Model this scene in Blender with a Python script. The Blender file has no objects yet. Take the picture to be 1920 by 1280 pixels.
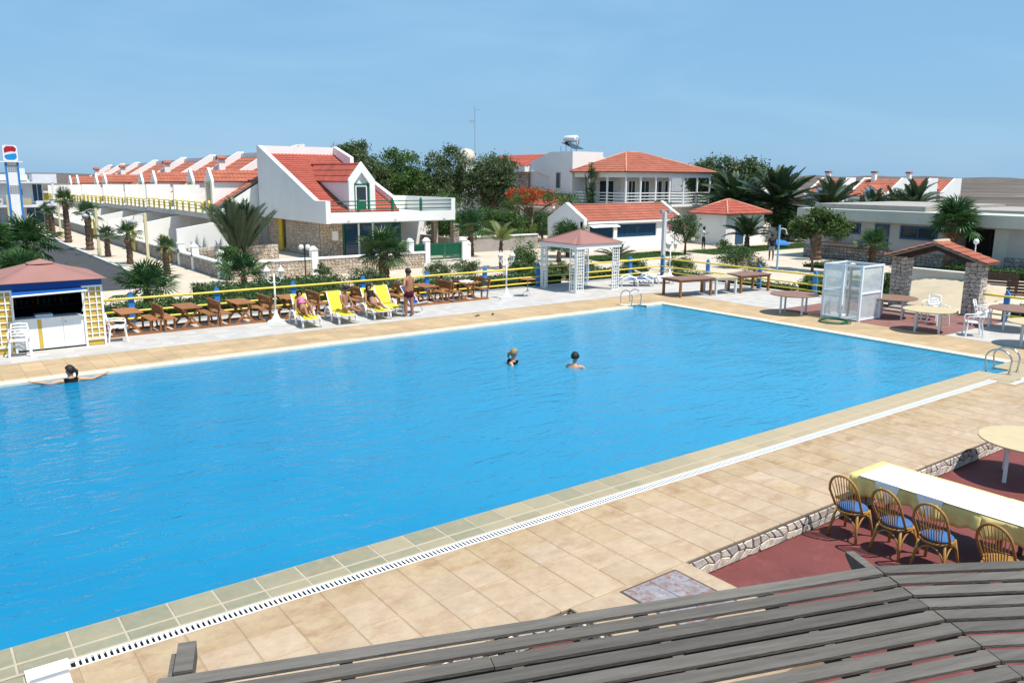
import bpy, bmesh, math, random
import numpy as np
from mathutils import Matrix, Vector
PI = math.pi
R = math.radians
rng = np.random.default_rng(7)
random.seed(7)
SC = bpy.context.scene
COL = SC.collection

# ------------------------------------------------------------------ camera, sky, sun, exposure
def make_camera():
    f, yaw, pitch, roll, h = 1530.0, R(53.32), R(11.41), R(.385), 5.0
    fw = Vector((math.cos(yaw)*math.cos(pitch), math.sin(yaw)*math.cos(pitch), -math.sin(pitch)))
    rt = Vector((math.sin(yaw), -math.cos(yaw), 0)); up = rt.cross(fw)
    r2 = math.cos(roll)*rt + math.sin(roll)*up; u2 = -math.sin(roll)*rt + math.cos(roll)*up
    cd = bpy.data.cameras.new('camera'); cam = bpy.data.objects.new('camera', cd); COL.objects.link(cam)
    cd.sensor_width = 36; cd.lens = f/1920*36; cd.clip_start = .05; cd.clip_end = 12000
    m = Matrix((r2, u2, -fw)).transposed().to_4x4(); m.translation = (0, 0, h)
    cam.matrix_world = m; SC.camera = cam
make_camera()
SUN_EL, SUN_AZ = R(65), R(157)           # azimuth clockwise from +Y
def make_light():
    w = bpy.data.worlds.new('World'); SC.world = w; w.use_nodes = True
    nt = w.node_tree; nt.nodes.clear()
    out = nt.nodes.new('ShaderNodeOutputWorld'); bg = nt.nodes.new('ShaderNodeBackground')
    sky = nt.nodes.new('ShaderNodeTexSky'); sky.sky_type = 'NISHITA'; sky.sun_disc = False
    sky.sun_elevation = SUN_EL; sky.sun_rotation = SUN_AZ; sky.altitude = 0
    sky.air_density = 1.0; sky.dust_density = .6; sky.ozone_density = 1.6
    bg.inputs['Strength'].default_value = .09
    # the photographed sky is an even dusty blue: the clear-sky model is blended with that blue
    mx = nt.nodes.new('ShaderNodeMix'); mx.data_type = 'RGBA'; mx.inputs[0].default_value = .78; mx.inputs[7].default_value = (2.0, 4.25, 6.75, 1)
    nt.links.new(sky.outputs[0], mx.inputs[6])
    # very thin high cloud, the same all round
    tc = nt.nodes.new('ShaderNodeTexCoord'); mp = nt.nodes.new('ShaderNodeMapping'); mp.inputs['Scale'].default_value = (1.2, 1.2, 5.0); mp.inputs['Rotation'].default_value = (.1, .05, .6)
    ns = nt.nodes.new('ShaderNodeTexNoise'); ns.inputs['Scale'].default_value = 2.2; ns.inputs['Detail'].default_value = 6; ns.inputs['Roughness'].default_value = .55; ns.inputs['Distortion'].default_value = .6
    rg = nt.nodes.new('ShaderNodeMapRange'); rg.inputs[1].default_value = .45; rg.inputs[2].default_value = .75; rg.inputs[3].default_value = 0; rg.inputs[4].default_value = .22
    cl = nt.nodes.new('ShaderNodeMix'); cl.data_type = 'RGBA'; cl.inputs[7].default_value = (4.6, 6.6, 8.4, 1)
    nt.links.new(tc.outputs['Generated'], mp.inputs[0]); nt.links.new(mp.outputs[0], ns.inputs['Vector']); nt.links.new(ns.outputs[0], rg.inputs[0])
    nt.links.new(rg.outputs[0], cl.inputs[0]); nt.links.new(mx.outputs[2], cl.inputs[6]); nt.links.new(cl.outputs[2], bg.inputs[0]); nt.links.new(bg.outputs[0], out.inputs[0])
    ld = bpy.data.lights.new('sun', 'SUN'); ld.energy = 4.6; ld.angle = R(.55); ld.color = (1, .95, .87)
    lo = bpy.data.objects.new('sun', ld); COL.objects.link(lo)
    d = Vector((math.sin(SUN_AZ)*math.cos(SUN_EL), math.cos(SUN_AZ)*math.cos(SUN_EL), math.sin(SUN_EL)))
    lo.rotation_euler = d.to_track_quat('Z', 'Y').to_euler(); lo.location = d*60
    vs = SC.view_settings; vs.view_transform = 'Standard'; vs.look = 'None'; vs.exposure = .45; vs.gamma = 1
    vs.use_curve_mapping = False
make_light()
SC.render.engine = 'CYCLES'
SC.cycles.max_bounces = 8; SC.cycles.transparent_max_bounces = 24
SC.cycles.caustics_reflective = False; SC.cycles.caustics_refractive = False
SC.cycles.use_denoising = True

# ------------------------------------------------------------------ materials
MATS = {}
class NT:
    def __init__(s, name):
        s.m = bpy.data.materials.new(name); s.m.use_nodes = True
        s.t = s.m.node_tree; s.b = s.t.nodes['Principled BSDF']; s.out = s.t.nodes['Material Output']
    def n(s, typ, **kw):
        o = s.t.nodes.new('ShaderNode'+typ)
        for k, v in kw.items(): setattr(o, k, v)
        return o
    def l(s, a, b): s.t.links.new(a, b)
    def pos(s, scale=(1, 1, 1), rot=0):
        g = s.n('NewGeometry').outputs['Position']
        if rot:
            q = s.n('Mapping'); q.inputs['Rotation'].default_value = (0, 0, rot); s.l(g, q.inputs[0]); g = q.outputs[0]
        mp = s.n('Mapping'); mp.inputs['Scale'].default_value = scale; s.l(g, mp.inputs['Vector']); return mp.outputs[0]
    def noise(s, vec, scale, detail=4, rough=.6):
        o = s.n('TexNoise'); o.inputs['Scale'].default_value = scale; o.inputs['Detail'].default_value = detail
        o.inputs['Roughness'].default_value = rough; s.l(vec, o.inputs['Vector']); return o.outputs[0]
    def ramp(s, fac, stops):
        o = s.n('ValToRGB'); e = o.color_ramp.elements
        while len(e) < len(stops): e.new(.5)
        for k, (p, c) in enumerate(stops): e[k].position = p; e[k].color = (*c, 1) if len(c) == 3 else c
        s.l(fac, o.inputs[0]); return o.outputs[0]
    def rng(s, val, a, b, c, d):
        o = s.n('MapRange'); s.l(val, o.inputs[0])
        for k, x in zip((1, 2, 3, 4), (a, b, c, d)): o.inputs[k].default_value = x
        return o.outputs[0]
    def math(s, op, a, b):
        o = s.n('Math', operation=op)
        for k, x in enumerate((a, b)):
            if isinstance(x, (int, float)): o.inputs[k].default_value = x
            else: s.l(x, o.inputs[k])
        return o.outputs[0]
    def mix(s, fac, a, b, mode='MIX'):
        o = s.n('Mix', data_type='RGBA', blend_type=mode)
        for k, x in ((0, fac), (6, a), (7, b)):
            if isinstance(x, (int, float)): o.inputs[k].default_value = x
            elif isinstance(x, tuple): o.inputs[k].default_value = (*x, 1)
            else: s.l(x, o.inputs[k])
        return o.outputs[2]
    def hsv(s, col, val=None, hue=None):
        o = s.n('HueSaturation'); s.l(col, o.inputs['Color'])
        if val is not None: s.l(val, o.inputs['Value'])
        if hue is not None: s.l(hue, o.inputs['Hue'])
        return o.outputs[0]
    def bump(s, h, strength, dist=.02):
        o = s.n('Bump'); o.inputs['Strength'].default_value = strength; o.inputs['Distance'].default_value = dist
        s.l(h, o.inputs['Height']); s.l(o.outputs[0], s.b.inputs['Normal']); return o

def M(name, col, rough=.6, var=.12, scale=1.5, bump=.15, bscale=30, spec=.3, metal=0, rand=0, island=0, dirt=None, stretch=(1, 1, 1), rot=0):
    """general surface: base colour, soft blotches, fine relief, optional per-object / per-piece variation and dirt"""
    if name in MATS: return MATS[name]
    t = NT(name); p = t.pos(stretch, rot)
    n1 = t.noise(p, scale, 5); n2 = t.noise(p, bscale, 3)
    f = t.math('ADD', t.math('MULTIPLY', n1, .7), t.math('MULTIPLY', n2, .3))
    v = t.rng(f, .3, .7, 1-var, 1+var)
    if rand:
        v = t.math('MULTIPLY', v, t.rng(t.n('ObjectInfo').outputs['Random'], 0, 1, 1-rand, 1+rand))
    if island:
        v = t.math('MULTIPLY', v, t.rng(t.n('NewGeometry').outputs['Random Per Island'], 0, 1, 1-island, 1+island))
    rgb = t.n('RGB'); rgb.outputs[0].default_value = (*col, 1)
    c = t.hsv(rgb.outputs[0], v)
    if dirt:
        dn = t.noise(t.pos((1, 1, .5)), dirt[2], 6, .7)
        c = t.mix(t.rng(dn, dirt[3], dirt[3]+.18, 0, dirt[1]), c, dirt[0])
    t.l(c, t.b.inputs['Base Color']); t.b.inputs['Roughness'].default_value = rough
    t.b.inputs['Specular IOR Level'].default_value = spec; t.b.inputs['Metallic'].default_value = metal
    if bump: t.bump(n2, bump, .01)
    MATS[name] = t.m; return t.m

def leafmat(name, c1, c2, rough=.5, trans=.32):
    if name in MATS: return MATS[name]
    t = NT(name); isl = t.n('NewGeometry').outputs['Random Per Island']
    n = t.noise(t.pos(), 1.3, 3)
    col = t.mix(t.math('ADD', t.math('MULTIPLY', isl, .65), t.math('MULTIPLY', n, .35)), c1, c2)
    t.l(col, t.b.inputs['Base Color']); t.b.inputs['Roughness'].default_value = rough; t.b.inputs['Specular IOR Level'].default_value = .35
    tr = t.n('BsdfTranslucent'); t.l(col, tr.inputs[0]); mx = t.n('MixShader'); mx.inputs[0].default_value = trans
    t.l(t.b.outputs[0], mx.inputs[1]); t.l(tr.outputs[0], mx.inputs[2]); t.l(mx.outputs[0], t.out.inputs[0])
    MATS[name] = t.m; return t.m

def stonemat(name, cols, rough=.85):
    """rubble stones, one tone per stone"""
    if name in MATS: return MATS[name]
    t = NT(name); isl = t.n('NewGeometry').outputs['Random Per Island']; ob = t.n('ObjectInfo').outputs['Random']
    r = t.math('FRACT', t.math('ADD', isl, ob), 0)
    c = t.ramp(r, [(k/(len(cols)-1), x) for k, x in enumerate(cols)])
    n = t.noise(t.pos(), 9, 6, .7)
    t.l(t.hsv(c, t.rng(n, .3, .7, .7, 1.25)), t.b.inputs['Base Color']); t.b.inputs['Roughness'].default_value = rough
    t.b.inputs['Specular IOR Level'].default_value = .2
    t.bump(t.noise(t.pos(), 24, 5), .5, .015); MATS[name] = t.m; return t.m

def tilegrid(name, col, pitch, grout, var=.15, stain=(.2, .12, .07), depth=.5):
    """paving too far away to pick apart: a square joint grid plus stains"""
    if name in MATS: return MATS[name]
    t = NT(name); p = t.pos(); sx = t.n('SeparateXYZ'); t.l(p, sx.inputs[0])
    def line(o, w):
        fr = t.math('FRACT', t.math('DIVIDE', o, pitch), 0)
        d = t.math('ABSOLUTE', t.math('SUBTRACT', fr, .5), 0)
        return t.rng(d, .5-w, .5-w*.4, 0, 1)
    ln = t.math('MAXIMUM', line(sx.outputs[0], .022), line(sx.outputs[1], .022))
    br = t.n('TexBrick'); br.offset = 0; br.inputs['Scale'].default_value = 1; br.inputs['Mortar Size'].default_value = 0
    br.inputs['Brick Width'].default_value = pitch; br.inputs['Row Height'].default_value = pitch
    br.inputs['Color1'].default_value = (.0, .0, .0, 1); br.inputs['Color2'].default_value = (1, 1, 1, 1); t.l(p, br.inputs['Vector'])
    n = t.noise(p, .8, 6, .65)
    rgb = t.n('RGB'); rgb.outputs[0].default_value = (*col, 1)
    c = t.hsv(rgb.outputs[0], t.math('MULTIPLY', t.rng(n, .3, .7, 1-var, 1+var), t.rng(br.outputs[0], 0, 1, .9, 1.08)))
    c = t.mix(t.rng(t.noise(p, 1.7, 6, .7), .56, .72, 0, .55), c, stain)
    c = t.mix(t.math('MULTIPLY', ln, .6), c, grout)
    t.l(c, t.b.inputs['Base Color']); t.b.inputs['Roughness'].default_value = .8; t.b.inputs['Specular IOR Level'].default_value = .25
    t.bump(t.math('SUBTRACT', t.math('MULTIPLY', t.noise(p, 18, 4), .3), ln), depth, .006); MATS[name] = t.m; return t.m

def decktile(name, c1, c2, stain, amount=.6, far=None):
    t = NT(name); p = t.pos(); r = t.n('ObjectInfo').outputs['Random']
    n1 = t.noise(p, 1.1, 7, .68); n2 = t.noise(p, 5, 6, .7)
    c = t.mix(t.rng(n1, .35, .65, 0, 1), c1, c2)
    c = t.hsv(c, t.math('MULTIPLY', t.rng(r, 0, 1, .94, 1.05), t.rng(n2, .3, .7, .88, 1.1)))
    o = t.n('Mapping'); o.inputs['Scale'].default_value = (1, 1.8, 1); t.l(p, o.inputs[0])
    sh = t.n('VectorMath', operation='ADD'); t.l(o.outputs[0], sh.inputs[0])
    cb = t.n('CombineXYZ'); t.l(t.math('MULTIPLY', r, 9.0), cb.inputs[2]); t.l(cb.outputs[0], sh.inputs[1])
    n3 = t.noise(sh.outputs[0], 1.5, 7, .7)
    c = t.mix(t.rng(n3, .50, .72, 0, amount), c, stain)
    n4 = t.noise(p, 3.1, 8, .75); c = t.mix(t.rng(n4, .58, .74, 0, .35), c, (.52, .46, .38))          # pale scale left by splashed water
    if far:                                                                                             # the tiles were laid from two batches: greener left, sandier right
        sx = t.n('SeparateXYZ'); t.l(p, sx.inputs[0]); c = t.mix(t.math('MULTIPLY', t.rng(t.math('ADD', sx.outputs[0], t.math('MULTIPLY', t.math('SUBTRACT', r, .5), 7)), 3, 13, 0, 1), .85), c, far)
    t.l(c, t.b.inputs['Base Color']); t.b.inputs['Roughness'].default_value = .75; t.b.inputs['Specular IOR Level'].default_value = .3
    t.bump(t.noise(p, 34, 5), .25, .006); MATS[name] = t.m; return t.m

def glassmat(name, col, rough=.06):
    if name in MATS: return MATS[name]
    t = NT(name); t.b.inputs['Base Color'].default_value = (*col, 1); t.b.inputs['Roughness'].default_value = rough
    t.b.inputs['Specular IOR Level'].default_value = .5; t.bump(t.noise(t.pos(), 1.2, 2), .04, .05)
    MATS[name] = t.m; return t.m

def frosted(name):
    t = NT(name); n = t.noise(t.pos((1, 1, 3)), 2.5, 5)
    t.b.inputs['Base Color'].default_value = (.8, .82, .82, 1); t.b.inputs['Roughness'].default_value = .35
    tr = t.n('BsdfTransparent'); tr.inputs[0].default_value = (.92, .95, .96, 1); mx = t.n('MixShader')
    t.l(t.rng(n, .3, .7, .58, .74), mx.inputs[0]); t.l(t.b.outputs[0], mx.inputs[1]); t.l(tr.outputs[0], mx.inputs[2])
    t.l(mx.outputs[0], t.out.inputs[0]); MATS[name] = t.m; return t.m

def watermat():
    t = NT('pool_water'); b = t.b
    n0 = t.noise(t.pos((.5, .9, 1)), .55, 3)
    b.inputs['Base Color'].default_value = (.012, .30, .66, 1)
    sx = t.n('SeparateXYZ'); t.l(t.n('NewGeometry').outputs['Position'], sx.inputs[0])
    left_blue = t.mix(t.rng(n0, .35, .65, 0, 1), (.002, .185, .36), (.005, .205, .375))
    t.l(t.mix(t.rng(sx.outputs[0], 2, 17, 0, 1), left_blue, (.03, .27, .45)), b.inputs['Base Color'])     # base colour grows paler from left to right
    b.inputs['Roughness'].default_value = .08; b.inputs['IOR'].default_value = 1.33; b.inputs['Specular IOR Level'].default_value = .85
    p1 = t.n('Mapping'); p1.inputs['Rotation'].default_value = (0, 0, R(-30)); p1.inputs['Scale'].default_value = (1.0, 2.4, 1)
    t.l(t.n('NewGeometry').outputs['Position'], p1.inputs[0])
    w = t.n('TexNoise'); w.inputs['Scale'].default_value = 1.1; w.inputs['Detail'].default_value = 3.5; w.inputs['Roughness'].default_value = .5
    w.inputs['Distortion'].default_value = .9; t.l(p1.outputs[0], w.inputs['Vector'])
    p2 = t.n('Mapping'); p2.inputs['Rotation'].default_value = (0, 0, R(10)); p2.inputs['Scale'].default_value = (1.6, 2.6, 1)
    t.l(t.n('NewGeometry').outputs['Position'], p2.inputs[0])
    h = t.math('ADD', w.outputs[0], t.math('MULTIPLY', t.noise(p2.outputs[0], 2.6, 3), .4))
    bp = t.bump(h, .62, .085)
    tr = t.n('BsdfTransparent'); tr.inputs[0].default_value = (.25, .78, .97, 1); mx = t.n('MixShader'); mx.inputs[0].default_value = .10
    t.l(b.outputs[0], mx.inputs[1]); t.l(tr.outputs[0], mx.inputs[2]); t.l(mx.outputs[0], t.out.inputs[0])
    MATS['pool_water'] = t.m; return t.m

WHITE = M('white_render', (.80, .79, .76), .8, .05, .7, .12, 25, .2, dirt=((.52, .47, .40), .35, .6, .58))
WPAINT = M('white_paint', (.82, .82, .80), .4, .04, 2, .05, 40, .4)
PLASTIC = M('white_plastic', (.82, .82, .82), .3, .03, 2, 0, 30, .45)
YELLOW = M('yellow_paint', (.72, .56, .07), .4, .1, 3, .08, 40, .4, dirt=((.45, .36, .12), .4, 3, .6))
MUSTARD = M('mustard_paint', (.50, .38, .04), .5, .12, 3, .08, 40, .35)
BLUE = M('blue_paint', (.03, .20, .56), .45, .12, 4, .1, 30, .35, dirt=((.10, .22, .40), .4, 4, .6))
DBLUE = M('dark_blue_paint', (.012, .09, .33), .45, .1, 3, .05, 30, .35)
GREYR = M('grey_render', (.40, .40, .38), .85, .08, 1, .2, 25, .2)
SLATE = M('slate_blue_paint', (.022, .075, .17), .45, .1, 3, .05, 30, .35)
GREEN = M('green_paint', (.008, .115, .062), .45, .12, 3, .06, 30, .4)
TERRA = M('terracotta_tile', (.37, .088, .062), .75, .26, 1.2, .3, 5, .2, island=0, dirt=((.30, .11, .08), .5, 1.5, .55))
TERRA2 = M('orange_terracotta_tile', (.36, .118, .076), .75, .26, 1.2, .3, 5, .2, dirt=((.33, .13, .08), .5, 1.5, .55))
CANOPY = M('salmon_canvas', (.30, .155, .135), .85, .08, 1.5, .1, 60, .1, dirt=((.27, .14, .12), .4, 1.2, .55))
WOOD = M('teak_slats', (.30, .125, .045), .6, .25, 6, .25, 60, .25, rand=.15, stretch=(1, 1, 1))
GWOOD = M('weathered_slats', (.110, .098, .085), .75, .34, 7, .6, 45, .25, rand=.25, stretch=(.25, 3, 3), rot=R(20))
WICKER = M('wicker_cane', (.34, .18, .045), .5, .3, 14, .35, 80, .35, rand=.12)
CUSH = M('blue_cushion', (.05, .13, .29), .9, .15, 6, .25, 120, .1)
BROWN = M('brown_tabletop', (.23, .125, .085), .5, .15, 4, .12, 40, .3)
CREAM = M('cream_tabletop', (.50, .40, .235), .55, .1, 4, .1, 40, .3)
STEEL = M('steel_tube', (.55, .55, .54), .22, .05, 4, 0, 30, .5, metal=1)
GREYM = M('grey_metal', (.33, .34, .35), .45, .1, 4, .05, 40, .4)
BLACKM = M('black_metal', (.02, .02, .022), .5, .1, 4, .05, 40, .4)
DARK = M('dark_interior', (.02, .02, .022), .8, .2, 2, 0, 30, .2)
CONC = M('pale_concrete', (.56, .53, .49), .8, .12, .8, .3, 30, .2, dirt=((.40, .36, .32), .5, .5, .55))
GREYB = M('grey_block', (.34, .31, .28), .9, .2, 2, .5, 14, .15)
SAGE = M('sage_render', (.45, .475, .42), .85, .08, 1, .2, 25, .2)
BEIGE = M('beige_render', (.62, .60, .55), .85, .08, 1, .2, 25, .2)
ASPH = M('asphalt', (.055, .056, .06), .9, .2, 1.2, .5, 60, .2)
PAVE = M('beige_paving', (.52, .44, .35), .85, .12, .5, .3, 12, .2, dirt=((.36, .29, .22), .5, .35, .52))
TRUNK = M('palm_trunk_bark', (.13, .085, .06), .9, .35, 5, .8, 16, .15)
BARK = M('tree_bark', (.16, .12, .09), .9, .3, 6, .7, 22, .15)
SKIN = M('skin_light', (.50, .27, .17), .5, .08, 8, 0, 30, .35)
SKIN2 = M('skin_tan', (.33, .16, .095), .5, .08, 8, 0, 30, .35)
SKIN3 = M('skin_dark', (.09, .045, .03), .5, .08, 8, 0, 30, .35)
HAIR = M('dark_hair', (.014, .010, .009), .55, .4, 30, .5, 120, .35)
HAIRB = M('fair_hair', (.30, .20, .10), .55, .3, 30, .5, 120, .35)
def CLOTH(name, col): return M(name, col, .85, .12, 8, .2, 90, .1)
GLASS = glassmat('dark_glass', (.03, .045, .055)); BGLASS = glassmat('blue_glass', (.02, .06, .11))
STONE = stonemat('rubble_stone', [(.50, .40, .29), (.60, .51, .41), (.38, .30, .22), (.56, .49, .41), (.46, .39, .32)])
STONE2 = stonemat('grey_rubble_stone', [(.36, .30, .25), (.46, .41, .36), (.27, .22, .19), (.40, .36, .33)])
STONE3 = stonemat('pale_rubble_stone', [(.56, .48, .38), (.66, .60, .52), (.42, .36, .31), (.60, .55, .50), (.34, .30, .28)])
MORTAR = M('mortar', (.28, .23, .18), .9, .2, 4, .4, 30, .1)
DMORTAR = M('dark_mortar', (.10, .085, .07), .9, .2, 4, .4, 30, .1)
LF_DARK = leafmat('leaf_dark', (.03, .072, .022), (.10, .175, .05))
LF_MID = leafmat('leaf_mid', (.035, .09, .02), (.115, .205, .05))
LF_OLIVE = leafmat('leaf_olive', (.045, .085, .035), (.14, .185, .08))
LF_YEL = leafmat('leaf_yellow_green', (.10, .16, .03), (.22, .24, .05))
LF_PALM = leafmat('palm_blade', (.025, .075, .022), (.07, .15, .045), .4, .2)
LF_DATE = leafmat('date_palm_leaflet', (.02, .05, .022), (.06, .095, .042), .4, .15)
LF_DEAD = leafmat('dry_frond', (.20, .13, .06), (.32, .22, .11), .8, .1)
FLOWER = leafmat('red_flower', (.48, .03, .015), (.62, .10, .02)); PINK = leafmat('pink_flower', (.50, .16, .22), (.62, .34, .36)); WFLOW = leafmat('white_flower', (.6, .55, .5), (.75, .7, .66))

# ------------------------------------------------------------------ mesh helpers
class MB:
    def __init__(s): s.v = []; s.f = []
    def quad(s, *p):
        k = len(s.v); s.v += [tuple(q) for q in p]; s.f.append(tuple(range(k, k+len(p)))); return s
    def box(s, x0, y0, z0, x1, y1, z1):
        if x0 > x1: x0, x1 = x1, x0
        if y0 > y1: y0, y1 = y1, y0
        if z0 > z1: z0, z1 = z1, z0
        k = len(s.v)
        s.v += [(x0, y0, z0), (x1, y0, z0), (x1, y1, z0), (x0, y1, z0), (x0, y0, z1), (x1, y0, z1), (x1, y1, z1), (x0, y1, z1)]
        s.f += [tuple(k+i for i in q) for q in ((0, 3, 2, 1), (4, 5, 6, 7), (0, 1, 5, 4), (1, 2, 6, 5), (2, 3, 7, 6), (3, 0, 4, 7))]; return s
    def prism(s, pts, vec):
        """closed polygon pts (3D) extruded by vec"""
        k = len(s.v); n = len(pts); vec = Vector(vec); pts = [Vector(p) for p in pts]
        nm = Vector((0, 0, 0))
        for i in range(n): nm += pts[i].cross(pts[(i+1) % n])
        if nm.dot(vec) > 0: pts = pts[::-1]
        s.v += [tuple(p) for p in pts] + [tuple(p+vec) for p in pts]
        s.f.append(tuple(range(k, k+n))); s.f.append(tuple(range(k+2*n-1, k+n-1, -1)))
        for i in range(n):
            j = (i+1) % n; s.f.append((k+j, k+i, k+n+i, k+n+j))
        return s
    def bar(s, a, b, w, h, up=(0, 0, 1)):
        """rectangular bar from a to b, width w, depth h along up"""
        a, b = Vector(a), Vector(b); d = (b-a).normalized(); u = Vector(up)
        sd = d.cross(u)
        if sd.length < 1e-4: sd = d.cross(Vector((1, 0, 0)))
        sd.normalize(); u = sd.cross(d)
        p = [a+sd*w/2+u*h/2, a-sd*w/2+u*h/2, a-sd*w/2-u*h/2, a+sd*w/2-u*h/2]
        return s.prism(p, b-a)
    def tube(s, pts, r, n=8, closed=False):
        pts = [Vector(p) for p in pts]; m = len(pts); rr = r if isinstance(r, (list, tuple)) else [r]*m
        k = len(s.v); ref = None
        for i, p in enumerate(pts):
            d = (pts[(i+1) % m]-pts[i-1]) if closed else (pts[min(i+1, m-1)]-pts[max(i-1, 0)])
            d.normalize()
            if ref is None:
                ref = Vector((0, 0, 1)) if abs(d.z) < .9 else Vector((1, 0, 0))
            u = (ref - d*ref.dot(d))
            if u.length < 1e-5: u = d.orthogonal()
            u.normalize(); ref = u; w = d.cross(u)
            for q in range(n):
                a = 2*PI*q/n; s.v.append(tuple(p + (u*math.cos(a)+w*math.sin(a))*rr[i]))
        for i in range(m if closed else m-1):
            i2 = (i+1) % m
            for q in range(n):
                q2 = (q+1) % n; s.f.append((k+i*n+q, k+i*n+q2, k+i2*n+q2, k+i2*n+q))
        if not closed:
            s.f.append(tuple(k+q for q in reversed(range(n)))); s.f.append(tuple(k+(m-1)*n+q for q in range(n)))
        return s
    def lathe(s, prof, n=16, c=(0, 0, 0)):
        k = len(s.v); m = len(prof)
        for r, z in prof:
            for q in range(n):
                a = 2*PI*q/n; s.v.append((c[0]+r*math.cos(a), c[1]+r*math.sin(a), c[2]+z))
        for i in range(m-1):
            for q in range(n):
                q2 = (q+1) % n; s.f.append((k+i*n+q, k+i*n+q2, k+(i+1)*n+q2, k+(i+1)*n+q))
        s.f.append(tuple(k+q for q in reversed(range(n)))); s.f.append(tuple(k+(m-1)*n+q for q in range(n)))
        return s
    def add(s, o, mat=None):
        k = len(s.v); s.v += [tuple(mat @ Vector(p)) for p in o.v] if mat else o.v
        s.f += [tuple(k+i for i in q) for q in o.f]; return s
    def mesh(s, name, mat, smooth=False, off=None):
        me = bpy.data.meshes.new(name)
        v = s.v if off is None else [(p[0]-off[0], p[1]-off[1], p[2]-off[2]) for p in s.v]
        me.from_pydata(v, [], s.f); me.materials.append(mat)
        if smooth:
            for p in me.polygons: p.use_smooth = True
        me.update(); return me
    def build(s, name, mat, parent=None, smooth=False, world=False, kind=None):
        off = rootloc(parent) if (world and parent) else None
        o = bpy.data.objects.new(name, s.mesh(name, mat, smooth, off)); COL.objects.link(o); o.parent = parent
        if kind: o['kind'] = kind
        return o
def rootloc(o):
    while o.parent: o = o.parent
    return tuple(o.location)
def inst(name, me, parent, loc=(0, 0, 0), rot=(0, 0, 0), sc=(1, 1, 1)):
    o = bpy.data.objects.new(name, me); COL.objects.link(o); o.parent = parent
    o.location = loc; o.rotation_euler = rot; o.scale = (sc,)*3 if isinstance(sc, (int, float)) else sc; return o
def tag(o, label, cat, group=None):
    o['label'] = label; o['category'] = cat
    if group: o['group'] = group
    return o
def thing(name, label, cat, loc=(0, 0, 0), rz=0, group=None):
    o = bpy.data.objects.new(name, None); COL.objects.link(o); o.location = loc; o.rotation_euler = (0, 0, rz)
    o.empty_display_size = .2
    return tag(o, label, cat, group)
def struct(o): o['kind'] = 'structure'; return o
def copy_tree(o, parent=None):
    c = o.copy(); COL.objects.link(c); c.parent = parent
    for ch in [x for x in o.children]: copy_tree(ch, c)
    return c
ORD = ['first', 'second', 'third', 'fourth', 'fifth', 'sixth', 'seventh', 'eighth', 'ninth', 'tenth', 'eleventh', 'twelfth']

def fastquads(name, V, mat, parent=None, kind=None, n=4):
    """V: (N, n, 3) array of separate n-gons"""
    N = V.shape[0]; me = bpy.data.meshes.new(name)
    me.vertices.add(N*n); me.vertices.foreach_set('co', V.reshape(-1).astype(np.float32))
    me.loops.add(N*n); me.loops.foreach_set('vertex_index', np.arange(N*n, dtype=np.int32))
    me.polygons.add(N); me.polygons.foreach_set('loop_start', np.arange(0, N*n, n, dtype=np.int32))
    me.polygons.foreach_set('loop_total', np.full(N, n, dtype=np.int32))
    me.materials.append(mat); me.update(calc_edges=True)
    o = bpy.data.objects.new(name, me); COL.objects.link(o); o.parent = parent
    if kind: o['kind'] = kind
    return o
def unit(v): return v/np.maximum(np.linalg.norm(v, axis=-1, keepdims=True), 1e-9)
def leafquads(C, size, aspect=.5, upbias=.4):
    """rhombic leaves at the points C"""
    N = len(C); d = unit(rng.normal(size=(N, 3)) + np.array([0, 0, .15])); nrm = unit(rng.normal(size=(N, 3)) + np.array([0, 0, upbias*2]))
    sd = unit(np.cross(d, nrm)); sz = (size*rng.uniform(.6, 1.35, N))[:, None]
    up = unit(np.cross(sd, d)); a = C - d*sz*.5; b = C + d*sz*.5
    m = C + up*sz*.08
    return np.stack([a, m+sd*sz*aspect*.5, b, m-sd*sz*aspect*.5], 1)
def clumps(lobes, ncl, per, spread, fill=.4):
    """points gathered in clumps near the surface of ellipsoid lobes (c, (rx, ry, rz))"""
    out = []; w = np.array([l[1][0]*l[1][1]+l[1][0]*l[1][2] for l in lobes]); w = w/w.sum()
    for l, k in zip(lobes, rng.multinomial(ncl, w)):
        d = unit(rng.normal(size=(k, 3)) + np.array([0, 0, .25])); rad = rng.uniform(fill, 1.08, k)[:, None]
        cc = np.array(l[0]) + d*rad*np.array(l[1])
        sc = rng.uniform(.6, 1.3, k)
        for c, s_ in zip(cc, sc):
            out.append(c + rng.normal(size=(int(per*s_), 3))*spread*s_*np.array([1, 1, .7]))
    return np.concatenate(out)

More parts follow.
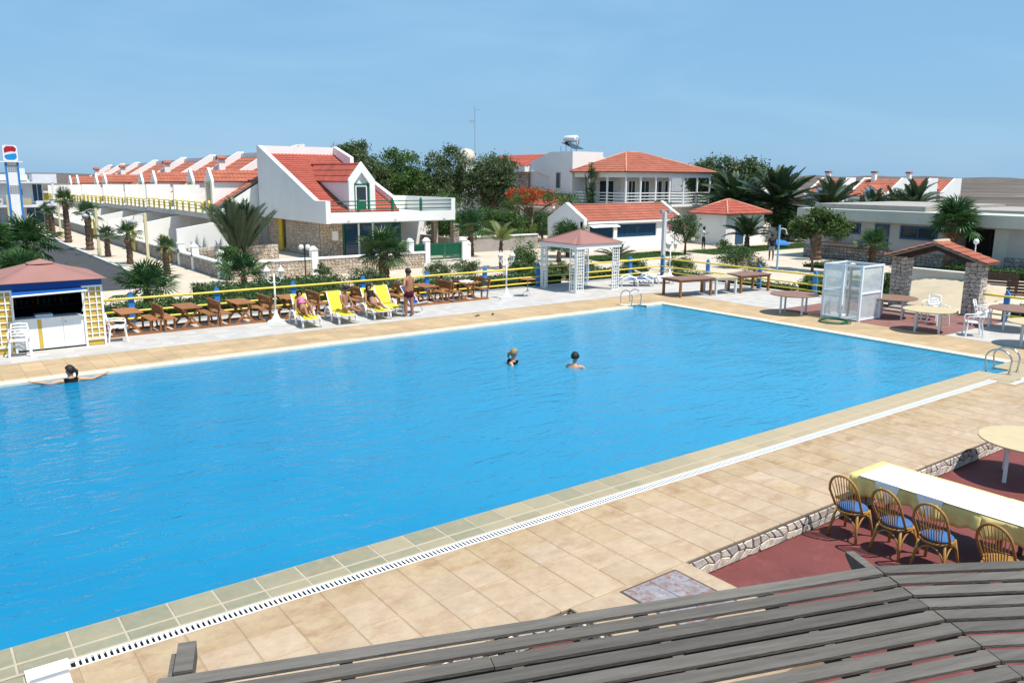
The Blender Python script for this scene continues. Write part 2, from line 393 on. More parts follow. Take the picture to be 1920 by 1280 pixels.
# rubble: jittered lattice of stones standing proud of a mortar bed
def stones(parent, o, u, v, W, H, size, mat, proud=.025, single=False, name='stone', gap=.1, seed=1, world=True):
    r = random.Random(seed); u, v = Vector(u).normalized(), Vector(v).normalized(); n = u.cross(v); o = Vector(o)
    nx, ny = max(1, round(W/size)), max(1, round(H/size/.8))
    J = {}
    for i in range(nx+1):
        for j in range(ny+1):
            x, y = i/nx, j/ny
            if 0 < i < nx: x += r.uniform(-.34, .34)/nx + (.25/nx if j % 2 else -.25/nx)*(1 if 0 < i < nx else 0)
            if 0 < j < ny: y += r.uniform(-.3, .3)/ny
            J[i, j] = Vector((x*W, y*H))
    mb = MB(); off = Vector(rootloc(parent)) if world else Vector((0, 0, 0))
    for i in range(nx):
        for j in range(ny):
            q = [J[i, j], J[i+1, j], J[i+1, j+1], J[i, j+1]]
            if r.random() < .8:            # knock corners off so stones are irregular polygons
                k = r.randrange(4); a, b, c = q[k-1], q[k], q[(k+1) % 4]
                q = q[:k] + [b.lerp(a, r.uniform(.15, .4)), b.lerp(c, r.uniform(.15, .4))] + q[k+1:]
            c = sum(q, Vector((0, 0)))/len(q); q = [c+(p-c)*(1-gap) for p in q]; h = proud*r.uniform(.5, 1.3)
            P = [o+u*p.x+v*p.y-off for p in q]; T = [o+u*(c+(p-c)*.84).x+v*(c+(p-c)*.84).y+n*h-off for p in q]
            m = MB() if single else mb; k = len(m.v); L = len(q)
            m.v += [tuple(p) for p in P+T]; m.f.append(tuple(range(k+L, k+2*L)))
            for e in range(L): m.f.append((k+e, k+(e+1) % L, k+L+(e+1) % L, k+L+e))
            if single: m.build(name, mat, parent)
    if not single: return mb.build('stones', mat, parent, kind='stuff')

# clay roof tiles: rolls and lapped courses as relief; trapezoid given by eave start, eave vector, slope vector, inset at the top (a, b)
def tileroof(parent, p0, eave, slope, mat, a=0., b=0., wave=.24, course=.4, amp=.055, name='roof_tiles', slab=.07, world=True):
    p0, eave, slope = Vector(p0), Vector(eave), Vector(slope); L, S = eave.length, slope.length
    e, s_ = eave/L, slope/S; n = e.cross(s_).normalized()
    if n.z < 0: n = -n
    ns = max(2, int(L/wave*5)); rows = max(1, round(S/course)); V = []; F = []
    for r in range(rows):
        for k, (t, lift) in enumerate(((0, .03), (1, .0))):
            v = (r+t)/rows; lo, hi = a*v*L, L-b*v*L
            for i in range(ns+1):
                x = min(max(i/ns*L, lo), hi); w = abs(math.sin(PI*x/wave))
                V.append(p0 + e*x + s_*(v*S - (.02 if t == 0 else 0)) + n*(amp*w + lift + .012))
        k = r*2*(ns+1)
        for i in range(ns): F.append((k+i, k+i+1, k+ns+2+i, k+ns+1+i))
        if r:
            for i in range(ns): F.append((k-ns-1+i, k-ns+i, k+i+1, k+i))
    k = len(V)                                   # front lip of the lowest course
    for i in range(ns+1): V.append(p0 + e*(i/ns*L) - s_*.02)
    for i in range(ns): F.append((k+i, k+i+1, i+1, i))
    off = Vector(rootloc(parent)) if world else Vector((0, 0, 0))
    mb = MB(); mb.v = [tuple(p-off) for p in V]; mb.f = F
    o = mb.build(name, mat, parent, kind='stuff')
    if slab:
        q = [p0, p0+eave, p0+eave+slope-e*(b*L), p0+slope+e*(a*L)]
        if a+b >= .999: q = q[:3]
        MB().prism([p-off-n*.004 for p in q], -n*slab).build('roof_slab', MORTAR, parent)
    return o
# ------------------------------------------------------------------ the setting: ground, pool, decks
def box1(name, b, mat, kind='structure'):
    o = MB().box(*b).build(name, mat); o['kind'] = kind; return o
def chamfer(sx, sy, h, c=.008):
    m = MB(); x, y = sx/2, sy/2
    lo = [(-x, -y), (x, -y), (x, y), (-x, y)]; hi = [(-x+c, -y+c), (x-c, -y+c), (x-c, y-c), (-x+c, y-c)]
    m.v = [(*p, -h) for p in lo]+[(*p, -c) for p in lo]+[(*p, 0) for p in hi]
    for k in (0, 4):
        for i in range(4): j = (i+1) % 4; m.f.append((k+i, k+j, k+4+j, k+4+i))
    m.f += [(8, 9, 10, 11)]; return m

TANGRID = tilegrid('tan_paving', (.42, .30, .175), .53, (.22, .15, .09))
DECKT = decktile('sandstone_tile', (.43, .33, .23), (.385, .28, .185), (.30, .175, .10), .75)
DECKS = decktile('stained_sandstone_tile', (.42, .315, .20), (.36, .255, .15), (.26, .14, .068), .9)
COPET = decktile('sage_coping_tile', (.215, .222, .155), (.25, .225, .15), (.31, .24, .145), .7, (.40, .315, .20))
COPEG = tilegrid('cream_coping', (.56, .50, .38), .53, (.42, .36, .26), .12, (.46, .40, .27))
WDECK = tilegrid('pale_deck_tiles', (.435, .41, .385), .33, (.37, .345, .32), .05, (.41, .37, .33), .15)
REDF = M('red_terrace_floor', (.155, .042, .038), .7, .22, 1.3, .25, 35, .3, dirt=((.24, .10, .085), .5, 2.2, .56))
REDT = tilegrid('red_terrace_tiles', (.22, .105, .09), .3, (.10, .05, .045), .15, (.22, .12, .10))
BASIN = M('painted_pool_basin', (.02, .30, .50), .5, .06, 1, 0, 20, .3)

def arid():
    t = NT('arid_plain'); p = t.pos()
    n = t.noise(t.pos((.004, .004, 1)), 3, 8, .65); n2 = t.noise(p, .05, 6)
    c = t.ramp(t.math('ADD', t.math('MULTIPLY', n, .7), t.math('MULTIPLY', n2, .3)), [(.32, (.05, .045, .04)), (.45, (.095, .08, .07)), (.55, (.14, .115, .098)), (.68, (.27, .235, .20))])
    t.l(c, t.b.inputs['Base Color']); t.b.inputs['Roughness'].default_value = .95; t.b.inputs['Specular IOR Level'].default_value = .1
    t.bump(n2, .4, .3); return t.m
ARID = arid()
def ground():
    B = 9000; x0, x1, y0, y1 = -40, 31.95, -30, 29.9; z = -.06; m = MB()
    m.quad((-B, -B, z), (B, -B, z), (B, y0, z), (-B, y0, z)); m.quad((-B, y1, z), (B, y1, z), (B, B, z), (-B, B, z))
    m.quad((-B, y0, z), (x0, y0, z), (x0, y1, z), (-B, y1, z)); m.quad((x1, y0, z), (B, y0, z), (B, y1, z), (x1, y1, z))
    struct(m.build('ground', ARID))
ground()
def hills():
    # low arid rises on the horizon: a strip of terrain with real relief
    for nm, A, B, h, dep, seed in (('hills', (2022, 1469), (2560, 800), 30, 700, 3), ('hills', (2900, 900), (3300, -900), 14, 800, 4), ('hills', (900, 3800), (3000, 3300), 12, 800, 5), ('hills', (-900, 4200), (700, 3600), 10, 700, 9)):
        r = random.Random(seed); A, B = Vector((*A, 0)), Vector((*B, 0)); n = 60; m = MB(); d = (B-A); nn = Vector((-d.y, d.x, 0)).normalized()
        if nn.dot(A) < 0: nn = -nn
        ph = [r.uniform(0, 6) for _ in range(5)]
        for i in range(n+1):
            t = i/n; hh = h*(.55+.25*math.sin(3.1*t*2+ph[0])+.2*math.sin(9*t+ph[1])+.06*math.sin(31*t+ph[2]))*min(1, 6*t, 6*(1-t))
            for q, k in ((0, 0), (.25, .45), (.5, .92), (.65, 1.), (1, .85)):
                m.v.append(tuple(A+d*t+nn*dep*q+Vector((0, 0, max(-1, hh*k)-.5))))
        for i in range(n):
            for q in range(4): k = i*5+q; m.f.append((k, k+5, k+6, k+1))
        struct(m.build(nm, ARID, smooth=True))
hills()

PX0, PX1, PY0, PY1 = -.6, 24.3, 9.6, 22.5
def pool():
    # basin with two ladder recesses
    rec = [(PX0, PY0), (22.75, PY0), (22.75, 9.15), (23.5, 9.15), (23.5, PY0), (PX1, PY0), (PX1, PY1), (23.4, PY1), (23.4, 22.95), (22.65, 22.95), (22.65, PY1), (PX0, PY1)]
    m = MB(); zb = -1.7
    for i in range(len(rec)):
        a, b = rec[i], rec[(i+1) % len(rec)]
        m.quad((*a, 0-.012), (*b, -.012), (*b, zb), (*a, zb))
    m.quad(*[(*p, zb) for p in ((PX0, 9.15), (PX1, 9.15), (PX1, 22.95), (PX0, 22.95))])
    struct(m.build('pool_basin', BASIN))
    # water: a fine sheet with real low swell
    nx, ny = 150, 80; X = np.linspace(PX0, PX1, nx); Y = np.linspace(PY0, PY1, ny); v = []
    for y in Y:
        for x in X:
            e = min(1, (x-PX0)*2, (PX1-x)*2, (y-PY0)*2, (PY1-y)*2)
            z = -.028+e*.008*(math.sin(1.9*x+.8*y)+.7*math.sin(-1.1*x+2.7*y+1)+.5*math.sin(3.3*x-1.3*y+2)+.4*math.sin(4.1*y+2.2*x))
            v.append((x, y, z))
    w = MB(); w.v = v; w.f = [(j*nx+i, j*nx+i+1, (j+1)*nx+i+1, (j+1)*nx+i) for j in range(ny-1) for i in range(nx-1)]
    w.quad((22.75, 9.15, -.028), (23.5, 9.15, -.028), (23.5, PY0, -.028), (22.75, PY0, -.028))
    w.quad((22.65, PY1, -.028), (23.4, PY1, -.028), (23.4, 22.95, -.028), (22.65, 22.95, -.028))
    struct(w.build('water', watermat(), smooth=True))
pool()

def decks():
    # near deck: mortar bed with single tiles laid on it
    m = MB(); m.box(-40, 6.7, -.4, 21.9, 8.78, -.007); m.box(21.9, 6.7, -.4, 27, 8.36, -.007); m.box(-40, 8.96, -.4, PX0-.5, 22.9, -.02)
    m.box(5.86, 4.4, -.4, 7.88, 6.7, -.007)
    deck = struct(m.build('pool_deck', M('deck_joint', (.33, .24, .15), .9, .2, 4, .3, 40, .1)))
    me = chamfer(.518, .512, .03).mesh('tile', DECKT); ms = chamfer(.518, .512, .03).mesh('tile', DECKS)
    for i in range(49):
        x = 1.22+.53*i
        if x > 26.9: break
        for j in range(4):
            y = 8.52-.525*j
            if x > 21.7 and j == 0: continue
            inst('tile', ms if j == 0 or (j == 1 and random.random() < .3) or random.random() < .06 else me, deck, (x, y, random.uniform(-.0015, .0015)), (random.uniform(-.002, .002), random.uniform(-.002, .002), random.choice((0, PI))))
    for k in range(3):
        for j in range(3): inst('tile', me, deck, (1.22-.53*(k+1)-.1, 7.99-.525*j, 0))
    pm = chamfer(.98, .5, .03).mesh('tile', DECKT)
    for x in (6.36, 7.37):
        for j in range(4):
            if x < 7 or j > 2: inst('tile', pm, deck, (x+(0 if x < 7 else .0), 6.42-.515*j, 0))
    sm = chamfer(.3, .5, .03).mesh('tile', DECKT)
    for j in range(3): inst('tile', sm, deck, (7.72, 6.42-.515*j, 0)); inst('tile', sm, deck, (7.0 if 0 else 6.99, 6.42-.515*j, 0)) if j == 2 else None
    # coping of the near edge
    c = MB(); c.box(PX0-.5, 8.96, -.4, 22.75, 9.6, -.005); c.box(22.75, 8.55, -.4, 23.5, 9.15, -.005); c.box(23.5, 8.55, -.4, 24.75, 9.6, -.005); c.box(21.9, 8.55, -.4, 22.75, 8.96, -.005)
    cop = struct(c.build('pool_coping', M('coping_joint', (.40, .34, .26), .85, .12, 5, .2, 40, .15)))
    a = chamfer(.512, .375, .03).mesh('tile', COPET); b = chamfer(.512, .19, .03).mesh('tile', COPET)
    for i in range(44):
        x = -.35+.53*i
        if x > 22.6: break
        inst('tile', a, cop, (x, 9.405, random.uniform(-.001, .001))); inst('tile', b, cop, (x, 9.09, random.uniform(-.001, .001)))
    c1 = chamfer(.36, .5, .03).mesh('tile', COPET)
    for x in (22.10, 22.50, 22.94, 23.32, 23.72, 24.12, 24.52):
        inst('tile', c1, cop, (x, 8.84 if x > 22.7 else 8.72, 0))
    for x in (23.72, 24.12, 24.52): inst('tile', c1, cop, (x, 9.35, 0))
    for j in range(3):
        for k in range(2): inst('tile', a, cop, (.22-.53*k, 8.75-.41*j, 0))
    m = MB(); m.box(PX0-.5, 7.6, -.4, .5, 8.95, -.021); m.build('tile_bed', MATS['coping_joint'], cop)
    # far and right coping (joints by material: too far to pick apart), raised lip
    fc = MB(); fc.box(PX0-.5, 22.5, -.4, 22.65, 22.98, .012); fc.box(22.65, 22.95, -.4, 23.4, 23.4, .012); fc.box(23.4, 22.5, -.4, 24.78, 22.98, .012); fc.box(PX1, 9.6, -.4, 24.78, 22.5, .012)
    fcs = struct(fc.build('far_pool_coping', COPEG))
    lip = MB(); lip.box(PX0, 22.49, -.03, 22.65, 22.62, .03); lip.box(23.4, 22.49, -.03, 24.42, 22.62, .03); lip.box(24.29, 9.61, -.03, 24.42, 22.49, .03)
    lip.build('edge_lip', M('cream_lip', (.62, .59, .48), .7, .15, 3, .15, 30, .2), fcs)
    # tan band round the far and right sides, pale tiled deck behind it, red tiled corner
    t = MB(); t.box(-40, 22.98, -.4, 22.65, 25.05, 0); t.box(22.65, 23.4, -.4, 23.4, 25.05, 0); t.box(23.4, 22.98, -.4, 24.78, 25.05, 0); t.box(24.78, 8.55, -.4, 27.0, 25.05, 0); t.box(24.75, 8.36, -.4, 27, 8.55, 0)
    struct(t.build('tan_deck', TANGRID))
    wd = MB(); wd.box(-40, 25.05, -.4, 31.95, 29.9, .008); wd.box(27.0, 19, -.4, 31.95, 25.05, .008); wd.box(27.0, 6.7, -.4, 31.95, 12.6, .008)
    struct(wd.build('pale_deck', WDECK))
    rt = MB(); rt.box(27.0, 12.6, -.4, 31.95, 19, .004); struct(rt.build('red_tile_deck', REDT))
    rf = MB(); rf.box(-40, -30, -.7, 31.95, 6.7, -.3); struct(rf.build('red_terrace', REDF))
    # rubble risers between the deck and the sunken red terrace
    rs = struct(MB().box(7.88, 6.66, -.3, 27, 6.7, -.035).build('terrace_riser', DMORTAR))
    stones(rs, (7.9, 6.66, -.295), (1, 0, 0), (0, 0, 1), 19, .26, .17, STONE3, .012, True, seed=4)
    rs2 = struct(MB().box(2.2, 6.66, -.3, 5.82, 6.7, -.035).build('terrace_riser', DMORTAR))
    stones(rs2, (2.2, 6.66, -.295), (1, 0, 0), (0, 0, 1), 3.6, .26, .17, STONE3, .012, True, seed=5)
    rs3 = struct(MB().box(5.82, 4.4, -.3, 5.86, 6.66, -.035).build('terrace_riser', DMORTAR))
    stones(rs3, (5.82, 6.6, -.295), (0, -1, 0), (0, 0, 1), 2.2, .26, .16, STONE3, .03, False, seed=6)
    rs4 = struct(MB().box(7.88, 4.4, -.3, 7.9, 6.66, -.035).build('terrace_riser', DMORTAR))
    # drain grating
    d = thing('drain_grating', 'long white slotted drain grating beside the near pool edge', 'drain', (0, 8.87, 0))
    MB().box(-40, 8.79, -.12, 22.0, 8.95, -.09).build('channel', DARK, d, world=True)
    e = MB()
    for y in (8.785, 8.945): e.box(.9, y-.008, -.03, 22.0, y+.008, .0)
    e.build('frame', WPAINT, d, world=True)
    g = MB(); x = .95
    while x < 22: g.box(x, 8.794, -.010, x+.031, 8.938, -.002); x += .06
    g.build('slats', WPAINT, d, world=True, kind='stuff')
    g = MB(); e = MB(); e.box(21.9, 8.37, -.05, 21.92, 8.8, 0); e.box(22.06, 8.55, -.05, 22.08, 8.96, 0); e.box(21.92, 8.37, -.05, 26.9, 8.385, 0); e.box(22.08, 8.53, -.05, 26.9, 8.545, 0)
    y = 8.56
    while y < 8.78: g.box(21.92, y, -.035, 22.06, y+.021, -.002); y += .038
    x = 21.93
    while x < 26.9: g.box(x, 8.386, -.010, x+.021, 8.53, -.002); x += .038
    e.build('jog_frame', WPAINT, d, world=True); g.build('jog_slats', WPAINT, d, world=True, kind='stuff')
    MB().box(21.9, 8.37, -.12, 27, 8.55, -.09).build('channel', DARK, d, world=True)
    s = thing('skimmer_cover', 'white plastic skimmer cover plate at the near end of the drain grating', 'cover', (.7, 8.87, 0))
    MB().box(.5, 8.775, -.03, .9, 8.99, .016).build('plate', PLASTIC, s, world=True)
    m = MB().box(.5, 8.42, -.03, .87, 8.72, .012); m.build('lid', PLASTIC, s, world=True)
    m = MB()
    for k in range(4): m.box(.53, 8.76-.018*k-.01, .0, .87, 8.76-.018*k, .02)
    m.build('rib', GREYM, s, world=True)
    h = thing('manhole_hatch', 'rust stained grey steel hatch set in the deck beside the pergola', 'hatch', (7.1, 6.2, 0))
    HM = M('rusty_steel', (.24, .24, .26), .75, .3, 6, .4, 50, .25, dirt=((.22, .085, .06), .95, 9, .46))
    MB().box(6.63, 5.55, -.02, 7.09, 6.58, .008).build('leaf', HM, h, world=True); MB().box(7.1, 5.55, -.02, 7.57, 6.58, .008).build('leaf', HM, h, world=True)
    m = MB()
    for a_ in ((6.6, 5.52, 7.6, 5.55), (6.6, 6.58, 7.6, 6.61), (6.6, 5.55, 6.63, 6.58), (7.57, 5.55, 7.6, 6.58)): m.box(a_[0], a_[1], -.02, a_[2], a_[3], .005)
    m.build('rim', M('rust', (.10, .06, .045), .9), h, world=True)
decks()

def roads():
    z = -.045
    struct(MB().box(4, 29.9, -.08, 90, 75, z).build('paving', PAVE))
    struct(MB().box(9.3, 75, -.08, 17, 170, z).build('pavement', PAVE))
    struct(MB().box(1.5, 39.2, -.1, 9.3, 170, -.035).build('road', ASPH))
    k = struct(MB().build('kerb', CONC)) if 0 else None
    kb = MB(); y = 39.2
    while y < 120: kb.box(9.3, y, -.1, 9.47, y+.98, .06); y += 1.0
    struct(kb.build('kerb', CONC))
    struct(MB().box(-14, 29.9, -.08, 4, 39.2, z-.004).build('side_paving', PAVE))
    struct(MB().box(45, -10, -.08, 95, 29.9, z-.002).build('courtyard_paving', PAVE)); struct(MB().box(31.95, -10, -.08, 45, 29.9, z-.004).build('courtyard_paving', PAVE))
roads()

# ------------------------------------------------------------------ pergola in the foreground
def pergola():
    z = 2.3; H0 = Vector((5.3, 2.77, z)); dl = Vector((math.cos(R(-19.7)), math.sin(R(-19.7)), 0)); dr = Vector((math.cos(R(-31.6)), math.sin(R(-31.6)), 0))
    bis = Vector((math.cos(R(-25.65-90)), math.sin(R(-25.65-90)), 0)); pitch = .152; w = .106
    nl = Vector((dl.y, -dl.x, 0)); nr = Vector((dr.y, -dr.x, 0)); step = pitch/bis.dot(nl)
    p = thing('pergola', 'weathered grey wooden slat pergola roof in the foreground', 'pergola', (5.3, 2.77, -.3))
    off = Vector(p.location)
    for k in range(20):
        a = H0 + bis*step*k; b = H0 + bis*(step*k + w/bis.dot(nl))
        zz = random.uniform(-.004, .004)
        for d, n, L, nm in ((dl, nl, -1, 0), (dr, nr, 1, 1)):
            ext = (4.75 if L < 0 else 3.4)
            cuts = [0, ext] if L > 0 or k % 4 != 2 else [0, random.uniform(1.6, 3.4), ext]
            for c0, c1 in zip(cuts, cuts[1:]):
                g0 = .004; s0 = a + d*L*(c0+g0); s1 = a + d*L*(c1-.002)
                t0 = (b if c0 == 0 else s0 + n*w) + (d*L*g0 if c0 == 0 else Vector()); t1 = s1 + n*w
                if c1 == ext: s1 += d*L*random.uniform(-.03, .03)
                j = Vector((0, 0, zz+random.uniform(-.002, .002)))
                P = [q+j-off for q in (s0, s1, t1, t0)]
                m = MB().prism(P, (0, 0, -.02)); m.build('slat', GWOOD, p)
    # rafters under the slats, with rounded ends that stick out past the edge slat
    def rafter(s, dirv, L, out, hgt=.13):
        up = Vector((0, 0, 1)); base = s - up*.03; side = dirv.cross(up).normalized()
        prof = [(-out, 0), (-out-.0, -.03), (-out+.08, -.09), (-out+.2, -hgt), (L, -hgt), (L, 0)]
        pts = [base + dirv*x + up*y + side*.035 - off for x, y in prof]
        return MB().prism(pts, -side*.07)
    rafter(H0, bis, 3.1, .3).build('rafter', GWOOD, p)
    for k in range(1, 6):
        rafter(H0 - dl*k*.93, nl, 3.1, -.01 if k < 5 else .28, .11).build('rafter', GWOOD, p)
    for k in range(1, 4): rafter(H0 + dr*k*.95, nr, 3.1, -.01, .11).build('rafter', GWOOD, p)
    for k, q in enumerate((H0+bis*.35, H0-dl*4.6+nl*.3, H0+dr*3.1+nr*.3, H0+bis*2.6, H0-dl*4.6+nl*2.6)):
        q = q-off; MB().box(q.x-.06, q.y-.06, 0, q.x+.06, q.y+.06, z+.3-.14).build('post', GWOOD, p)
    e = thing('x', '', '') if 0 else None
    for q, (dd, nn, L0, L1) in enumerate(((dl, nl, -4.75, -.05), (dr, nr, .05, 3.4))):          # edge board under the first slats, shade put into its dark colour
        P4 = [H0+dd*L0+nn*.05, H0+dd*L1+nn*.05, H0+dd*L1+nn*.5, H0+dd*L0+nn*.5]; MB().prism([v_-off-Vector((0, 0, .19)) for v_ in P4], (0, 0, -.03)).build('edge_board', M('dark_timber_and_shade', (.06, .04, .03), .8, .2, 5, .3, 30, .2), p)
    # raised rafter head at the left end of the edge slat
    h = H0-dl*4.6-nl*.02-off
    MB().prism([h+Vector((0, 0, -.1))+(-nl)*.30-dl*.05, h+Vector((0, 0, -.1))+(-nl)*.30+dl*.05, h+Vector((0, 0, -.1))+dl*.05, h+Vector((0, 0, -.1))-dl*.05], (0, 0, .11)).build('rafter_head', GWOOD, p)
pergola()

# ------------------------------------------------------------------ dining furniture on the red terrace
def wicker_chair(label, loc, rz, cushion=True):
    t = thing('wicker_chair', label, 'chair', loc, rz, 'cane chairs along the clothed table')
    # local: sits facing +x, back at x=-.2
    hoop = []
    for k in range(17):
        a = PI*k/16; y = .215*math.cos(a); zt = .60+.43*math.sin(a)**.62 if 0 < k < 16 else .46
        lean = (zt-.45)*.28; hoop.append((-.19-lean+(.10 if zt < .6 else 0)*(1-(zt-.46)/.14), y*(1.08 if zt > .6 else .98), zt))
    MB().tube([(.05, .215, .44)]+hoop+[(.05, -.215, .44)], .0195, 8).build('back_frame', WICKER, t, True)
    for k in range(9):
        y0 = -.13+.0325*k; yt = y0*1.45; zt = .60+.43*math.sin(math.acos(max(-1, min(1, yt/.215))))**.62-.02
        pts = []
        for q in range(5):
            f = q/4; zz = .44+(zt-.44)*f; pts.append((-.17-(zz-.45)*.28+.0, y0+(yt-y0)*f**2, zz))
        MB().tube(pts, .0085, 5).build('spindle', WICKER, t, True)
    MB().tube([(-.215, -.165, .66), (-.235, -.09, .655), (-.24, 0, .65), (-.235, .09, .655), (-.215, .165, .66)], .008, 5).build('back_rail', WICKER, t, True)
    ring = [(.02+.225*math.cos(a), .222*math.sin(a), .425) for a in [2*PI*k/20 for k in range(20)]]
    MB().tube(ring, .016, 7, True).build('seat_ring', WICKER, t, True)
    MB().lathe([(.20, .40), (.21, .41), (.21, .43), (.19, .438)], 20, (.02, 0, 0)).build('seat', WICKER, t, True)
    if cushion: MB().lathe([(.17, .44), (.208, .452), (.212, .468), (.2, .482), (.12, .488)], 22, (.025, 0, 0)).build('cushion', CUSH, t, True)
    for sx, sy in ((1, 1), (1, -1), (-1, 1), (-1, -1)):
        lg = MB().tube([(.02+.17*sx, .17*sy, .42), (.02+.21*sx, .20*sy, .2), (.02+.25*sx, .225*sy, 0)], .021, 7).build('leg', WICKER, t, True)
    for a, b in (((1, 1), (1, -1)), ((-1, 1), (-1, -1)), ((1, 1), (-1, 1)), ((1, -1), (-1, -1))):
        A = Vector((.02+.215*a[0], .205*a[1], .16)); B = Vector((.02+.215*b[0], .205*b[1], .16)); mid = (A+B)/2; mid.z = .385
        pts = []
        for q in range(9):
            f = q/8; P = A.lerp(B, f); P.z = .16+.225*math.sin(PI*f)**.6; pts.append(P)
        MB().tube(pts, .0125, 6).build('brace', WICKER, t, True)
    return t
for k, (y, cu, lb) in enumerate(((6.2, 1, 'cane chair with blue cushion at the far end of the clothed table by the riser'),
        (5.52, 1, 'second cane chair with blue cushion from the stone riser along the clothed table'),
        (4.93, 1, 'third cane chair with blue cushion from the stone riser, before the bare one'),
        (4.08, 0, 'cane chair with a bare tan seat and no cushion at the clothed table'))):
    wicker_chair(lb, (11.02, y, -.3), R((2, -3, 4, -2)[k]), cu)

def clothed_table():
    t = thing('dining_table', 'long wooden dining table under yellow and white cloths on the red terrace', 'table', (12.1, 4.4, -.3))
    MB().box(11.64, 2.2, .405, 12.56, 6.56, .44).build('table_top', BROWN, t, world=True)
    for x in (11.72, 12.48):
        for y in (2.4, 4.4, 6.4): MB().box(x-.03, y-.03, -.3, x+.03, y+.03, .405).build('leg', BROWN, t, world=True)
    def cloth(name, lab, x0, x1, y0, y1, dx0, dx1, dy1, z, mat, seed):
        r = random.Random(seed); ny, nt = 60, 26; m = MB()
        W = x1-x0; tot = dx0+W+dx1
        for i in range(ny+1):
            y = y0+(y1-y0)*i/ny
            for j in range(nt+1):
                s = -dx0+tot*j/nt
                fold = .022*math.sin(y*9+seed)+.014*math.sin(y*21+seed*2)+.01*math.sin(y*37)
                if s < 0: p = [x0-.02+1.5*fold*min(1, -s*5)-.10*(-s), y+.3*fold*(-s), z+s*(1+.10*math.sin(y*5+seed)+.06*math.sin(y*13))]
                elif s > W: p = [x1+.012-fold*min(1, (s-W)*6), y, z-(s-W)]
                else: p = [x0+s, y, z+.0015*math.sin(s*11+y*3+seed)]
                m.v.append(tuple(p))
        for i in range(ny):
            for j in range(nt): k = i*(nt+1)+j; m.f.append((k, k+1, k+nt+2, k+nt+1))
        if dy1:                                   # drop over the far end
            k0 = len(m.v); nr = 5
            for r_ in range(nr+1):
                for j in range(nt+1):
                    x, y, zz = m.v[ny*(nt+1)+j]
                    m.v.append((x, y+.012+.012*math.sin(x*14)*r_/nr, min(zz, z)-dy1*r_/nr if zz > z-.01 else zz-.0*r_))
            for r_ in range(nr):
                for j in range(nt): k = k0+r_*(nt+1)+j; m.f.append((k, k+nt+1, k+nt+2, k+1))
        o = m.build(name, mat, None, True); sol = o.modifiers.new('thick', 'SOLIDIFY'); sol.thickness = .003
        tag(o, lab, 'tablecloth')
    YC = CLOTH('yellow_cloth', (.74, .58, .22)); WC = CLOTH('white_cloth', (.86, .86, .84))
    cloth('tablecloth', 'yellow cloth draped over the far half of the long dining table', 11.62, 12.58, 4.62, 6.6, .27, .2, .25, .447, YC, 1)
    cloth('tablecloth', 'yellow cloth draped over the near half of the long dining table', 11.615, 12.585, 2.2, 4.66, .3, .2, 0, .452, YC, 2)
    cloth('table_runner', 'wide white cloth laid over the yellow cloths on the dining table', 11.60, 12.47, 2.2, 6.47, 0, 0, 0, .459, WC, 3)
    # two white napkin corners that hang from the near side between the chairs
    for k, (y, lb) in enumerate(((6.0, 'white napkin corner hanging over the table edge behind the first cane chair'), (5.35, 'white napkin corner hanging over the table edge behind the third cane chair'))):
        m = MB().prism([(11.60, y-.2, .465), (11.60, y+.2, .465), (11.575, y+.12, .3), (11.56, y-.02, .14), (11.575, y-.15, .28)], (-.006, 0, 0))
        m.prism([(11.594, y-.2, .465), (11.594, y+.2, .465), (11.85, y+.2, .466), (11.85, y-.2, .466)], (0, 0, .005)); tag(m.build('napkin', WC), lb, 'napkin')
clothed_table()

def round_table(lab, x, y, r, top, legmat, z0=0., h=.75, rot=.4, lr=.62):
    t = thing('round_table', lab, 'table', (x, y, z0), rot, 'round tables by the pool')
    MB().lathe([(r*.99, h-.03), (r, h-.024), (r, h-.006), (r*.994, h)], 48).build('table_top', top, t)
    MB().lathe([(r*.8, h-.06), (r*.8, h-.031)], 32).build('apron', legmat, t)
    for k in range(4):
        a = PI/4+k*PI/2; c, s = math.cos(a)*r*lr, math.sin(a)*r*lr
        MB().box(c-.032, s-.032, 0, c+.032, s+.032, h-.045).build('leg', legmat, t)
    return t
LEGG = M('pale_grey_legs', (.62, .62, .62), .5, .08, 4, .05, 30, .3)
round_table('big cream round table on the red terrace by the clothed dining table', 15.85, 5.62, .88, CREAM, WPAINT, -.3)
round_table('brown round table with pale legs left of the shower cabin', 26.72, 18.1, .88, BROWN, LEGG)
round_table('cream round table on the red tiles right of the shower cabin', 27.3, 13.3, .82, CREAM, LEGG)
round_table('brown round table behind the shower cabin', 29.0, 15.5, .85, BROWN, LEGG)
round_table('brown round table by the blue post near the right edge', 30.05, 11.65, .9, BROWN, LEGG)
round_table('cream round table cut by the right edge of the picture', 27.6, 10.15, .8, CREAM, LEGG)

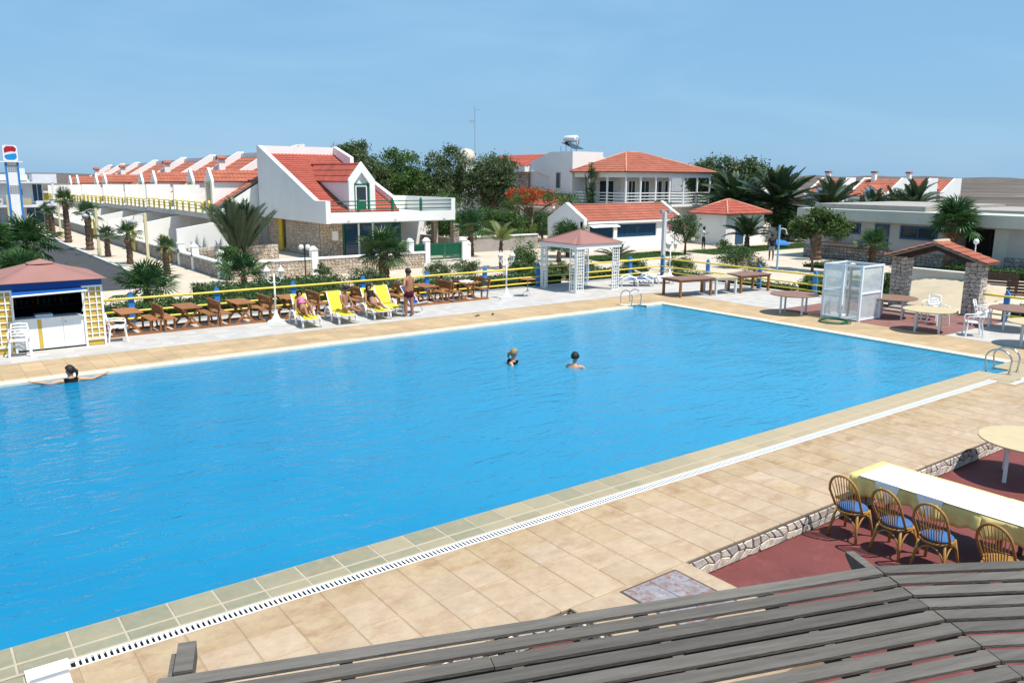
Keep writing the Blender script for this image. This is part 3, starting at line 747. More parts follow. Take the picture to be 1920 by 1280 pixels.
def plastic_chair(lab, loc, rz, arms=True):
    t = thing('plastic_chair', lab, 'chair', loc, rz, 'white plastic garden chairs')      # faces +x
    m = MB(); m.prism([(-.2, -.22, .43), (.22, -.24, .45), (.24, 0, .452), (.22, .24, .45), (-.2, .22, .43)], (0, 0, .022)); m.build('seat', PLASTIC, t)
    for s in (-1, 1):
        MB().bar((.2, .23*s, .44), (.25, .26*s, 0), .045, .04).build('leg', PLASTIC, t); MB().bar((-.2, .21*s, .46), (-.27, .24*s, 0), .045, .04).build('leg', PLASTIC, t)
        MB().tube([(-.2, .215*s, .44), (-.26, .22*s, .66), (-.31, .19*s, .86)], .02, 6).build('back_post', PLASTIC, t, True)
        if arms: MB().tube([(-.26, .23*s, .66), (-.05, .27*s, .67), (.2, .26*s, .65), (.235, .25*s, .6), (.22, .24*s, .45)], .021, 6).build('armrest', PLASTIC, t, True)
    for k, (zz) in enumerate((.53, .61, .69, .77, .85)):
        x = -.215-(zz-.46)*.25; MB().tube([(x, -.205, zz), (x-.03, 0, zz+(.02 if k == 4 else 0)), (x, .205, zz)], .024 if k == 4 else .02, 6).build('back_slat', PLASTIC, t, True)
    return t
plastic_chair('white slatted plastic chair in front of the kiosk counter', (2.3, 26.05, 0), R(-100))
plastic_chair('white plastic armchair beside the right lattice panel of the kiosk', (4.95, 26.75, .008), R(-10))
plastic_chair('white plastic chair behind the cream table, backed to the brown table', (29.7, 14.4, .004), R(190))
plastic_chair('white plastic chair seen from the side behind the cream table on red tiles', (28.9, 13.75, .004), R(-110))
plastic_chair('white plastic chair pulled up to the right side of the cream table', (27.75, 12.05, .004), R(125))
plastic_chair('white plastic chair beside the brown table by the blue post', (30.0, 12.75, .004), R(-75))

def trestle(lab, corners, h, top, legm, z0=.008):
    c = sum((Vector(p) for p in corners), Vector((0, 0)))/4
    t = thing('banquet_table', lab, 'table', (c.x, c.y, z0), 0, 'long tables behind the far right pool corner'); q = [Vector(p)-c for p in corners]
    MB().prism([(p.x, p.y, h-.05) for p in q], (0, 0, .05)).build('table_top', top, t)
    MB().prism([(p.x*.92, p.y*.9, h-.13) for p in q], (0, 0, .078)).build('apron', legm, t)
    for p in q: x, y = p.x*.9, p.y*.87; MB().box(x-.045, y-.045, 0, x+.045, y+.045, h-.052).build('leg', legm, t)
trestle('long brown table nearest the pool corner, left of the cream one', ((26.3, 24.5), (26.2, 23.3), (27.95, 22.95), (28.5, 24.0)), .76, BROWN, WOOD)
trestle('cream topped table with white legs between two brown tables', ((28.55, 24.1), (28.1, 22.95), (29.2, 22.65), (29.7, 23.65)), .75, CREAM, LEGG)
trestle('long brown table against the right fence, behind the cream one', ((29.8, 23.75), (29.45, 22.7), (31.3, 22.45), (31.4, 23.5)), .78, BROWN, WOOD)
# ------------------------------------------------------------------ yellow and blue fence
def fence(lab, pts, a, b, loc, skip=()):
    t = thing('fence', lab, 'fence', loc)
    d = (Vector(b)-Vector(a)).normalized(); n = Vector((-d.y, d.x))
    for k, (x, y) in enumerate(pts):
        m = MB(); P = Vector((x, y)); w = .092
        o = P - d*w; q = P + d*w; h = 1.08
        prof = [(o.x, o.y, 0), (q.x, q.y, 0), (q.x, q.y, h-.12), (P.x, P.y, h+.03), (o.x, o.y, h-.12)]
        pr = [Vector(p)-Vector((n.x, n.y, 0))*.05 for p in prof]
        m.prism(pr, (n.x*.1, n.y*.1, 0)); m.build('post', BLUE, t, world=True)
    for z, r in ((.90, .04), (.48, .032), (.22, .032)):
        N = 24; pp = []
        for i in range(N+1):
            f = i/N; p = Vector(a).lerp(Vector(b), f); pp.append((p.x, p.y, z+.004*math.sin(f*40)))
        MB().tube(pp, r, 8).build('rail', YELLOW, t, True, True)
FX = [5.95, 8.8, 11.65, 14.55, 17.5, 20.45, 23.44, 26.5, 29.4]
fence('long yellow railed fence with blue posts behind the picnic tables', [(x, 29.5) for x in FX], (4.7, 29.42), (31.55, 29.42), (5.9, 29.5, .008))
fence('yellow railed fence with blue posts behind the long brown tables', [(31.65, y) for y in (29.4, 26.4, 23.35, 20.45, 17.75)], (31.57, 29.4), (31.57, 17.3), (31.65, 23, .008))
fence('yellow railed fence with blue post right of the stone gateway', [(31.65, y) for y in (12.7, 9.6, 6.7)], (31.57, 13.5), (31.57, 4), (31.65, 9.6, .008))

# ------------------------------------------------------------------ lattice helper
def lattice(x0, z0, x1, z1, nx, nz, w=.028, d=.02, frame=.05):
    """panel in the xz plane, facing -y"""
    m = MB()
    m.box(x0, 0, z0, x0+frame, d*1.5, z1); m.box(x1-frame, 0, z0, x1, d*1.5, z1); m.box(x0+frame, 0, z0, x1-frame, d*1.5, z0+frame); m.box(x0+frame, 0, z1-frame, x1-frame, d*1.5, z1)
    for i in range(1, nx):
        x = x0+(x1-x0)*i/nx; m.box(x-w/2, .002, z0+frame, x+w/2, d*.6, z1-frame)
    for j in range(1, nz):
        z = z0+(z1-z0)*j/nz; m.box(x0+frame, d*.6+.001, z-w/2, x1-frame, d*1.2, z+w/2)
    return m

def gazebo():
    X0, X1, Y0, Y1 = 23.4, 25.95, 26.75, 29.25; t = thing('gazebo', 'white lattice gazebo with salmon canvas roof beside the far pool edge', 'gazebo', ((X0+X1)/2, (Y0+Y1)/2, .008))
    off = Vector(t.location)
    for cx, cy, sx, sy in ((X0, Y0, 1, 1), (X1, Y0, -1, 1), (X0, Y1, 1, -1), (X1, Y1, -1, -1)):
        w = .42
        p = lattice(0, 0, w, 1.93, 3, 14, .03, .02, .04); M1 = Matrix.Translation(Vector((cx if sx > 0 else cx-w, cy-(.015), 0))-Vector((off.x, off.y, 0)))
        q = MB().add(p, M1); q.build('lattice_panel', WPAINT, t)
        M2 = Matrix.Translation(Vector((cx, cy+.02 if sy > 0 else cy-w-.02, 0))-Vector((off.x, off.y, 0))) @ Matrix.Rotation(R(90), 4, 'Z')
        q = MB().add(p, M2); q.build('lattice_panel', WPAINT, t)
        MB().box(cx-.03*sx-off.x, cy+.04*sy-off.y, 0, cx+.03*sx-off.x+.0, cy+.09*sy-off.y, 1.95).build('corner_post', WPAINT, t)
    m = MB(); x0, x1, y0, y1 = X0-.06-off.x, X1+.06-off.x, Y0-.06-off.y, Y1+.06-off.y
    m.box(x0, y0, 1.93, x1, y0+.04, 2.13); m.box(x0, y1-.04, 1.93, x1, y1, 2.13); m.box(x0, y0+.04, 1.93, x0+.04, y1-.04, 2.13); m.box(x1-.04, y0+.04, 1.93, x1, y1-.04, 2.13)
    m.build('fascia', WPAINT, t)
    e = .05; c = [(x0-e, y0-e, 2.12), (x1+e, y0-e, 2.12), (x1+e, y1+e, 2.12), (x0-e, y1+e, 2.12)]; ap = (0, 0, 2.68)
    r = MB()
    for i in range(4):
        a, b = Vector(c[i]), Vector(c[(i+1) % 4]); A = Vector(ap); N = 8; k = len(r.v)
        for j in range(N+1):                       # canvas sags a little between its edges
            f = j/N; l, rr = a.lerp(A, f), b.lerp(A, f)
            for q in range(7): u = q/6; p = l.lerp(rr, u); p.z -= .05*math.sin(PI*f)*(.3+.7*math.sin(PI*u)); r.v.append(tuple(p))
        for j in range(N):
            for q in range(6): h = k+j*7+q; r.f.append((h, h+1, h+8, h+7))
    o = r.build('canvas_roof', CANOPY, t, True); s = o.modifiers.new('t', 'SOLIDIFY'); s.thickness = .012
    for i in range(4): MB().tube([Vector(c[i])+Vector((0, 0, .012)), Vector(ap)+Vector((0, 0, .012))], .014, 5).build('hip_seam', CANOPY, t)
gazebo()

def kiosk():
    X0, X1, Y0, Y1 = 1.72, 4.58, 26.5, 29.2; t = thing('bar_kiosk', 'white and blue poolside bar kiosk with salmon roof and lattice side panels', 'kiosk', (3.15, 27.8, .008))
    def P(n, m, mat, par=None, **k): return m.build(n, mat, par or t, world=True, **k)
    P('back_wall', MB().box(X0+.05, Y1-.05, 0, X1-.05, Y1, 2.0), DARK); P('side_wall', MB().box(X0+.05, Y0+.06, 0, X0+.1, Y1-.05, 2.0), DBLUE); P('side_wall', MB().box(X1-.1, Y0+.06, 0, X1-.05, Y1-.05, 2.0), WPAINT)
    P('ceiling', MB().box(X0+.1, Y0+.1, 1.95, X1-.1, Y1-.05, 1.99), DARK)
    P('fascia', MB().box(X0, Y0-.02, 1.72, X1, Y0+.03, 2.02), DBLUE); P('side_fascia', MB().box(X1-.05, Y0+.03, 1.72, X1, Y1, 2.02), DBLUE); P('side_fascia', MB().box(X0, Y0+.03, 1.72, X0+.05, Y1, 2.02), DBLUE)
    for x0, x1 in ((X0, X0+.56), (X1-.56, X1)):
        P('yellow_panel', MB().box(x0+.02, Y0-.005, .02, x1-.02, Y0+.02, 1.74), M('yellow_board', (.62, .42, .07), .6, .1, 3, .1, 40, .3))
        l = lattice(x0, .18, x1, 1.8, 3, 9, .032, .022, .06); P('lattice_panel', MB().add(l, Matrix.Translation((0, Y0-.045, 0))), WPAINT)
        P('panel_foot', MB().box(x0, Y0-.045, .0, x0+.06, Y0-.012, .18), WPAINT); P('panel_foot', MB().box(x1-.06, Y0-.045, .0, x1, Y0-.012, .18), WPAINT)
    xa, xb = X0+.56, X1-.56; w = (xb-xa-.09)/3
    x = xa
    for k in range(3):
        if k == 1: P('yellow_stripe', MB().box(x, Y0, .05, x+.09, Y0+.03, .92), M('yellow_board', (.66, .47, .10))); x += .09
        P('counter_panel', MB().box(x+.004, Y0-.004, .06, x+w-.004, Y0+.03, .92), WPAINT)
        if k == 2: P('door_knob', MB().lathe([(.012, 0), (.02, .012), (.012, .024)], 10, (x+.07, Y0-.02, .78)), GREYM)
        x += w
    P('plinth', MB().box(xa, Y0+.01, 0, xb, Y0+.05, .06), DARK)
    P('counter_top', MB().box(xa, Y0-.06, .92, xb, Y0+.45, .955), WPAINT); P('counter_box', MB().box(xa+w*.95, Y0+.06, .956, xa+w*1.75, Y0+.4, 1.03), WPAINT)
    P('shutter_bar', MB().tube([(xa-.05, Y0-.42, 1.66), (xb+.1, Y0-.42, 1.70)], .025, 8), WPAINT)
    P('shutter_arm', MB().tube([(xa-.03, Y0-.4, 1.66), (xa-.02, Y0, 1.0)], .014, 6), WPAINT); P('shutter_arm', MB().tube([(xb+.06, Y0-.4, 1.69), (xb-.02, Y0, 1.05)], .014, 6), WPAINT)
    P('shutter', MB().prism([(xa, Y0-.02, 1.77), (xb, Y0-.02, 1.77), (xb+.05, Y0-.4, 1.72), (xa-.05, Y0-.4, 1.68)], (0, 0, -.02)), DBLUE)
    for k, z in enumerate((.95, 1.25, 1.52)): P('shelf', MB().box(xa, Y1-.32, z, xb+.4, Y1-.06, z+.025), M('dark_shelf', (.10, .07, .05)))
    # low hip roof in canvas with a small cap
    e = .12; c = [(X0-e, Y0-e-.1, 2.0), (X1+e, Y0-e-.1, 2.0), (X1+e, Y1+e, 2.0), (X0-e, Y1+e, 2.0)]; a = (3.2, 27.75, 2.5); r = MB()
    for i in range(4):
        p, q = Vector(c[i]), Vector(c[(i+1) % 4]); A = Vector(a); N = 8; k = len(r.v)
        for j in range(N+1):
            f = j/N*.93; l, rr = p.lerp(A, f), q.lerp(A, f)
            for s in range(7): u = s/6; z = l.lerp(rr, u); z.z -= .06*math.sin(PI*f)*(.3+.7*math.sin(PI*u)); r.v.append(tuple(z))
        for j in range(N):
            for s in range(6): h = k+j*7+s; r.f.append((h, h+1, h+8, h+7))
    o = P('canvas_roof', r, CANOPY, smooth=True); o.modifiers.new('t', 'SOLIDIFY').thickness = .012
    cap = MB(); q = [Vector(c[i]).lerp(Vector(a), .78)+Vector((0, 0, .012)) for i in range(4)]
    for i in range(4): cap.quad(q[i], q[(i+1) % 4], Vector(a)+Vector((0, 0, .03)))
    o = P('vent_cap', cap, CANOPY); o.modifiers.new('t', 'SOLIDIFY').thickness = .015
    # bottles on the back shelf
    bm = MB().lathe([(.035, 0), (.037, .16), (.014, .21), (.013, .27)], 10)
    cols = [(.35, .05, .04), (.04, .16, .07), (.45, .40, .34), (.05, .10, .30), (.40, .22, .05), (.10, .05, .03)]
    mm = [bm.mesh('bottle', M('bottle_glass_%d' % i, c_, .15, .05, 4, 0, 20, .5), True) for i, c_ in enumerate(cols)]
    for k in range(22):
        o = bpy.data.objects.new('bottle', mm[(k*5+k//4) % 6]); COL.objects.link(o); o.location = (xa+.12+.078*k+random.uniform(-.01, .01), 29.03, 1.283 if k % 2 else .983); o.scale.z = random.uniform(.8, 1.1)
        tag(o, 'dark bottle on a shelf at the back of the kiosk', 'bottle', 'bottles on the kiosk shelves')
kiosk()

# ------------------------------------------------------------------ white lantern posts
LGLASS = glassmat('lantern_glass', (.42, .40, .36), .2)
def lantern_post(lab, x, y, n, rot, h=1.72):
    t = thing('lantern_post', lab, 'street lamp', (x, y, .008), rot, 'white lantern posts on the pool deck')
    MB().box(-.24, -.24, 0, .24, .24, .1).build('plinth', WPAINT, t)
    MB().lathe([(.2, .1), (.2, .13), (.13, .17), (.075, .32), (.045, .42), (.038, .45)], 14).build('base', WPAINT, t, True)
    MB().lathe([(.034, .44), (.03, 1.0), (.036, 1.02), (.028, 1.04), (.026, h-.02)], 12).build('pole', WPAINT, t, True)
    dirs = {2: (0, PI), 3: (0, 2*PI/3, 4*PI/3)}[n]
    for a in dirs:
        c, s = math.cos(a), math.sin(a); r = .24
        arm = MB().tube([(0, 0, h-.25), (c*.1, s*.1, h-.33), (c*.2, s*.2, h-.28), (c*r, s*r, h-.16)], .014, 6).build('arm', WPAINT, t, True)
        L = MB().lathe([(.06, h-.14), (.1, h+.08)], 6, (c*r, s*r, 0)).build('lantern', LGLASS, t)
        MB().lathe([(.125, h+.08), (.12, h+.095), (.05, h+.2), (.02, h+.22), (.022, h+.25), (.004, h+.29)], 6, (c*r, s*r, 0)).build('lantern_roof', WPAINT, L)
        MB().lathe([(.03, h-.2), (.066, h-.15), (.062, h-.138)], 6, (c*r, s*r, 0)).build('lantern_cup', WPAINT, L)
        for k in range(6):
            b = 2*PI*k/6; MB().bar((c*r+.062*math.cos(b), s*r+.062*math.sin(b), h-.14), (c*r+.102*math.cos(b), s*r+.102*math.sin(b), h+.08), .01, .01).build('mullion', WPAINT, L)
    if n == 3:
        L = MB().lathe([(.06, h), (.1, h+.2)], 6).build('lantern', LGLASS, t); MB().lathe([(.125, h+.2), (.05, h+.32), (.004, h+.4)], 6).build('lantern_roof', WPAINT, L)
lantern_post('white twin lantern post left of the yellow sun loungers', 10.0, 27.0, 2, R(-35))
lantern_post('white twin lantern post between the picnic tables and the gazebo', 19.95, 27.2, 2, R(-36))
lantern_post('white three lantern post in the far fence corner', 31.0, 28.3, 3, R(-36), 1.66)

# ------------------------------------------------------------------ loungers
def lounger(lab, x, y, rz=0, fabric=None, back=52, z0=.008, group='yellow sun loungers'):
    t = thing('sun_lounger', lab, 'sun lounger', (x, y, z0), rz, group)      # foot towards -y; origin under the middle
    Y = fabric or CLOTH('yellow_sling', (.70, .57, .06)); c, s = math.cos(R(back)), math.sin(R(back)); by = .2
    for sx in (-1, 1):
        MB().tube([(.29*sx, -.88, .29), (.3*sx, -.3, .3), (.3*sx, .2, .31), (.29*sx, .75, .27)], .026, 7).build('side_rail', PLASTIC, t, True)
        MB().tube([(.3*sx, -.82, .0), (.3*sx, -.8, .2), (.3*sx, -.66, .33), (.3*sx, -.48, .36)], .038, 8).build('leg', PLASTIC, t, True)
        MB().tube([(.31*sx, .68, 0), (.32*sx, .66, .25), (.33*sx, .5, .42), (.33*sx, .25, .46), (.33*sx, .02, .4), (.32*sx, -.08, .2), (.31*sx, -.1, 0)], .042, 8).build('armrest', PLASTIC, t, True)
        MB().tube([(.25*sx, by, .33), (.25*sx, by+.78*c, .33+.78*s)], .02, 7).build('back_rail', PLASTIC, t, True)
    m = MB()
    N = 10
    for k in range(N+1):
        f = k/N
        for u in (-1, -.5, 0, .5, 1): m.v.append((.27*u, -.9+(by+.9)*f, .335-.035*(1-u*u)*(.4+.6*math.sin(PI*f))))
    for k in range(N):
        for u in range(4): h = k*5+u; m.f.append((h, h+1, h+6, h+5))
    o = m.build('seat_sling', Y, t, True); o.modifiers.new('t', 'SOLIDIFY').thickness = .008
    m = MB()
    for k in range(N+1):
        f = k/N
        for u in (-1, -.5, 0, .5, 1): q = .03*(1-u*u); m.v.append((.265*u*(1 if f < .93 else .93), by+.02+f*.8*c+q*s, .34+f*.8*s-q*c))
    for k in range(N):
        for u in range(4): h = k*5+u; m.f.append((h, h+1, h+6, h+5))
    o = m.build('back_sling', Y, t, True); o.modifiers.new('t', 'SOLIDIFY').thickness = .008
    MB().tube([(-.26, -.88, .3), (.26, -.88, .3)], .022, 6).build('cross_bar', PLASTIC, t, True)
LX = [(10.72, 26.25, 'yellow sling sun lounger with the girl in pink lying on it'), (12.02, 26.25, 'yellow sling sun lounger with a person sitting upright on its foot end'),
      (13.42, 26.38, 'yellow sling sun lounger with a person in a dark bikini lying on it'), (14.15, 26.75, 'empty yellow sling sun lounger behind the standing man')]
for x, y, lb in LX: lounger(lb, x, y, R(-6))
lounger('white lounger with blue sling right of the gazebo', 27.4, 27.2, R(60), CLOTH('navy_sling', (.03, .06, .25)), 6, group='loungers right of the gazebo')
lounger('all white plastic lounger by the fence corner', 28.9, 27.3, R(60), CLOTH('white_sling', (.78, .78, .78)), 20, group='loungers right of the gazebo')
def deck_chair():
    t = thing('deck_chair', 'white framed folding chair with blue canvas seat behind the standing man', 'chair', (15.0, 26.3, .008), R(-70))
    for s in (-1, 1):
        MB().tube([(-.42, .25*s, .98), (.05, .25*s, .32), (.3, .25*s, 0)], .016, 6).build('back_rail', WPAINT, t); MB().tube([(.42, .25*s, .42), (-.05, .25*s, .3), (-.35, .25*s, 0)], .016, 6).build('seat_rail', WPAINT, t)
    for p in ((-.42, .98), (.42, .42), (.3, .012), (-.35, .012)): MB().tube([(p[0], -.25, p[1]), (p[0], .25, p[1])], .014, 6).build('cross_bar', WPAINT, t)
    m = MB()
    prof = [(-.42, .96), (-.3, .74), (-.15, .48), (.02, .34), (.2, .34), (.42, .42)]
    for x, z in prof: m.v += [(x, -.235, z), (x, .235, z)]
    for k in range(5): m.f.append((2*k, 2*k+1, 2*k+3, 2*k+2))
    m.build('canvas', CLOTH('navy_sling', (.03, .06, .25)), t, True).modifiers.new('t', 'SOLIDIFY').thickness = .006
deck_chair()

# ------------------------------------------------------------------ wooden picnic sets along the fence
def picnic(lab, x, y, rz=0):
    t = thing('picnic_set', lab, 'picnic table', (x, y, .008), rz, 'teak picnic sets along the fence')
    tw = MB()
    for k in range(6): y0 = -.335+.113*k; tw.box(y0, -.62, .7, y0+.105, .62, .728)
    tw.build('table_top', WOOD, t)
    for s in (-1, 1):
        MB().bar((-.3, .45*s, .05), (.28, .45*s, .69), .03, .07, (1, 0, 0)).build('cross_leg', WOOD, t); MB().bar((.3, .48*s, .05), (-.28, .48*s, .69), .03, .07, (1, 0, 0)).build('cross_leg', WOOD, t)
        MB().box(-.88, .52*s-.03, .0, .88, .52*s+.03, .07).build('runner', WOOD, t)
        se = MB()
        for k in range(4): x0 = s*(.50+.092*k); se.box(x0, -.62, .42, x0+s*.084, .62, .445)
        se.build('bench_seat', WOOD, t)
        for q in (-1, 1):
            MB().box(s*.52, q*.5-.025, .07, s*.58, q*.5+.025, .42).build('bench_leg', WOOD, t)
            MB().bar((s*.83, q*.5, .07), (s*.93, q*.5, .84), .045, .05, (1, 0, 0)).build('bench_leg', WOOD, t)
        bk = MB()
        for k in range(3): z = .55+.105*k; xx = s*(.885+.013*(z-.5)/.1); bk.box(xx-.012, -.62, z, xx+.012, .62, z+.085)
        bk.build('bench_back', WOOD, t)
PXS = [5.5, 7.32, 9.1, 10.9, 12.7, 14.5, 16.5, 18.4]
for k, x in enumerate(PXS): picnic('%s teak picnic set from the kiosk along the yellow fence' % ORD[k], x, 27.95 + (.0 if k < 3 else .12), R(random.uniform(-1.5, 1.5)))
def towel():
    m = MB(); N = 14
    for j in range(N+1):
        for i in range(N+1):
            u, v = i/N, j/N; m.v.append((18.2+.55*u, 27.75+.5*v, .745+.05*math.sin(PI*u)*math.sin(PI*v)+.02*math.sin(u*17)*math.sin(v*11+1)))
    for j in range(N):
        for i in range(N): k = j*(N+1)+i; m.f.append((k, k+1, k+N+2, k+N+1))
    o = m.build('towel', CLOTH('white_towel', (.8, .8, .8)), None, True); o.modifiers.new('t', 'SOLIDIFY').thickness = -.012; tag(o, 'crumpled white towel on the last picnic table before the gazebo', 'towel')
    m = MB().lathe([(.12, 0), (.14, .03), (.12, .08), (.05, .1)], 9, (17.98+.05, 28.1, .738)); tag(m.build('bag', CLOTH('purple_cloth', (.09, .03, .10)), None, True), 'small dark purple bag beside the white towel on the picnic table', 'bag')
towel()
def bistro():
    t = thing('bistro_table', 'small round wooden bistro table with thin metal base left of the gazebo', 'table', (21.15, 27.3, .008))
    MB().lathe([(.33, .72), (.335, .735), (.33, .75)], 24).build('table_top', WOOD, t); MB().tube([(0, 0, .72), (0, 0, .2)], .018, 8).build('column', GREYM, t)
    for k in range(4): a = k*PI/2+.4; c, s = math.cos(a), math.sin(a); MB().tube([(0, 0, .3), (c*.1, s*.1, .2), (c*.22, s*.22, .12), (c*.28, s*.28, 0)], .012, 6).build('foot', PLASTIC, t, True)
bistro()
for k, (x, y, r, lb) in enumerate(((16.55, 24.35, .3, 'left flip flop of a pair lying on the far tan deck'), (17.2, 24.3, .9, 'right flip flop of a pair lying on the far tan deck'))):
    t = thing('flip_flop', lb, 'sandal', (x, y, .002), r, 'flip flops on the tan deck')
    MB().prism([(-.13, -.035, 0), (-.05, -.03, 0), (.05, -.045, 0), (.12, -.04, 0), (.14, 0, 0), (.11, .04, 0), (.03, .04, 0), (-.06, .03, 0), (-.13, .03, 0)], (0, 0, .02)).build('sole', M('rubber', (.03, .03, .035)), t)
    MB().tube([(-.02, -.04, .015), (.04, -.02, .05), (.09, 0, .02), (.04, .02, .05), (-.02, .035, .015)], .008, 5).build('strap', M('rubber', (.03, .03, .035)), t)

# ------------------------------------------------------------------ shower cabin, hose, ladders
def shower():
    X0, X1, Y0, Y1 = 27.05, 28.4, 15.65, 17.1; t = thing('shower_cabin', 'white framed shower cabin with frosted panels beside the pool', 'shower', (27.7, 16.4, .004)); FR = frosted('frosted_panel')
    def P(n, m, mat): return m.build(n, mat, t, world=True)
    ALU = M('white_aluminium', (.80, .82, .84), .35, .03, 3, 0, 30, .4)
    for x, y in ((X0, Y0), (X1, Y0), (X0, Y1), (X1, Y1), (X0, 16.35)):
        P('frame_post', MB().box(x-.04, y-.04, 0, x+.04, y+.04, 2.0), ALU)
    def side(a, b, door=False):
        ax, ay = a; bx, by = b; d = Vector((bx-ax, by-ay)).normalized(); n = Vector((-d.y, d.x))
        A = Vector(a)+d*.04; B = Vector(b)-d*.04
        for z in (.06, 1.0, 1.96): P('frame_rail', MB().bar((A.x, A.y, z), (B.x, B.y, z), .05, .06), ALU)
        for z0, z1 in ((.09, .97), (1.03, 1.93)): P('pane', MB().prism([(A.x, A.y, z0), (B.x, B.y, z0), (B.x, B.y, z1), (A.x, A.y, z1)], (n.x*.006, n.y*.006, 0)), FR)
    side((X0, 16.35), (X0, Y1)); side((X0, Y0), (X1, Y0)); side((X1, Y0), (X1, Y1)); side((X0, Y1), (X1, Y1))
    P('top_rail', MB().bar((X0, Y0+.04, 1.96), (X0, 16.31, 1.96), .05, .06), ALU)
    P('shower_column', MB().tube([(27.75, 16.5, 0), (27.75, 16.5, 1.95), (27.7, 16.45, 2.05), (27.55, 16.35, 2.02)], .05, 10), STEEL)
    P('shower_head', MB().lathe([(.02, .06), (.11, .02), (.11, 0)], 14, (27.52, 16.33, 1.97)), M('shower_cream', (.62, .5, .36)))
    P('tray', MB().box(X0+.05, Y0+.05, 0, X1-.05, Y1-.05, .04), CONC)
shower()
def hose():
    m = MB()
    pts = []
    for k in range(150):
        a = k*.21; r = .50+.06*math.sin(a*.37)+.05*math.sin(a*1.7+.3); pts.append((26.35+r*math.cos(a)*1.0+.04*math.sin(k*.05), 16.15+r*math.sin(a)*.95, .016+.011*(k//30)+.006*math.sin(a*3)))
    m.tube(pts, .014, 6); o = m.build('garden_hose', M('green_hose', (.015, .13, .06), .35, .1, 4, 0, 30, .4), None, True); tag(o, 'coiled dark green garden hose on the tan deck by the shower', 'hose')
hose()
def ladder(lab, x0, x1, yd, yw, z0=.0):
    t = thing('pool_ladder', lab, 'pool ladder', ((x0+x1)/2, yd, z0), 0, 'steel pool ladders')
    s = 1 if yw > yd else -1
    for x in (x0, x1):
        L = abs(yw-yd); pts = [(x, yd, 0)]
        for k in range(13):
            a = PI*(1-k/12)*1.0; pts.append((x, yd+s*(L/2+L*.56*math.cos(a)), .34+.28*math.sin(a)))
        pts += [(x, yw+s*.0, .1), (x, yw-s*.05, -.3), (x, yw-s*.05, -1.1)]
        MB().tube(pts, .022, 10).build('handrail', STEEL, t, True, True); MB().lathe([(.06, 0), (.06, .012), (.03, .02)], 12, (x, yd, 0)).build('floor_flange', STEEL, t, world=True)
    for z in (-.25, -.55, -.85): MB().box(x0, yw-s*.05-.04, z, x1, yw-s*.05+.04, z+.03).build('tread', PLASTIC, t, world=True)
ladder('steel pool ladder at the near right pool corner', 22.9, 23.38, 8.92, 9.5)
ladder('steel pool ladder at the far right pool corner', 22.78, 23.28, 23.3, 22.72, .012)

# ------------------------------------------------------------------ stone gateway with tiled roof
def gateway():
    t = thing('stone_gateway', 'rubble stone gateway with two piers and a red tiled gable roof', 'gateway', (32.1, 15.5, 0)); X0, X1 = 31.75, 32.35
    for y0, y1, h in ((16.55, 17.2, 2.0), (13.7, 14.35, 2.0)):
        p = MB().box(X0+.03, y0+.03, -.06, X1-.03, y1-.03, h).build('pier', DMORTAR, t, world=True)
        stones(p, (X0+.03, y1-.02, 0), (0, -1, 0), (0, 0, 1), y1-y0-.04, h, .19, STONE, .014, True, seed=int(y0*7)); stones(p, (X0+.02, y0+.03, 0), (1, 0, 0), (0, 0, 1), X1-X0-.04, h, .19, STONE3, .014, True, seed=int(y0*9))
    zr, ze = 2.62, 1.98; ya, yb, yc = 17.4, 15.45, 13.5
    MB().prism([(X0+.05, 17.2, 1.98), (X0+.05, 15.45, 2.55), (X0+.05, 13.7, 1.98), (X0+.05, 13.7, 1.86), (X0+.05, 14.2, 1.9), (X0+.05, 15.45, 2.34), (X0+.05, 16.7, 1.9), (X0+.05, 17.2, 1.86)], (.5, 0, 0)).build('gable_beam', M('dark_timber_and_shade', (.06, .04, .03), .8, .2, 5, .3, 30, .2), t, world=True)
    tileroof(t, (X0-.18, ya, ze), (X1-X0+.42, 0, 0), (0, yb-ya, zr-ze), TERRA2, wave=.2, course=.33); tileroof(t, (X0-.18, yc, ze), (X1-X0+.42, 0, 0), (0, yb-yc, zr-ze), TERRA2, wave=.2, course=.33)
    MB().tube([(X0-.2, yb, zr+.05), (X1+.26, yb, zr+.05)], .09, 10).build('ridge_tiles', M('pale_ridge', (.5, .36, .26)), t, True, True)
gateway()
# ------------------------------------------------------------------ buildings
def root(name, lab, cat, loc, group=None):
    t = thing(name, lab, cat, loc, 0, group)
    def P(n, m, mat, par=None, smooth=False, kind=None): return m.build(n, mat, par or t, smooth, True, kind)
    return t, P
def window(P, t, face, a0, a1, z0, z1, plane, frame, glass, depth=.06, bars=0, name='window', fw=.07):
    """face 'y-': wall plane y = plane looking to -y, a = x range; 'x-': wall plane x = plane looking to -x, a = y range"""
    def bx(m, u0, u1, w0, w1, d0, d1):
        if face == 'y-': m.box(u0, plane-d1, w0, u1, plane-d0, w1)
        else: m.box(plane-d1, u0, w0, plane-d0, u1, w1)
    m = MB(); bx(m, a0, a0+fw, z0, z1, .003, depth); bx(m, a1-fw, a1, z0, z1, .003, depth); bx(m, a0+fw, a1-fw, z1-fw, z1, .003, depth); bx(m, a0+fw, a1-fw, z0, z0+fw, .003, depth)
    for k in range(1, bars+1): u = a0+(a1-a0)*k/(bars+1); bx(m, u-fw*.35, u+fw*.35, z0+fw, z1-fw, .004, depth*.9)
    f = P(name, m, frame)
    for k in range(bars+1):
        u0 = a0+fw if k == 0 else a0+(a1-a0)*k/(bars+1)+fw*.35; u1 = a1-fw if k == bars else a0+(a1-a0)*(k+1)/(bars+1)-fw*.35
        m = MB(); bx(m, u0, u1, z0+fw, z1-fw, .004, .02); P('pane', m, glass, f)
    return f

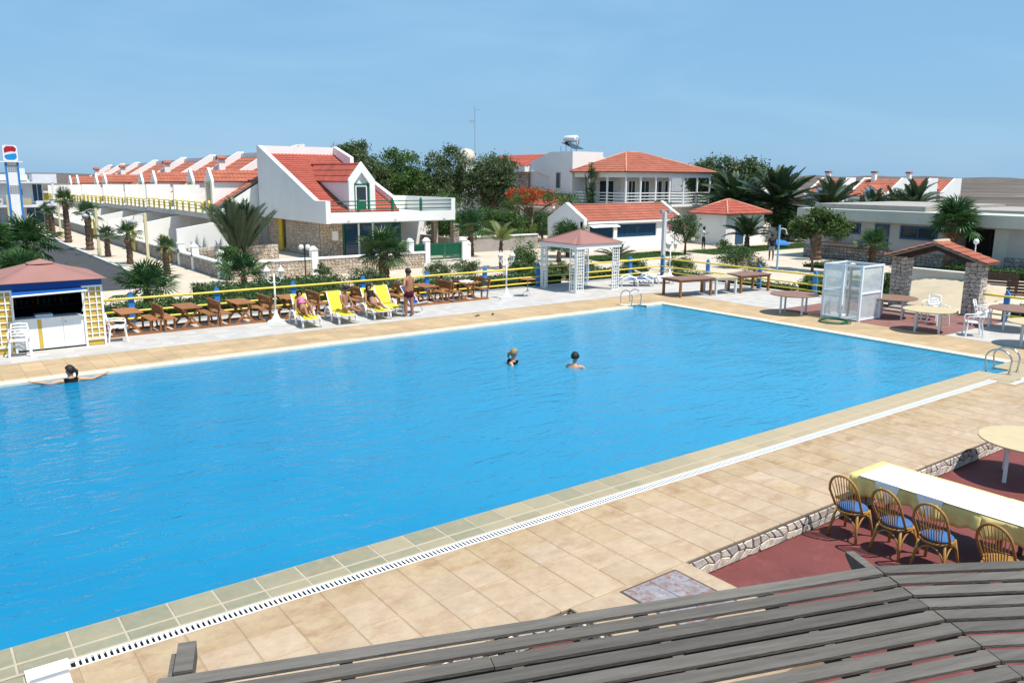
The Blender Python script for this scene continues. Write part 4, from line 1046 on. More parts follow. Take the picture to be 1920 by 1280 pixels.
def main_house():
    t, P = root('villa_house', 'white villa with steep red tiled roof, dormer door and green railed balcony', 'house', (23.5, 51, 0))
    X0, X1 = 20.4, 26.0; sl = .376
    par = lambda y: 3.49+sl*(y-47.59)
    roofz = lambda y: 2.78+sl*(y-47.2)
    # street side gable wall, with overhanging foot
    P('gable_wall', MB().prism([(X0, 46.0, 2.15), (X0, 46.0, 3.5), (X0, 47.6, 3.5), (X0, 56.9, 6.99), (X0, 57.2, 6.99), (X0, 57.2, 2.15)], (.3, 0, 0)), WHITE)
    P('gable_wall', MB().prism([(X1, 47.2, 2.7), (X1, 48.1, 3.62), (X1, 54.2, 5.75), (X1, 54.2, 6.25), (X1, 56.9, 7.04), (X1, 57.2, 7.04), (X1, 57.2, 2.15), (X1, 47.2, 2.15)], (.28, 0, 0)), WHITE)
    P('back_parapet', MB().box(X0+.3, 56.9, 2.15, X1, 57.2, 6.99), WHITE)
    # main roof
    tileroof(t, (X0+.3, 47.2, roofz(47.2)), (X1-X0-.3, 0, 0), (0, 56.9-47.2, sl*(56.9-47.2)), TERRA, wave=.26, course=.42)
    # dormer
    xa, xb, yd = 22.5, 24.3, 47.2; xm = (xa+xb)/2; ze, za = 4.62, 5.66; ext = (ze-2.78)/sl
    P('dormer_side', MB().prism([(xa+.1, yd+.15, 2.65), (xa+.1, yd+.15, ze), (xa+.1, yd+ext+.1, ze), (xa+.1, yd+.2, 2.75)], (.12, 0, 0)), WHITE); P('dormer_side', MB().prism([(xb-.1, yd+.15, 2.65), (xb-.1, yd+.15, ze), (xb-.1, yd+ext+.1, ze), (xb-.1, yd+.2, 2.75)], (-.12, 0, 0)), WHITE)
    P('dormer_front', MB().prism([(xa, yd, 2.65), (xa, yd, 4.75), (xm, yd, 5.86), (xb, yd, 4.75), (xb, yd, 2.65), (xb-.36, yd, 2.65), (xb-.36, yd, 4.5), (xm, yd, 5.2), (xa+.36, yd, 4.5), (xa+.36, yd, 2.65)], (0, .16, 0)), WHITE)
    P('dormer_tympanum', MB().prism([(xa+.3, yd+.2, 4.5), (xm, yd+.2, 5.35), (xb-.3, yd+.2, 4.5)], (0, .08, 0)), WHITE)
    extr = (za-2.78)/sl
    tileroof(t, (xa-.02, yd+.16, ze), (0, ext+.5, 0), (xm-xa, 0, za-ze), TERRA, a=0, b=0, wave=.26, course=.42, slab=.05); tileroof(t, (xb+.02, yd+.16, ze), (0, ext+.5, 0), (xm-xb, 0, za-ze), TERRA, wave=.26, course=.42, slab=.05)
    P('dormer_ridge', MB().tube([(xm, yd+.1, za+.05), (xm, yd+extr, za+.05)], .08, 8), TERRA, smooth=True)
    tileroof(t, (xa-.02, yd+ext+.66, ze), (0, 1.6, 0), (xm-xa, 0, za-ze), TERRA, a=0, b=0, wave=.26, course=.42, slab=0)
    d = P('balcony_door', MB().box(xa+.38, yd+.1, 2.65, xa+.46, yd+.19, 4.5).box(xb-.46, yd+.1, 2.65, xb-.38, yd+.19, 4.5).box(xa+.46, yd+.1, 4.42, xb-.46, yd+.19, 4.5), GREEN)
    P('door_leaf', MB().box(xa+.5, yd+.12, 2.66, xb-.5, yd+.16, 4.41), WPAINT, d); P('pane', MB().box(xa+.58, yd+.105, 3.5, xb-.58, yd+.118, 4.32), GLASS, d); P('panel', MB().box(xa+.58, yd+.105, 2.75, xb-.58, yd+.118, 3.4), GREEN, d)
    # balcony
    P('balcony_slab', MB().box(X0+.3, 46.0, 2.15, 29.5, 48.6, 2.35), WHITE); P('balcony_floor', MB().box(X0+.3, 46.18, 2.352, 29.2, 48.6, 2.64), CONC)
    P('balcony_parapet', MB().box(X0+.3, 45.98, 2.2, 29.5, 46.16, 2.8), WHITE); P('balcony_parapet', MB().box(29.22, 46.16, 2.2, 29.5, 54, 3.6), WHITE); P('balcony_parapet', MB().box(29.2, 45.98, 2.8, 29.5, 46.16, 3.6), WHITE)
    P('balcony_parapet', MB().box(X1+.28, 52, 2.35, 29.22, 52.2, 3.6), WHITE); P('balcony_floor', MB().box(X1+.28, 48.6, 2.2, 29.22, 52, 2.64), CONC)
    rl = P('railing', MB().box(20.72, 46.05, 3.43, 29.2, 46.1, 3.49), GREEN)
    for z in (2.98, 3.22): P('rail', MB().box(20.72, 46.05, z-.03, 29.2, 46.1, z+.03), GREEN, rl)
    for x in (22.55, 24.9, 26.95): P('rail_post', MB().prism([(x-.07, 46.02, 2.78), (x+.07, 46.02, 2.78), (x+.07, 46.02, 3.5), (x, 46.02, 3.66), (x-.07, 46.02, 3.5)], (0, .12, 0)), GREEN, rl)
    for x in (21.8, 25.0, 28.6): P('spout', MB().tube([(x, 45.98, 2.3), (x, 45.8, 2.28)], .035, 8), GREYM)
    # ground floor in rubble stone, set back
    w = P('stone_wall', MB().box(20.85, 48.0, -.06, 22.35, 48.25, 2.15), MORTAR); stones(w, (20.85, 48.0, 0), (1, 0, 0), (0, 0, 1), 1.5, 2.15, .22, STONE, .03, seed=11)
    w = P('stone_wall', MB().box(20.85, 48.25, -.06, 21.1, 57, 2.15), MORTAR); stones(w, (20.85, 57, 0), (0, -1, 0), (0, 0, 1), 2.4, 2.15, .22, STONE, .03, seed=12); stones(w, (20.85, 54.0, 0), (0, -1, 0), (0, 0, 1), 5.9, 2.15, .22, STONE, .03, seed=13)
    P('side_door', MB().box(20.70, 53.95, 0, 20.86, 54.6, 2.1), M('shutter_yellow', (.60, .43, .03), .5)); P('side_pane', MB().box(20.80, 53.6, .2, 20.86, 53.93, 2.05), GLASS)
    P('meter_box', MB().box(21.62, 47.93, 1.0, 22.02, 48.0, 1.58), WPAINT)
    P('back_wall', MB().box(22.35, 49.2, 0, 26.5, 49.3, 2.15), DARK)
    f = P('glass_door', MB().box(22.38, 48.02, 0, 22.5, 48.14, 2.12).box(22.5, 48.02, 2.0, 26.5, 48.14, 2.12), GREEN)
    for k, x in enumerate((22.5, 23.5, 24.5, 25.5)): P('pane', MB().box(x+.06, 48.06, .06, x+.94, 48.09, 1.98), BGLASS, f); P('mullion', MB().box(x+.94, 48.04, 0, x+1.06, 48.12, 2.0), WPAINT if k < 2 else GREEN, f)
    P('carport_wall', MB().box(26.5, 50.6, -.06, 30.0, 50.8, 2.15), WHITE); P('carport_wall', MB().box(26.3, 48.3, -.06, 26.5, 50.6, 2.15), WHITE)
    p = P('pier', MB().box(29.05, 48.0, -.06, 29.4, 48.35, 2.15), MORTAR); stones(p, (29.05, 48.0, 0), (1, 0, 0), (0, 0, 1), .35, 2.15, .2, STONE, .03, seed=14)
    # rear roof parapet peeping over the ridge
    P('rear_parapet', MB().prism([(22.4, 60, 6.6), (24.6, 60, 7.25), (25.1, 60, 7.3), (25.1, 60, 6.0), (22.4, 60, 6.0)], (0, .3, 0)), WHITE)
    P('rear_roof', MB().prism([(22.6, 59.9, 6.6), (24.6, 59.9, 7.15), (24.6, 59.9, 6.2), (22.6, 59.9, 6.2)], (0, -.1, 0)), TERRA)
main_house()

def garden_walls():
    t, P = root('garden_wall', 'low rubble garden wall with white coping before the villa', 'wall', (17.7, 39.8, 0))
    P('wall_core', MB().box(12.6, 39.72, -.06, 23.4, 39.92, .76), MORTAR); stones(t, (12.6, 39.72, -.03), (1, 0, 0), (0, 0, 1), 10.8, .79, .2, STONE, .025, seed=21); P('coping', MB().box(12.5, 39.66, .76, 23.5, 39.98, .85), WHITE)
    def pillar(x, y, h, w=.17): return MB().box(x-w, y-w, -.06, x+w, y+w, h).prism([(x-w-.03, y-w-.03, h), (x+w+.03, y-w-.03, h), (x, y-w-.03, h+.2)], (0, 2*w+.06, 0))
    for x, y, h in ((16.9, 39.82, 1.25),): P('pillar', pillar(x, y, h), WHITE)
    s, Q = root('street_wall', 'long rubble garden wall running along the street pavement', 'wall', (12.5, 55, 0))
    Q('wall_core', MB().box(12.45, 40.0, -.06, 12.65, 100, .68), GREYB); stones(s, (12.45, 60, -.03), (0, -1, 0), (0, 0, 1), 20, .7, .22, STONE2, .02, seed=22); Q('coping', MB().box(12.38, 40.0, .68, 12.72, 100, .76), WHITE)
    for y in (41.0, 45.5, 48.2): Q('pillar', pillar(12.55, y, 1.2), WHITE)
    for k, y in enumerate((49.8, 51.2, 58.5, 60.2, 72, 73.6, 86)):
        m = MB(); pr = [(12.42, y, 0), (12.42, y+.75, 0), (12.42, y+.75, 1.2)]+[(12.42, y+.375+.375*math.cos(a), 1.2+.3*math.sin(a)) for a in [PI*i/8 for i in range(1, 8)]]+[(12.42, y, 1.2)]
        Q('gate_leaf', m.prism(pr, (-.06, 0, 0)), MUSTARD)
    g, G_ = root('driveway_gate', 'green metal driveway gates between white pillars beside the villa', 'gate', (25.7, 41.9, 0))
    for x, h in ((23.75, 1.25), (24.85, 1.25), (27.45, 1.2)): G_('pillar', pillar(x, 41.9, h, .16), WHITE)
    G_('pillar', pillar(27.8, 41.95, .95, .14), WHITE)
    for x0, x1 in ((23.92, 24.68), (25.02, 26.1), (26.14, 27.28)):
        lf = G_('gate_leaf', MB().box(x0, 41.88, .98, x1, 41.92, 1.06).box(x0, 41.88, .1, x1, 41.92, .2).box(x0, 41.88, .2, x0+.06, 41.92, .98).box(x1-.06, 41.88, .2, x1, 41.92, .98), GREEN)
        G_('panel', MB().box(x0+.06, 41.895, .35, x1-.06, 41.905, .98), GREEN, lf); n = 12; m = MB()
        for k in range(n): x = x0+.1+(x1-x0-.2)*k/(n-1); m.box(x-.012, 41.87, .1, x+.012, 41.89, 1.1)
        G_('bars', m, GREEN, lf)
    t2, P2 = root('boundary_wall', 'grey block wall with white coping behind the young coconut palm', 'wall', (33, 46, 0))
    P2('wall_core', MB().box(29.8, 46.0, -.06, 36.5, 46.2, .95), GREYB); P2('coping', MB().box(29.7, 45.94, .95, 36.5, 46.26, 1.02), WHITE)
    p = P2('pier', MB().box(29.3, 45.9, -.06, 29.75, 46.3, 1.9), MORTAR); stones(p, (29.3, 45.9, 0), (1, 0, 0), (0, 0, 1), .45, 1.9, .2, STONE2, .03, seed=24)
    P2('wall_core', MB().box(29.5, 46.3, -.06, 29.7, 53, .95), GREYB)
garden_walls()

# ------------------------------------------------------------------ terrace of houses along the street
def row_unit(k, yd, y0, y1, zo, near):
    lab = ('white terrace house nearest the villa, with yellow balcony rail and red dormer roof' if k == 0 else '%s white terrace house from the villa along the street, red dormer roof' % ORD[k])
    t, P = root('terrace_house', lab, 'house', (18, (y0+y1)/2, zo), 'white terrace houses along the street')
    t.location.z = 0
    def B(*a): return MB().box(a[0], a[1], a[2]+zo, a[3], a[4], a[5]+zo)
    def PR(pts, v): return MB().prism([(p[0], p[1], p[2]+zo) for p in pts], v)
    xf = 17.5; ze, za = 4.55, 5.3; hw = .8
    P('party_wall', PR([(16.6, y1, 0), (16.6, y1, 3.4), (17.6, y1, 3.6), (23.1, y1, 6.95), (23.5, y1, 6.95), (23.5, y1, 0)], (0, -.25, 0)), WHITE)
    P('front_wall', B(17.9, y0, 0, 18.1, y1-.25, 2.75), WHITE); P('back_wall', B(23.3, y0, 0, 23.5, y1-.25, 6.8), WHITE)
    P('side_wall', PR([(18.1, y0, 0), (18.1, y0, 3.0), (23.3, y0, 6.2), (23.3, y0, 0)], (0, .2, 0)), WHITE)
    tileroof(t, (17.55, y0, 2.95+zo), (0, y1-y0-.25, 0), (5.75, 0, 3.45), TERRA2, wave=.3, course=.5)
    # dormer with white pointed front
    P('dormer_front', PR([(xf, yd-hw, 2.7), (xf, yd-hw, 4.6), (xf, yd, 5.5), (xf, yd+hw, 4.6), (xf, yd+hw, 2.7)], (.18, 0, 0)), WHITE)
    P('dormer_side', B(xf+.18, yd-hw+.06, 2.7, 21.4, yd-hw+.2, ze), WHITE); P('dormer_side', B(xf+.18, yd+hw-.2, 2.7, 21.4, yd+hw-.06, ze), WHITE)
    tileroof(t, (xf+.18, yd-hw-.08, ze+zo), (4.6, 0, 0), (0, hw+.08, za-ze), TERRA2, wave=.28, course=.4, slab=.05); tileroof(t, (xf+.18, yd+hw+.08, ze+zo), (4.6, 0, 0), (0, -hw-.08, za-ze), TERRA2, wave=.28, course=.4, slab=.05)
    d = P('balcony_door', B(xf-.05, yd-.4, 2.7, xf-.003, yd+.4, 4.5), MUSTARD); P('pane', B(xf-.06, yd-.28, 3.3, xf-.051, yd+.28, 4.35), GLASS, d)
    # balcony with yellow rails
    yb = y0 if k else 52.0
    P('balcony_slab', B(15.6, yb, 2.3, 18.0, y1-.26, 2.62), CONC)
    if near:
        rl = P('railing', B(15.62, yb, 3.225, 15.68, y1-.26, 3.275), YELLOW)
        for z in (2.85, 3.05): P('rail', B(15.62, yb, z-.025, 15.68, y1-.26, z+.025), YELLOW, rl)
        n = max(3, int((y1-yb)/1.35))
        for i in range(n): y = yb+(y1-yb-.4)*(i+.5)/n; P('rail_post', PR([(15.58, y-.1, 2.6), (15.58, y+.1, 2.6), (15.58, y+.1, 3.25), (15.58, y, 3.42), (15.58, y-.1, 3.25)], (.1, 0, 0)), YELLOW, rl)
    else:
        rl = P('railing', B(15.62, yb, 3.225, 15.68, y1-.26, 3.275), YELLOW); m = MB()
        for z in (2.85, 3.05): m.box(15.62, yb, z-.025+zo, 15.68, y1-.26, z+.025+zo)
        P('rail', m, YELLOW, rl)
        for i in range(5): y = yb+(y1-yb-.4)*(i+.5)/5; P('rail_post', B(15.56, y-.13, 2.6, 15.7, y+.13, 3.3), YELLOW, rl)
    P('privacy_wall', B(15.7, y1-.24, 2.3, 17.5, y1-.02, 4.3), WHITE)
    # garden partition that slopes down to the street wall, recessed ground floor
    P('garden_partition', PR([(12.75, y1-.2, 0), (12.75, y1-.2, 1.55), (16.6, y1-.2, 2.3), (16.6, y1-.2, 0)], (0, .18, 0)), WHITE)
    P('ground_floor_opening', B(17.85, y0+.8, .1, 17.899, y0+2.6, 2.1), GLASS)
    if k % 2 == 0: return t, P
    c = P('chimney', B(21.2, y1-1.0, 4.8, 21.7, y1-.5, 6.35), WHITE); tileroof(t, (21.1, y1-1.1, 6.3+zo), (.7, 0, 0), (0, .35, .25), TERRA2, wave=.22, course=.3, name='chimney_tiles', slab=.03); tileroof(t, (21.1, y1-.4, 6.3+zo), (.7, 0, 0), (0, -.35, .25), TERRA2, wave=.22, course=.3, name='chimney_tiles', slab=.03)
    return t, P
ROW = [(59.0, 57.4, 61.3), (63.5, 61.3, 69.2), (74.4, 69.2, 76.7), (78.9, 76.7, 86), (94.7, 86, 97), (99.3, 97, 105.5), (110.9, 105.5, 113.5), (116.0, 113.5, 121)]
for k, (yd, y0, y1) in enumerate(ROW): row_unit(k, yd, y0, y1, -.02-.105*(y0-57.4)/8, k < 4)
def row_end():
    t, P = root('terrace_end_wall', 'rubble stone end wall of the street terrace beside the villa', 'wall', (18.5, 57.3, 0))
    w = P('wall_core', MB().box(17.2, 57.05, -.06, 20.4, 57.38, 2.35), MORTAR); stones(w, (17.2, 57.05, 0), (1, 0, 0), (0, 0, 1), 3.2, 2.35, .22, STONE, .03, seed=31)
    a, Q = root('garden_partition', 'white sloping garden partition wall nearest the villa', 'wall', (14.6, 49.6, 0))
    Q('wall', MB().prism([(12.75, 49.6, 0), (12.75, 49.6, 1.9), (16.6, 49.6, 2.5), (16.6, 49.6, 0)], (0, .2, 0)), WHITE)
    w2, S = root('courtyard_wall', 'low rubble courtyard wall before the white sloping partition', 'wall', (15, 47.8, 0))
    c = S('wall_core', MB().box(12.75, 47.6, -.06, 18, 47.8, .95), MORTAR); stones(c, (12.75, 47.6, 0), (1, 0, 0), (0, 0, 1), 5.2, .95, .22, STONE, .03, seed=33)
row_end()

# ------------------------------------------------------------------ far left: sign tower and apartment block
def tower():
    t, P = root('sign_tower', 'tall white and blue tower with a red and blue rounded sign on top', 'tower', (8.85, 90, 0))
    x0, x1 = 8.42, 9.45; y = 90
    P('shaft', MB().box(x0, y, -.06, x1, y+1, 6.0), WPAINT)
    for x in (x0-.04, x1-.12): P('edge_strip', MB().box(x, y-.06, 0, x+.16, y-.003, 6.0), BLUE)
    P('crown_slab', MB().box(x0-.5, y-.2, 6.0, x1+.35, y+1.1, 6.1), WPAINT)
    for zb, rows in ((5.15, 3), (3.15, 4)):
        for i in range(4):
            for j in range(rows): P('pane', MB().box(x0+.17+.185*i, y-.03, zb+.2*j, x0+.32+.185*i, y-.004, zb+.15+.2*j), GREYM)
    def rr(x0, z0, x1, z1, r, n=5):
        o = []
        for cx, cz, a0 in ((x1-r, z1-r, 0), (x0+r, z1-r, 90), (x0+r, z0+r, 180), (x1-r, z0+r, 270)):
            for k in range(n+1): a = R(a0+90*k/n); o.append((cx+r*math.cos(a), cz+r*math.sin(a)))
        return o
    sx0, sx1, sz0, sz1 = 8.3, 9.5, 6.12, 7.55
    s = P('sign_box', MB().prism([(a, y-.05, b) for a, b in rr(sx0, sz0, sx1, sz1, .22)], (0, .5, 0)), WPAINT)
    xm0, xm1, zm = sx0+.13, sx1-.1, (sz0+sz1)/2
    top = [(xm0, zm+.02)]+[(xm0+(xm1-xm0)*q, zm+.10-.06*math.cos(q*5.0)+.02) for q in (.15, .3, .45, .6, .75, .9)]+[(xm1, zm+.3), (xm1, sz1-.3), (xm1-.2, sz1-.1), (xm0+.2, sz1-.1), (xm0, sz1-.3)]
    bot = [(xm0, zm-.25)]+[(xm0+.04+(xm1-xm0-.06)*q, zm-.10+.07*math.sin((q-.35)*3.2)) for q in (.05, .2, .4, .6, .8, 1)]+[(xm1, sz0+.3), (xm1-.2, sz0+.1), (xm0+.2, sz0+.1), (xm0, sz0+.3)]
    P('emblem', MB().prism([(a, y-.055, b) for a, b in top], (0, -.02, 0)), M('emblem_red', (.42, .015, .03), .4), s); P('emblem', MB().prism([(a, y-.055, b) for a, b in bot], (0, -.02, 0)), M('emblem_blue', (.02, .26, .62), .4), s)
    a, Q = root('apartment_block', 'pale flat roofed apartment block with balconies behind the sign tower', 'building', (8, 96, 0))
    W2 = M('bluish_white_render', (.66, .69, .73), .8, .06, 1, .1, 20, .2)
    Q('wall', MB().box(2, 95, -.06, 11.9, 103, 4.3), W2); Q('roof_parapet', MB().box(10.9, 93.6, 4.05, 13.0, 96, 4.95), W2); Q('roof_parapet', MB().box(2, 94.6, 4.3, 10.6, 95, 4.9), W2); Q('stair_tower', MB().box(9.6, 95.2, 4.3, 10.5, 96, 5.5), W2)
    Q('balcony_slab', MB().box(2, 93.5, 1.75, 12.8, 95, 1.95), W2); Q('balcony_slab', MB().box(2, 93.5, 4.05, 10.9, 95, 4.2), W2)
    Q('balcony_parapet', MB().box(11.0, 93.5, 1.95, 12.8, 93.6, 2.35), W2); Q('balcony_parapet', MB().box(2, 93.5, 1.95, 8.2, 93.6, 2.6), BEIGE); Q('balcony_parapet', MB().box(9.7, 93.5, 1.95, 10.6, 93.6, 2.6), M('olive_panel', (.42, .38, .24)))
    for x0_, x1_, z0, z1, g in ((10.9, 12.0, 2.2, 4.0, BGLASS), (9.75, 10.15, 2.8, 3.5, GLASS), (2.5, 5.5, 2.2, 3.8, GLASS), (6.3, 7.8, 2.3, 3.7, GLASS), (10.2, 11.8, .1, 1.7, BGLASS), (3, 8, .2, 1.7, DARK)):
        window(Q, a, 'y-', min(x0_, 11.8)-.0, min(x1_, 11.85), z0, z1, 95, W2, g, .06, 1)
    Q('column', MB().box(12.5, 93.6, 0, 12.7, 93.8, 4.1), W2)
    # mustard shed beyond
    b, S = root('shed', 'far low building with mustard slatted front beyond the terrace', 'building', (16, 128, 0)); S('wall', MB().box(13, 128, -.06, 19, 131, 2.4), MUSTARD); S('roof', MB().box(12.7, 127.6, 2.4, 19.3, 131.4, 2.6), CONC)
tower()

# ------------------------------------------------------------------ white cafe building, villa with verandah, hut, long low building
def hiproof(t, x0, x1, y0, y1, ze, apex, mat, ov=.35, ridge=0, wave=.26, course=.42):
    x0 -= ov; x1 += ov; y0 -= ov; y1 += ov; ax, ay, az = apex; L = ridge/2
    A0, A1 = Vector((ax-L, ay, az)), Vector((ax+L, ay, az))
    def tri(p, q, r0, r1):
        p, q = Vector(p), Vector(q); e = q-p; Ln = e.length; d = e/Ln; a = (r0-p).dot(d)/Ln; b = 1-(r1-p).dot(d)/Ln; base = p+d*(a*Ln)
        tileroof(t, p, e, r0-base, mat, a, b, wave, course)
    tri((x0, y0, ze), (x1, y0, ze), A0, A1); tri((x1, y0, ze), (x1, y1, ze), A1, A1); tri((x1, y1, ze), (x0, y1, ze), A1, A0); tri((x0, y1, ze), (x0, y0, ze), A0, A0)
    up = Vector((0, 0, .05)); m = MB()
    for c, a in (((x0, y0, ze), A0), ((x1, y0, ze), A1), ((x1, y1, ze), A1), ((x0, y1, ze), A0)): m.tube([Vector(c)+up, a+up], .075, 7)
    if ridge: m.tube([A0+up, A1+up], .08, 7)
    return m
def cafe():
    t, P = root('cafe_building', 'small white building with red gable roof and wide blue windows', 'building', (42.2, 43.9, 0)); x0, x1, y0, y1 = 37.3, 47.1, 42.1, 45.8; ze, zr, yr = 2.02, 3.02, 43.95
    P('front_wall', MB().box(x0, y0, -.06, x1, y0+.25, .82).box(x0, y0, .82, x0+.65, y0+.25, 1.75).box(40.2, y0, .82, 40.55, y0+.25, 1.75).box(44.5, y0, .82, x1, y0+.25, 1.75).box(x0, y0, 1.75, x1, y0+.25, ze), WHITE)
    for x in (x0, x1-.3): P('gable_wall', MB().prism([(x, y0-.12, 1.85), (x, y0-.12, ze+.15), (x, yr, zr+.24), (x, y1+.1, ze+.15), (x, y1+.1, 1.85), (x, y1, -.06), (x, y0+.25, -.06)], (.3, 0, 0)), WHITE)
    P('back_wall', MB().box(x0+.3, y1-.2, -.06, x1-.3, y1, ze), WHITE); P('floor_slab', MB().box(x0+.3, y0+.3, 0, x1-.3, y1-.2, .06), CONC)
    tileroof(t, (x0+.3, y0-.2, ze), (x1-x0-.6, 0, 0), (0, yr-y0+.2, zr-ze), TERRA2, wave=.25, course=.4); tileroof(t, (x0+.3, y1+.2, ze), (x1-x0-.6, 0, 0), (0, yr-y1-.2, zr-ze), TERRA2, wave=.25, course=.4)
    P('ridge_tiles', MB().tube([(x0+.3, yr, zr+.06), (x1-.3, yr, zr+.06)], .08, 7), TERRA2, smooth=True)
    P('eave_board', MB().box(x0+.3, y0-.22, 1.86, x1-.3, y0-.17, 2.02), WPAINT)
    for a, b, n in ((x0+.65, 40.2, 1), (40.55, 44.5, 3)): window(P, t, 'y-', a, b, .82, 1.75, y0+.14, SLATE, BGLASS, .06, n)
    P('awning', MB().prism([(x0+.4, y0-.02, 1.8), (x0+3.0, y0-.02, 1.8), (x0+3.0, y0-.6, 1.62), (x0+.4, y0-.6, 1.62)], (0, 0, .03)), WPAINT)
cafe()
def verandah_villa():
    t, P = root('verandah_villa', 'two storey white villa with hipped red roof and railed upper verandah', 'house', (53, 53, 0)); x0, x1, y0, y1 = 48.0, 58.5, 49.0, 55.4; zf, ze = 2.72, 5.45
    P('ground_floor', MB().box(x0+.6, y0+.9, -.06, x1-.4, y1, zf-.2), WHITE); P('verandah_slab', MB().box(x0, y0, zf-.2, x1, y1, zf), WHITE)
    P('upper_wall', MB().box(x0+1.6, y0+2.2, zf, x1-3.0, y1+4, ze+.2), M('shaded_cream_render', (.66, .62, .56), .85, .05, 1, .1, 20, .2))  # shade under the verandah roof is put into this cream
    P('beam', MB().box(x0, y0, 5.0, x1, y0+.25, ze).box(x0, y0+.25, 5.0, x0+.25, y1, ze).box(x1-.25, y0+.25, 5.0, x1, y1, ze), WPAINT)
    for x in (48.0, 49.7, 51.5, 53.2, 54.95, 56.7, 58.38): P('column', MB().box(x, y0, zf, x+.12, y0+.12, 5.0), WPAINT)
    for y in (51.2, 53.4): P('column', MB().box(x0, y, zf, x0+.12, y+.12, 5.0), WPAINT)
    P('column', MB().box(x1-.12, 52, zf, x1, 52.12, 5.0), WPAINT); P('column', MB().box(x1-.12, y1-.12, zf, x1, y1, 5.0), WPAINT)
    for k, z in enumerate((.25, .5, .75, 1.0)):
        P('rail', MB().box(x0+.02, y0+.03, zf+z-.035, x1-.02, y0+.07, zf+z+.035), WPAINT); P('rail', MB().box(x0+.03, y0+.08, zf+z-.035, x0+.07, y1, zf+z+.035), WPAINT); P('rail', MB().box(x1-.07, y0+.08, zf+z-.035, x1-.03, y1, zf+z+.035), WPAINT)
    for a, b in ((50.4, 51.3), (51.9, 53.0), (53.5, 54.6), (54.9, 55.4)): window(P, t, 'y-', a, b, zf+.02, 4.75, y0+2.2, WPAINT, GLASS, .06, 1 if b-a > .8 else 0, 'verandah_door')
    window(P, t, 'x-', 52.0, 53.9, zf+.02, 4.75, x0+1.6, WPAINT, GLASS, .06, 1, 'verandah_door')
    m = hiproof(t, x0, x1, y0, y1, ze, (52.0, 52.4, 7.1), TERRA2, .3, 1.6); P('hip_tiles', m, M('ridge_tile_pale', (.55, .24, .15)), smooth=True)
    # tall left block with the slanted parapet and the solar heater
    P('tower_block', MB().box(47.9, 55.6, -.06, 51.5, 58.8, 7.2), WHITE); P('slanted_parapet', MB().prism([(51.5, 56.2, 5.4), (51.5, 56.2, 7.0), (54.5, 56.2, 6.0), (54.5, 56.2, 5.4)], (0, .25, 0)), WHITE)
    P('slanted_parapet', MB().prism([(47.95, 58.8, 5.0), (47.95, 58.8, 7.2), (47.95, 61.7, 6.3), (47.95, 61.7, 5.7)], (.3, 0, 0)), WHITE)
    window(P, t, 'x-', 57.2, 57.8, 4.0, 5.4, 47.9, GREYM, GLASS, .05, 0)
    P('wing_wall', MB().box(48.2, 58.8, -.06, 52, 70, 5.5), WHITE); w = P('wing_stone', MB().box(48.0, 62, -.06, 48.2, 70, 5.4), MORTAR); stones(w, (48.0, 70, 2.2), (0, -1, 0), (0, 0, 1), 8, 3.2, .3, STONE, .03, seed=41)
    P('wing_fascia', MB().box(47.3, 61.7, 5.45, 48.1, 70, 5.95), WHITE); tileroof(t, (47.5, 61.7, 5.95), (0, 8.3, 0), (3.2, 0, 1.15), TERRA, wave=.28, course=.45)
    window(P, t, 'x-', 63.0, 64.2, 4.4, 5.3, 48.0, GREYM, GLASS, .05, 1)
    tileroof(t, (45.6, 55.5, 2.55), (0, 10, 0), (2.3, 0, .95), TERRA, wave=.26, course=.42, name='porch_tiles'); P('porch_beam', MB().box(45.7, 55.5, 2.3, 45.9, 65.5, 2.52), WPAINT)
    for y in (56, 60, 64): P('porch_column', MB().box(45.7, y, -.06, 45.95, y+.25, 2.3), WPAINT)
    h = thing('solar_water_heater', 'white solar water heater tank with dark panel on the villa roof', 'water heater', (48.6, 57, 7.2))
    MB().lathe([(.05, 0), (.26, .03), (.3, .08), (.3, 1.52), (.26, 1.57), (.05, 1.6)], 20).build('tank', M('white_enamel', (.78, .80, .82), .25, .03, 3, 0, 20, .5), h, True).matrix_local = Matrix.Translation((.2, .75, 1.12)) @ Matrix.Rotation(R(90), 4, 'X')
    MB().prism([(-.35, -1.15, .22), (.75, -1.15, .22), (.75, .55, .78), (-.35, .55, .78)], (0, .02, .06)).build('collector', glassmat('collector_glass', (.035, .03, .035)), h)
    for y in (-.7, .7):
        for x, z in ((-.3, .5), (.3, .9)): MB().box(x-.02, y-.02, 0, x+.02, y+.02, z).build('stand_leg', GREYM, h)
    MB().tube([(.2, -.83, 1.25), (.22, -1.1, 1.1), (.2, -1.15, .7), (.1, -.95, .4)], .03, 6).build('pipe', BLACKM, h, True)
    a = thing('antenna_mast', 'thin antenna mast with aerials rising behind the dark trees', 'antenna', (48, 71, 5.5))
    MB().tube([(0, 0, 0), (0, 0, 6.4)], .035, 6).build('mast', GREYM, a); MB().tube([(0, 0, 6.1), (.45, -.3, 6.12)], .02, 5).build('aerial', GREYM, a); m = MB()
    for k in range(5): m.tube([(-.1-.1*k, .1+.05*k, 4.8), (-.1-.1*k, .1+.05*k, 5.15)], .015, 4)
    m.tube([(0, 0, 5.0), (-.6, .4, 5.0)], .018, 5); m.build('aerial', GREYM, a)
    d, Q = root('water_tank', 'pale domed rooftop water tank behind the dark trees', 'tank', (47.6, 72, 0)); Q('support', MB().box(46.7, 71.2, 0, 48.5, 72.8, 6.3), WHITE); Q('dome', MB().lathe([(.95, 6.3), (.95, 7.1), (.8, 7.45), (.5, 7.7), (.1, 7.8)], 20, (47.6, 72, 0)), M('tank_cream', (.6, .55, .45)), smooth=True)
verandah_villa()
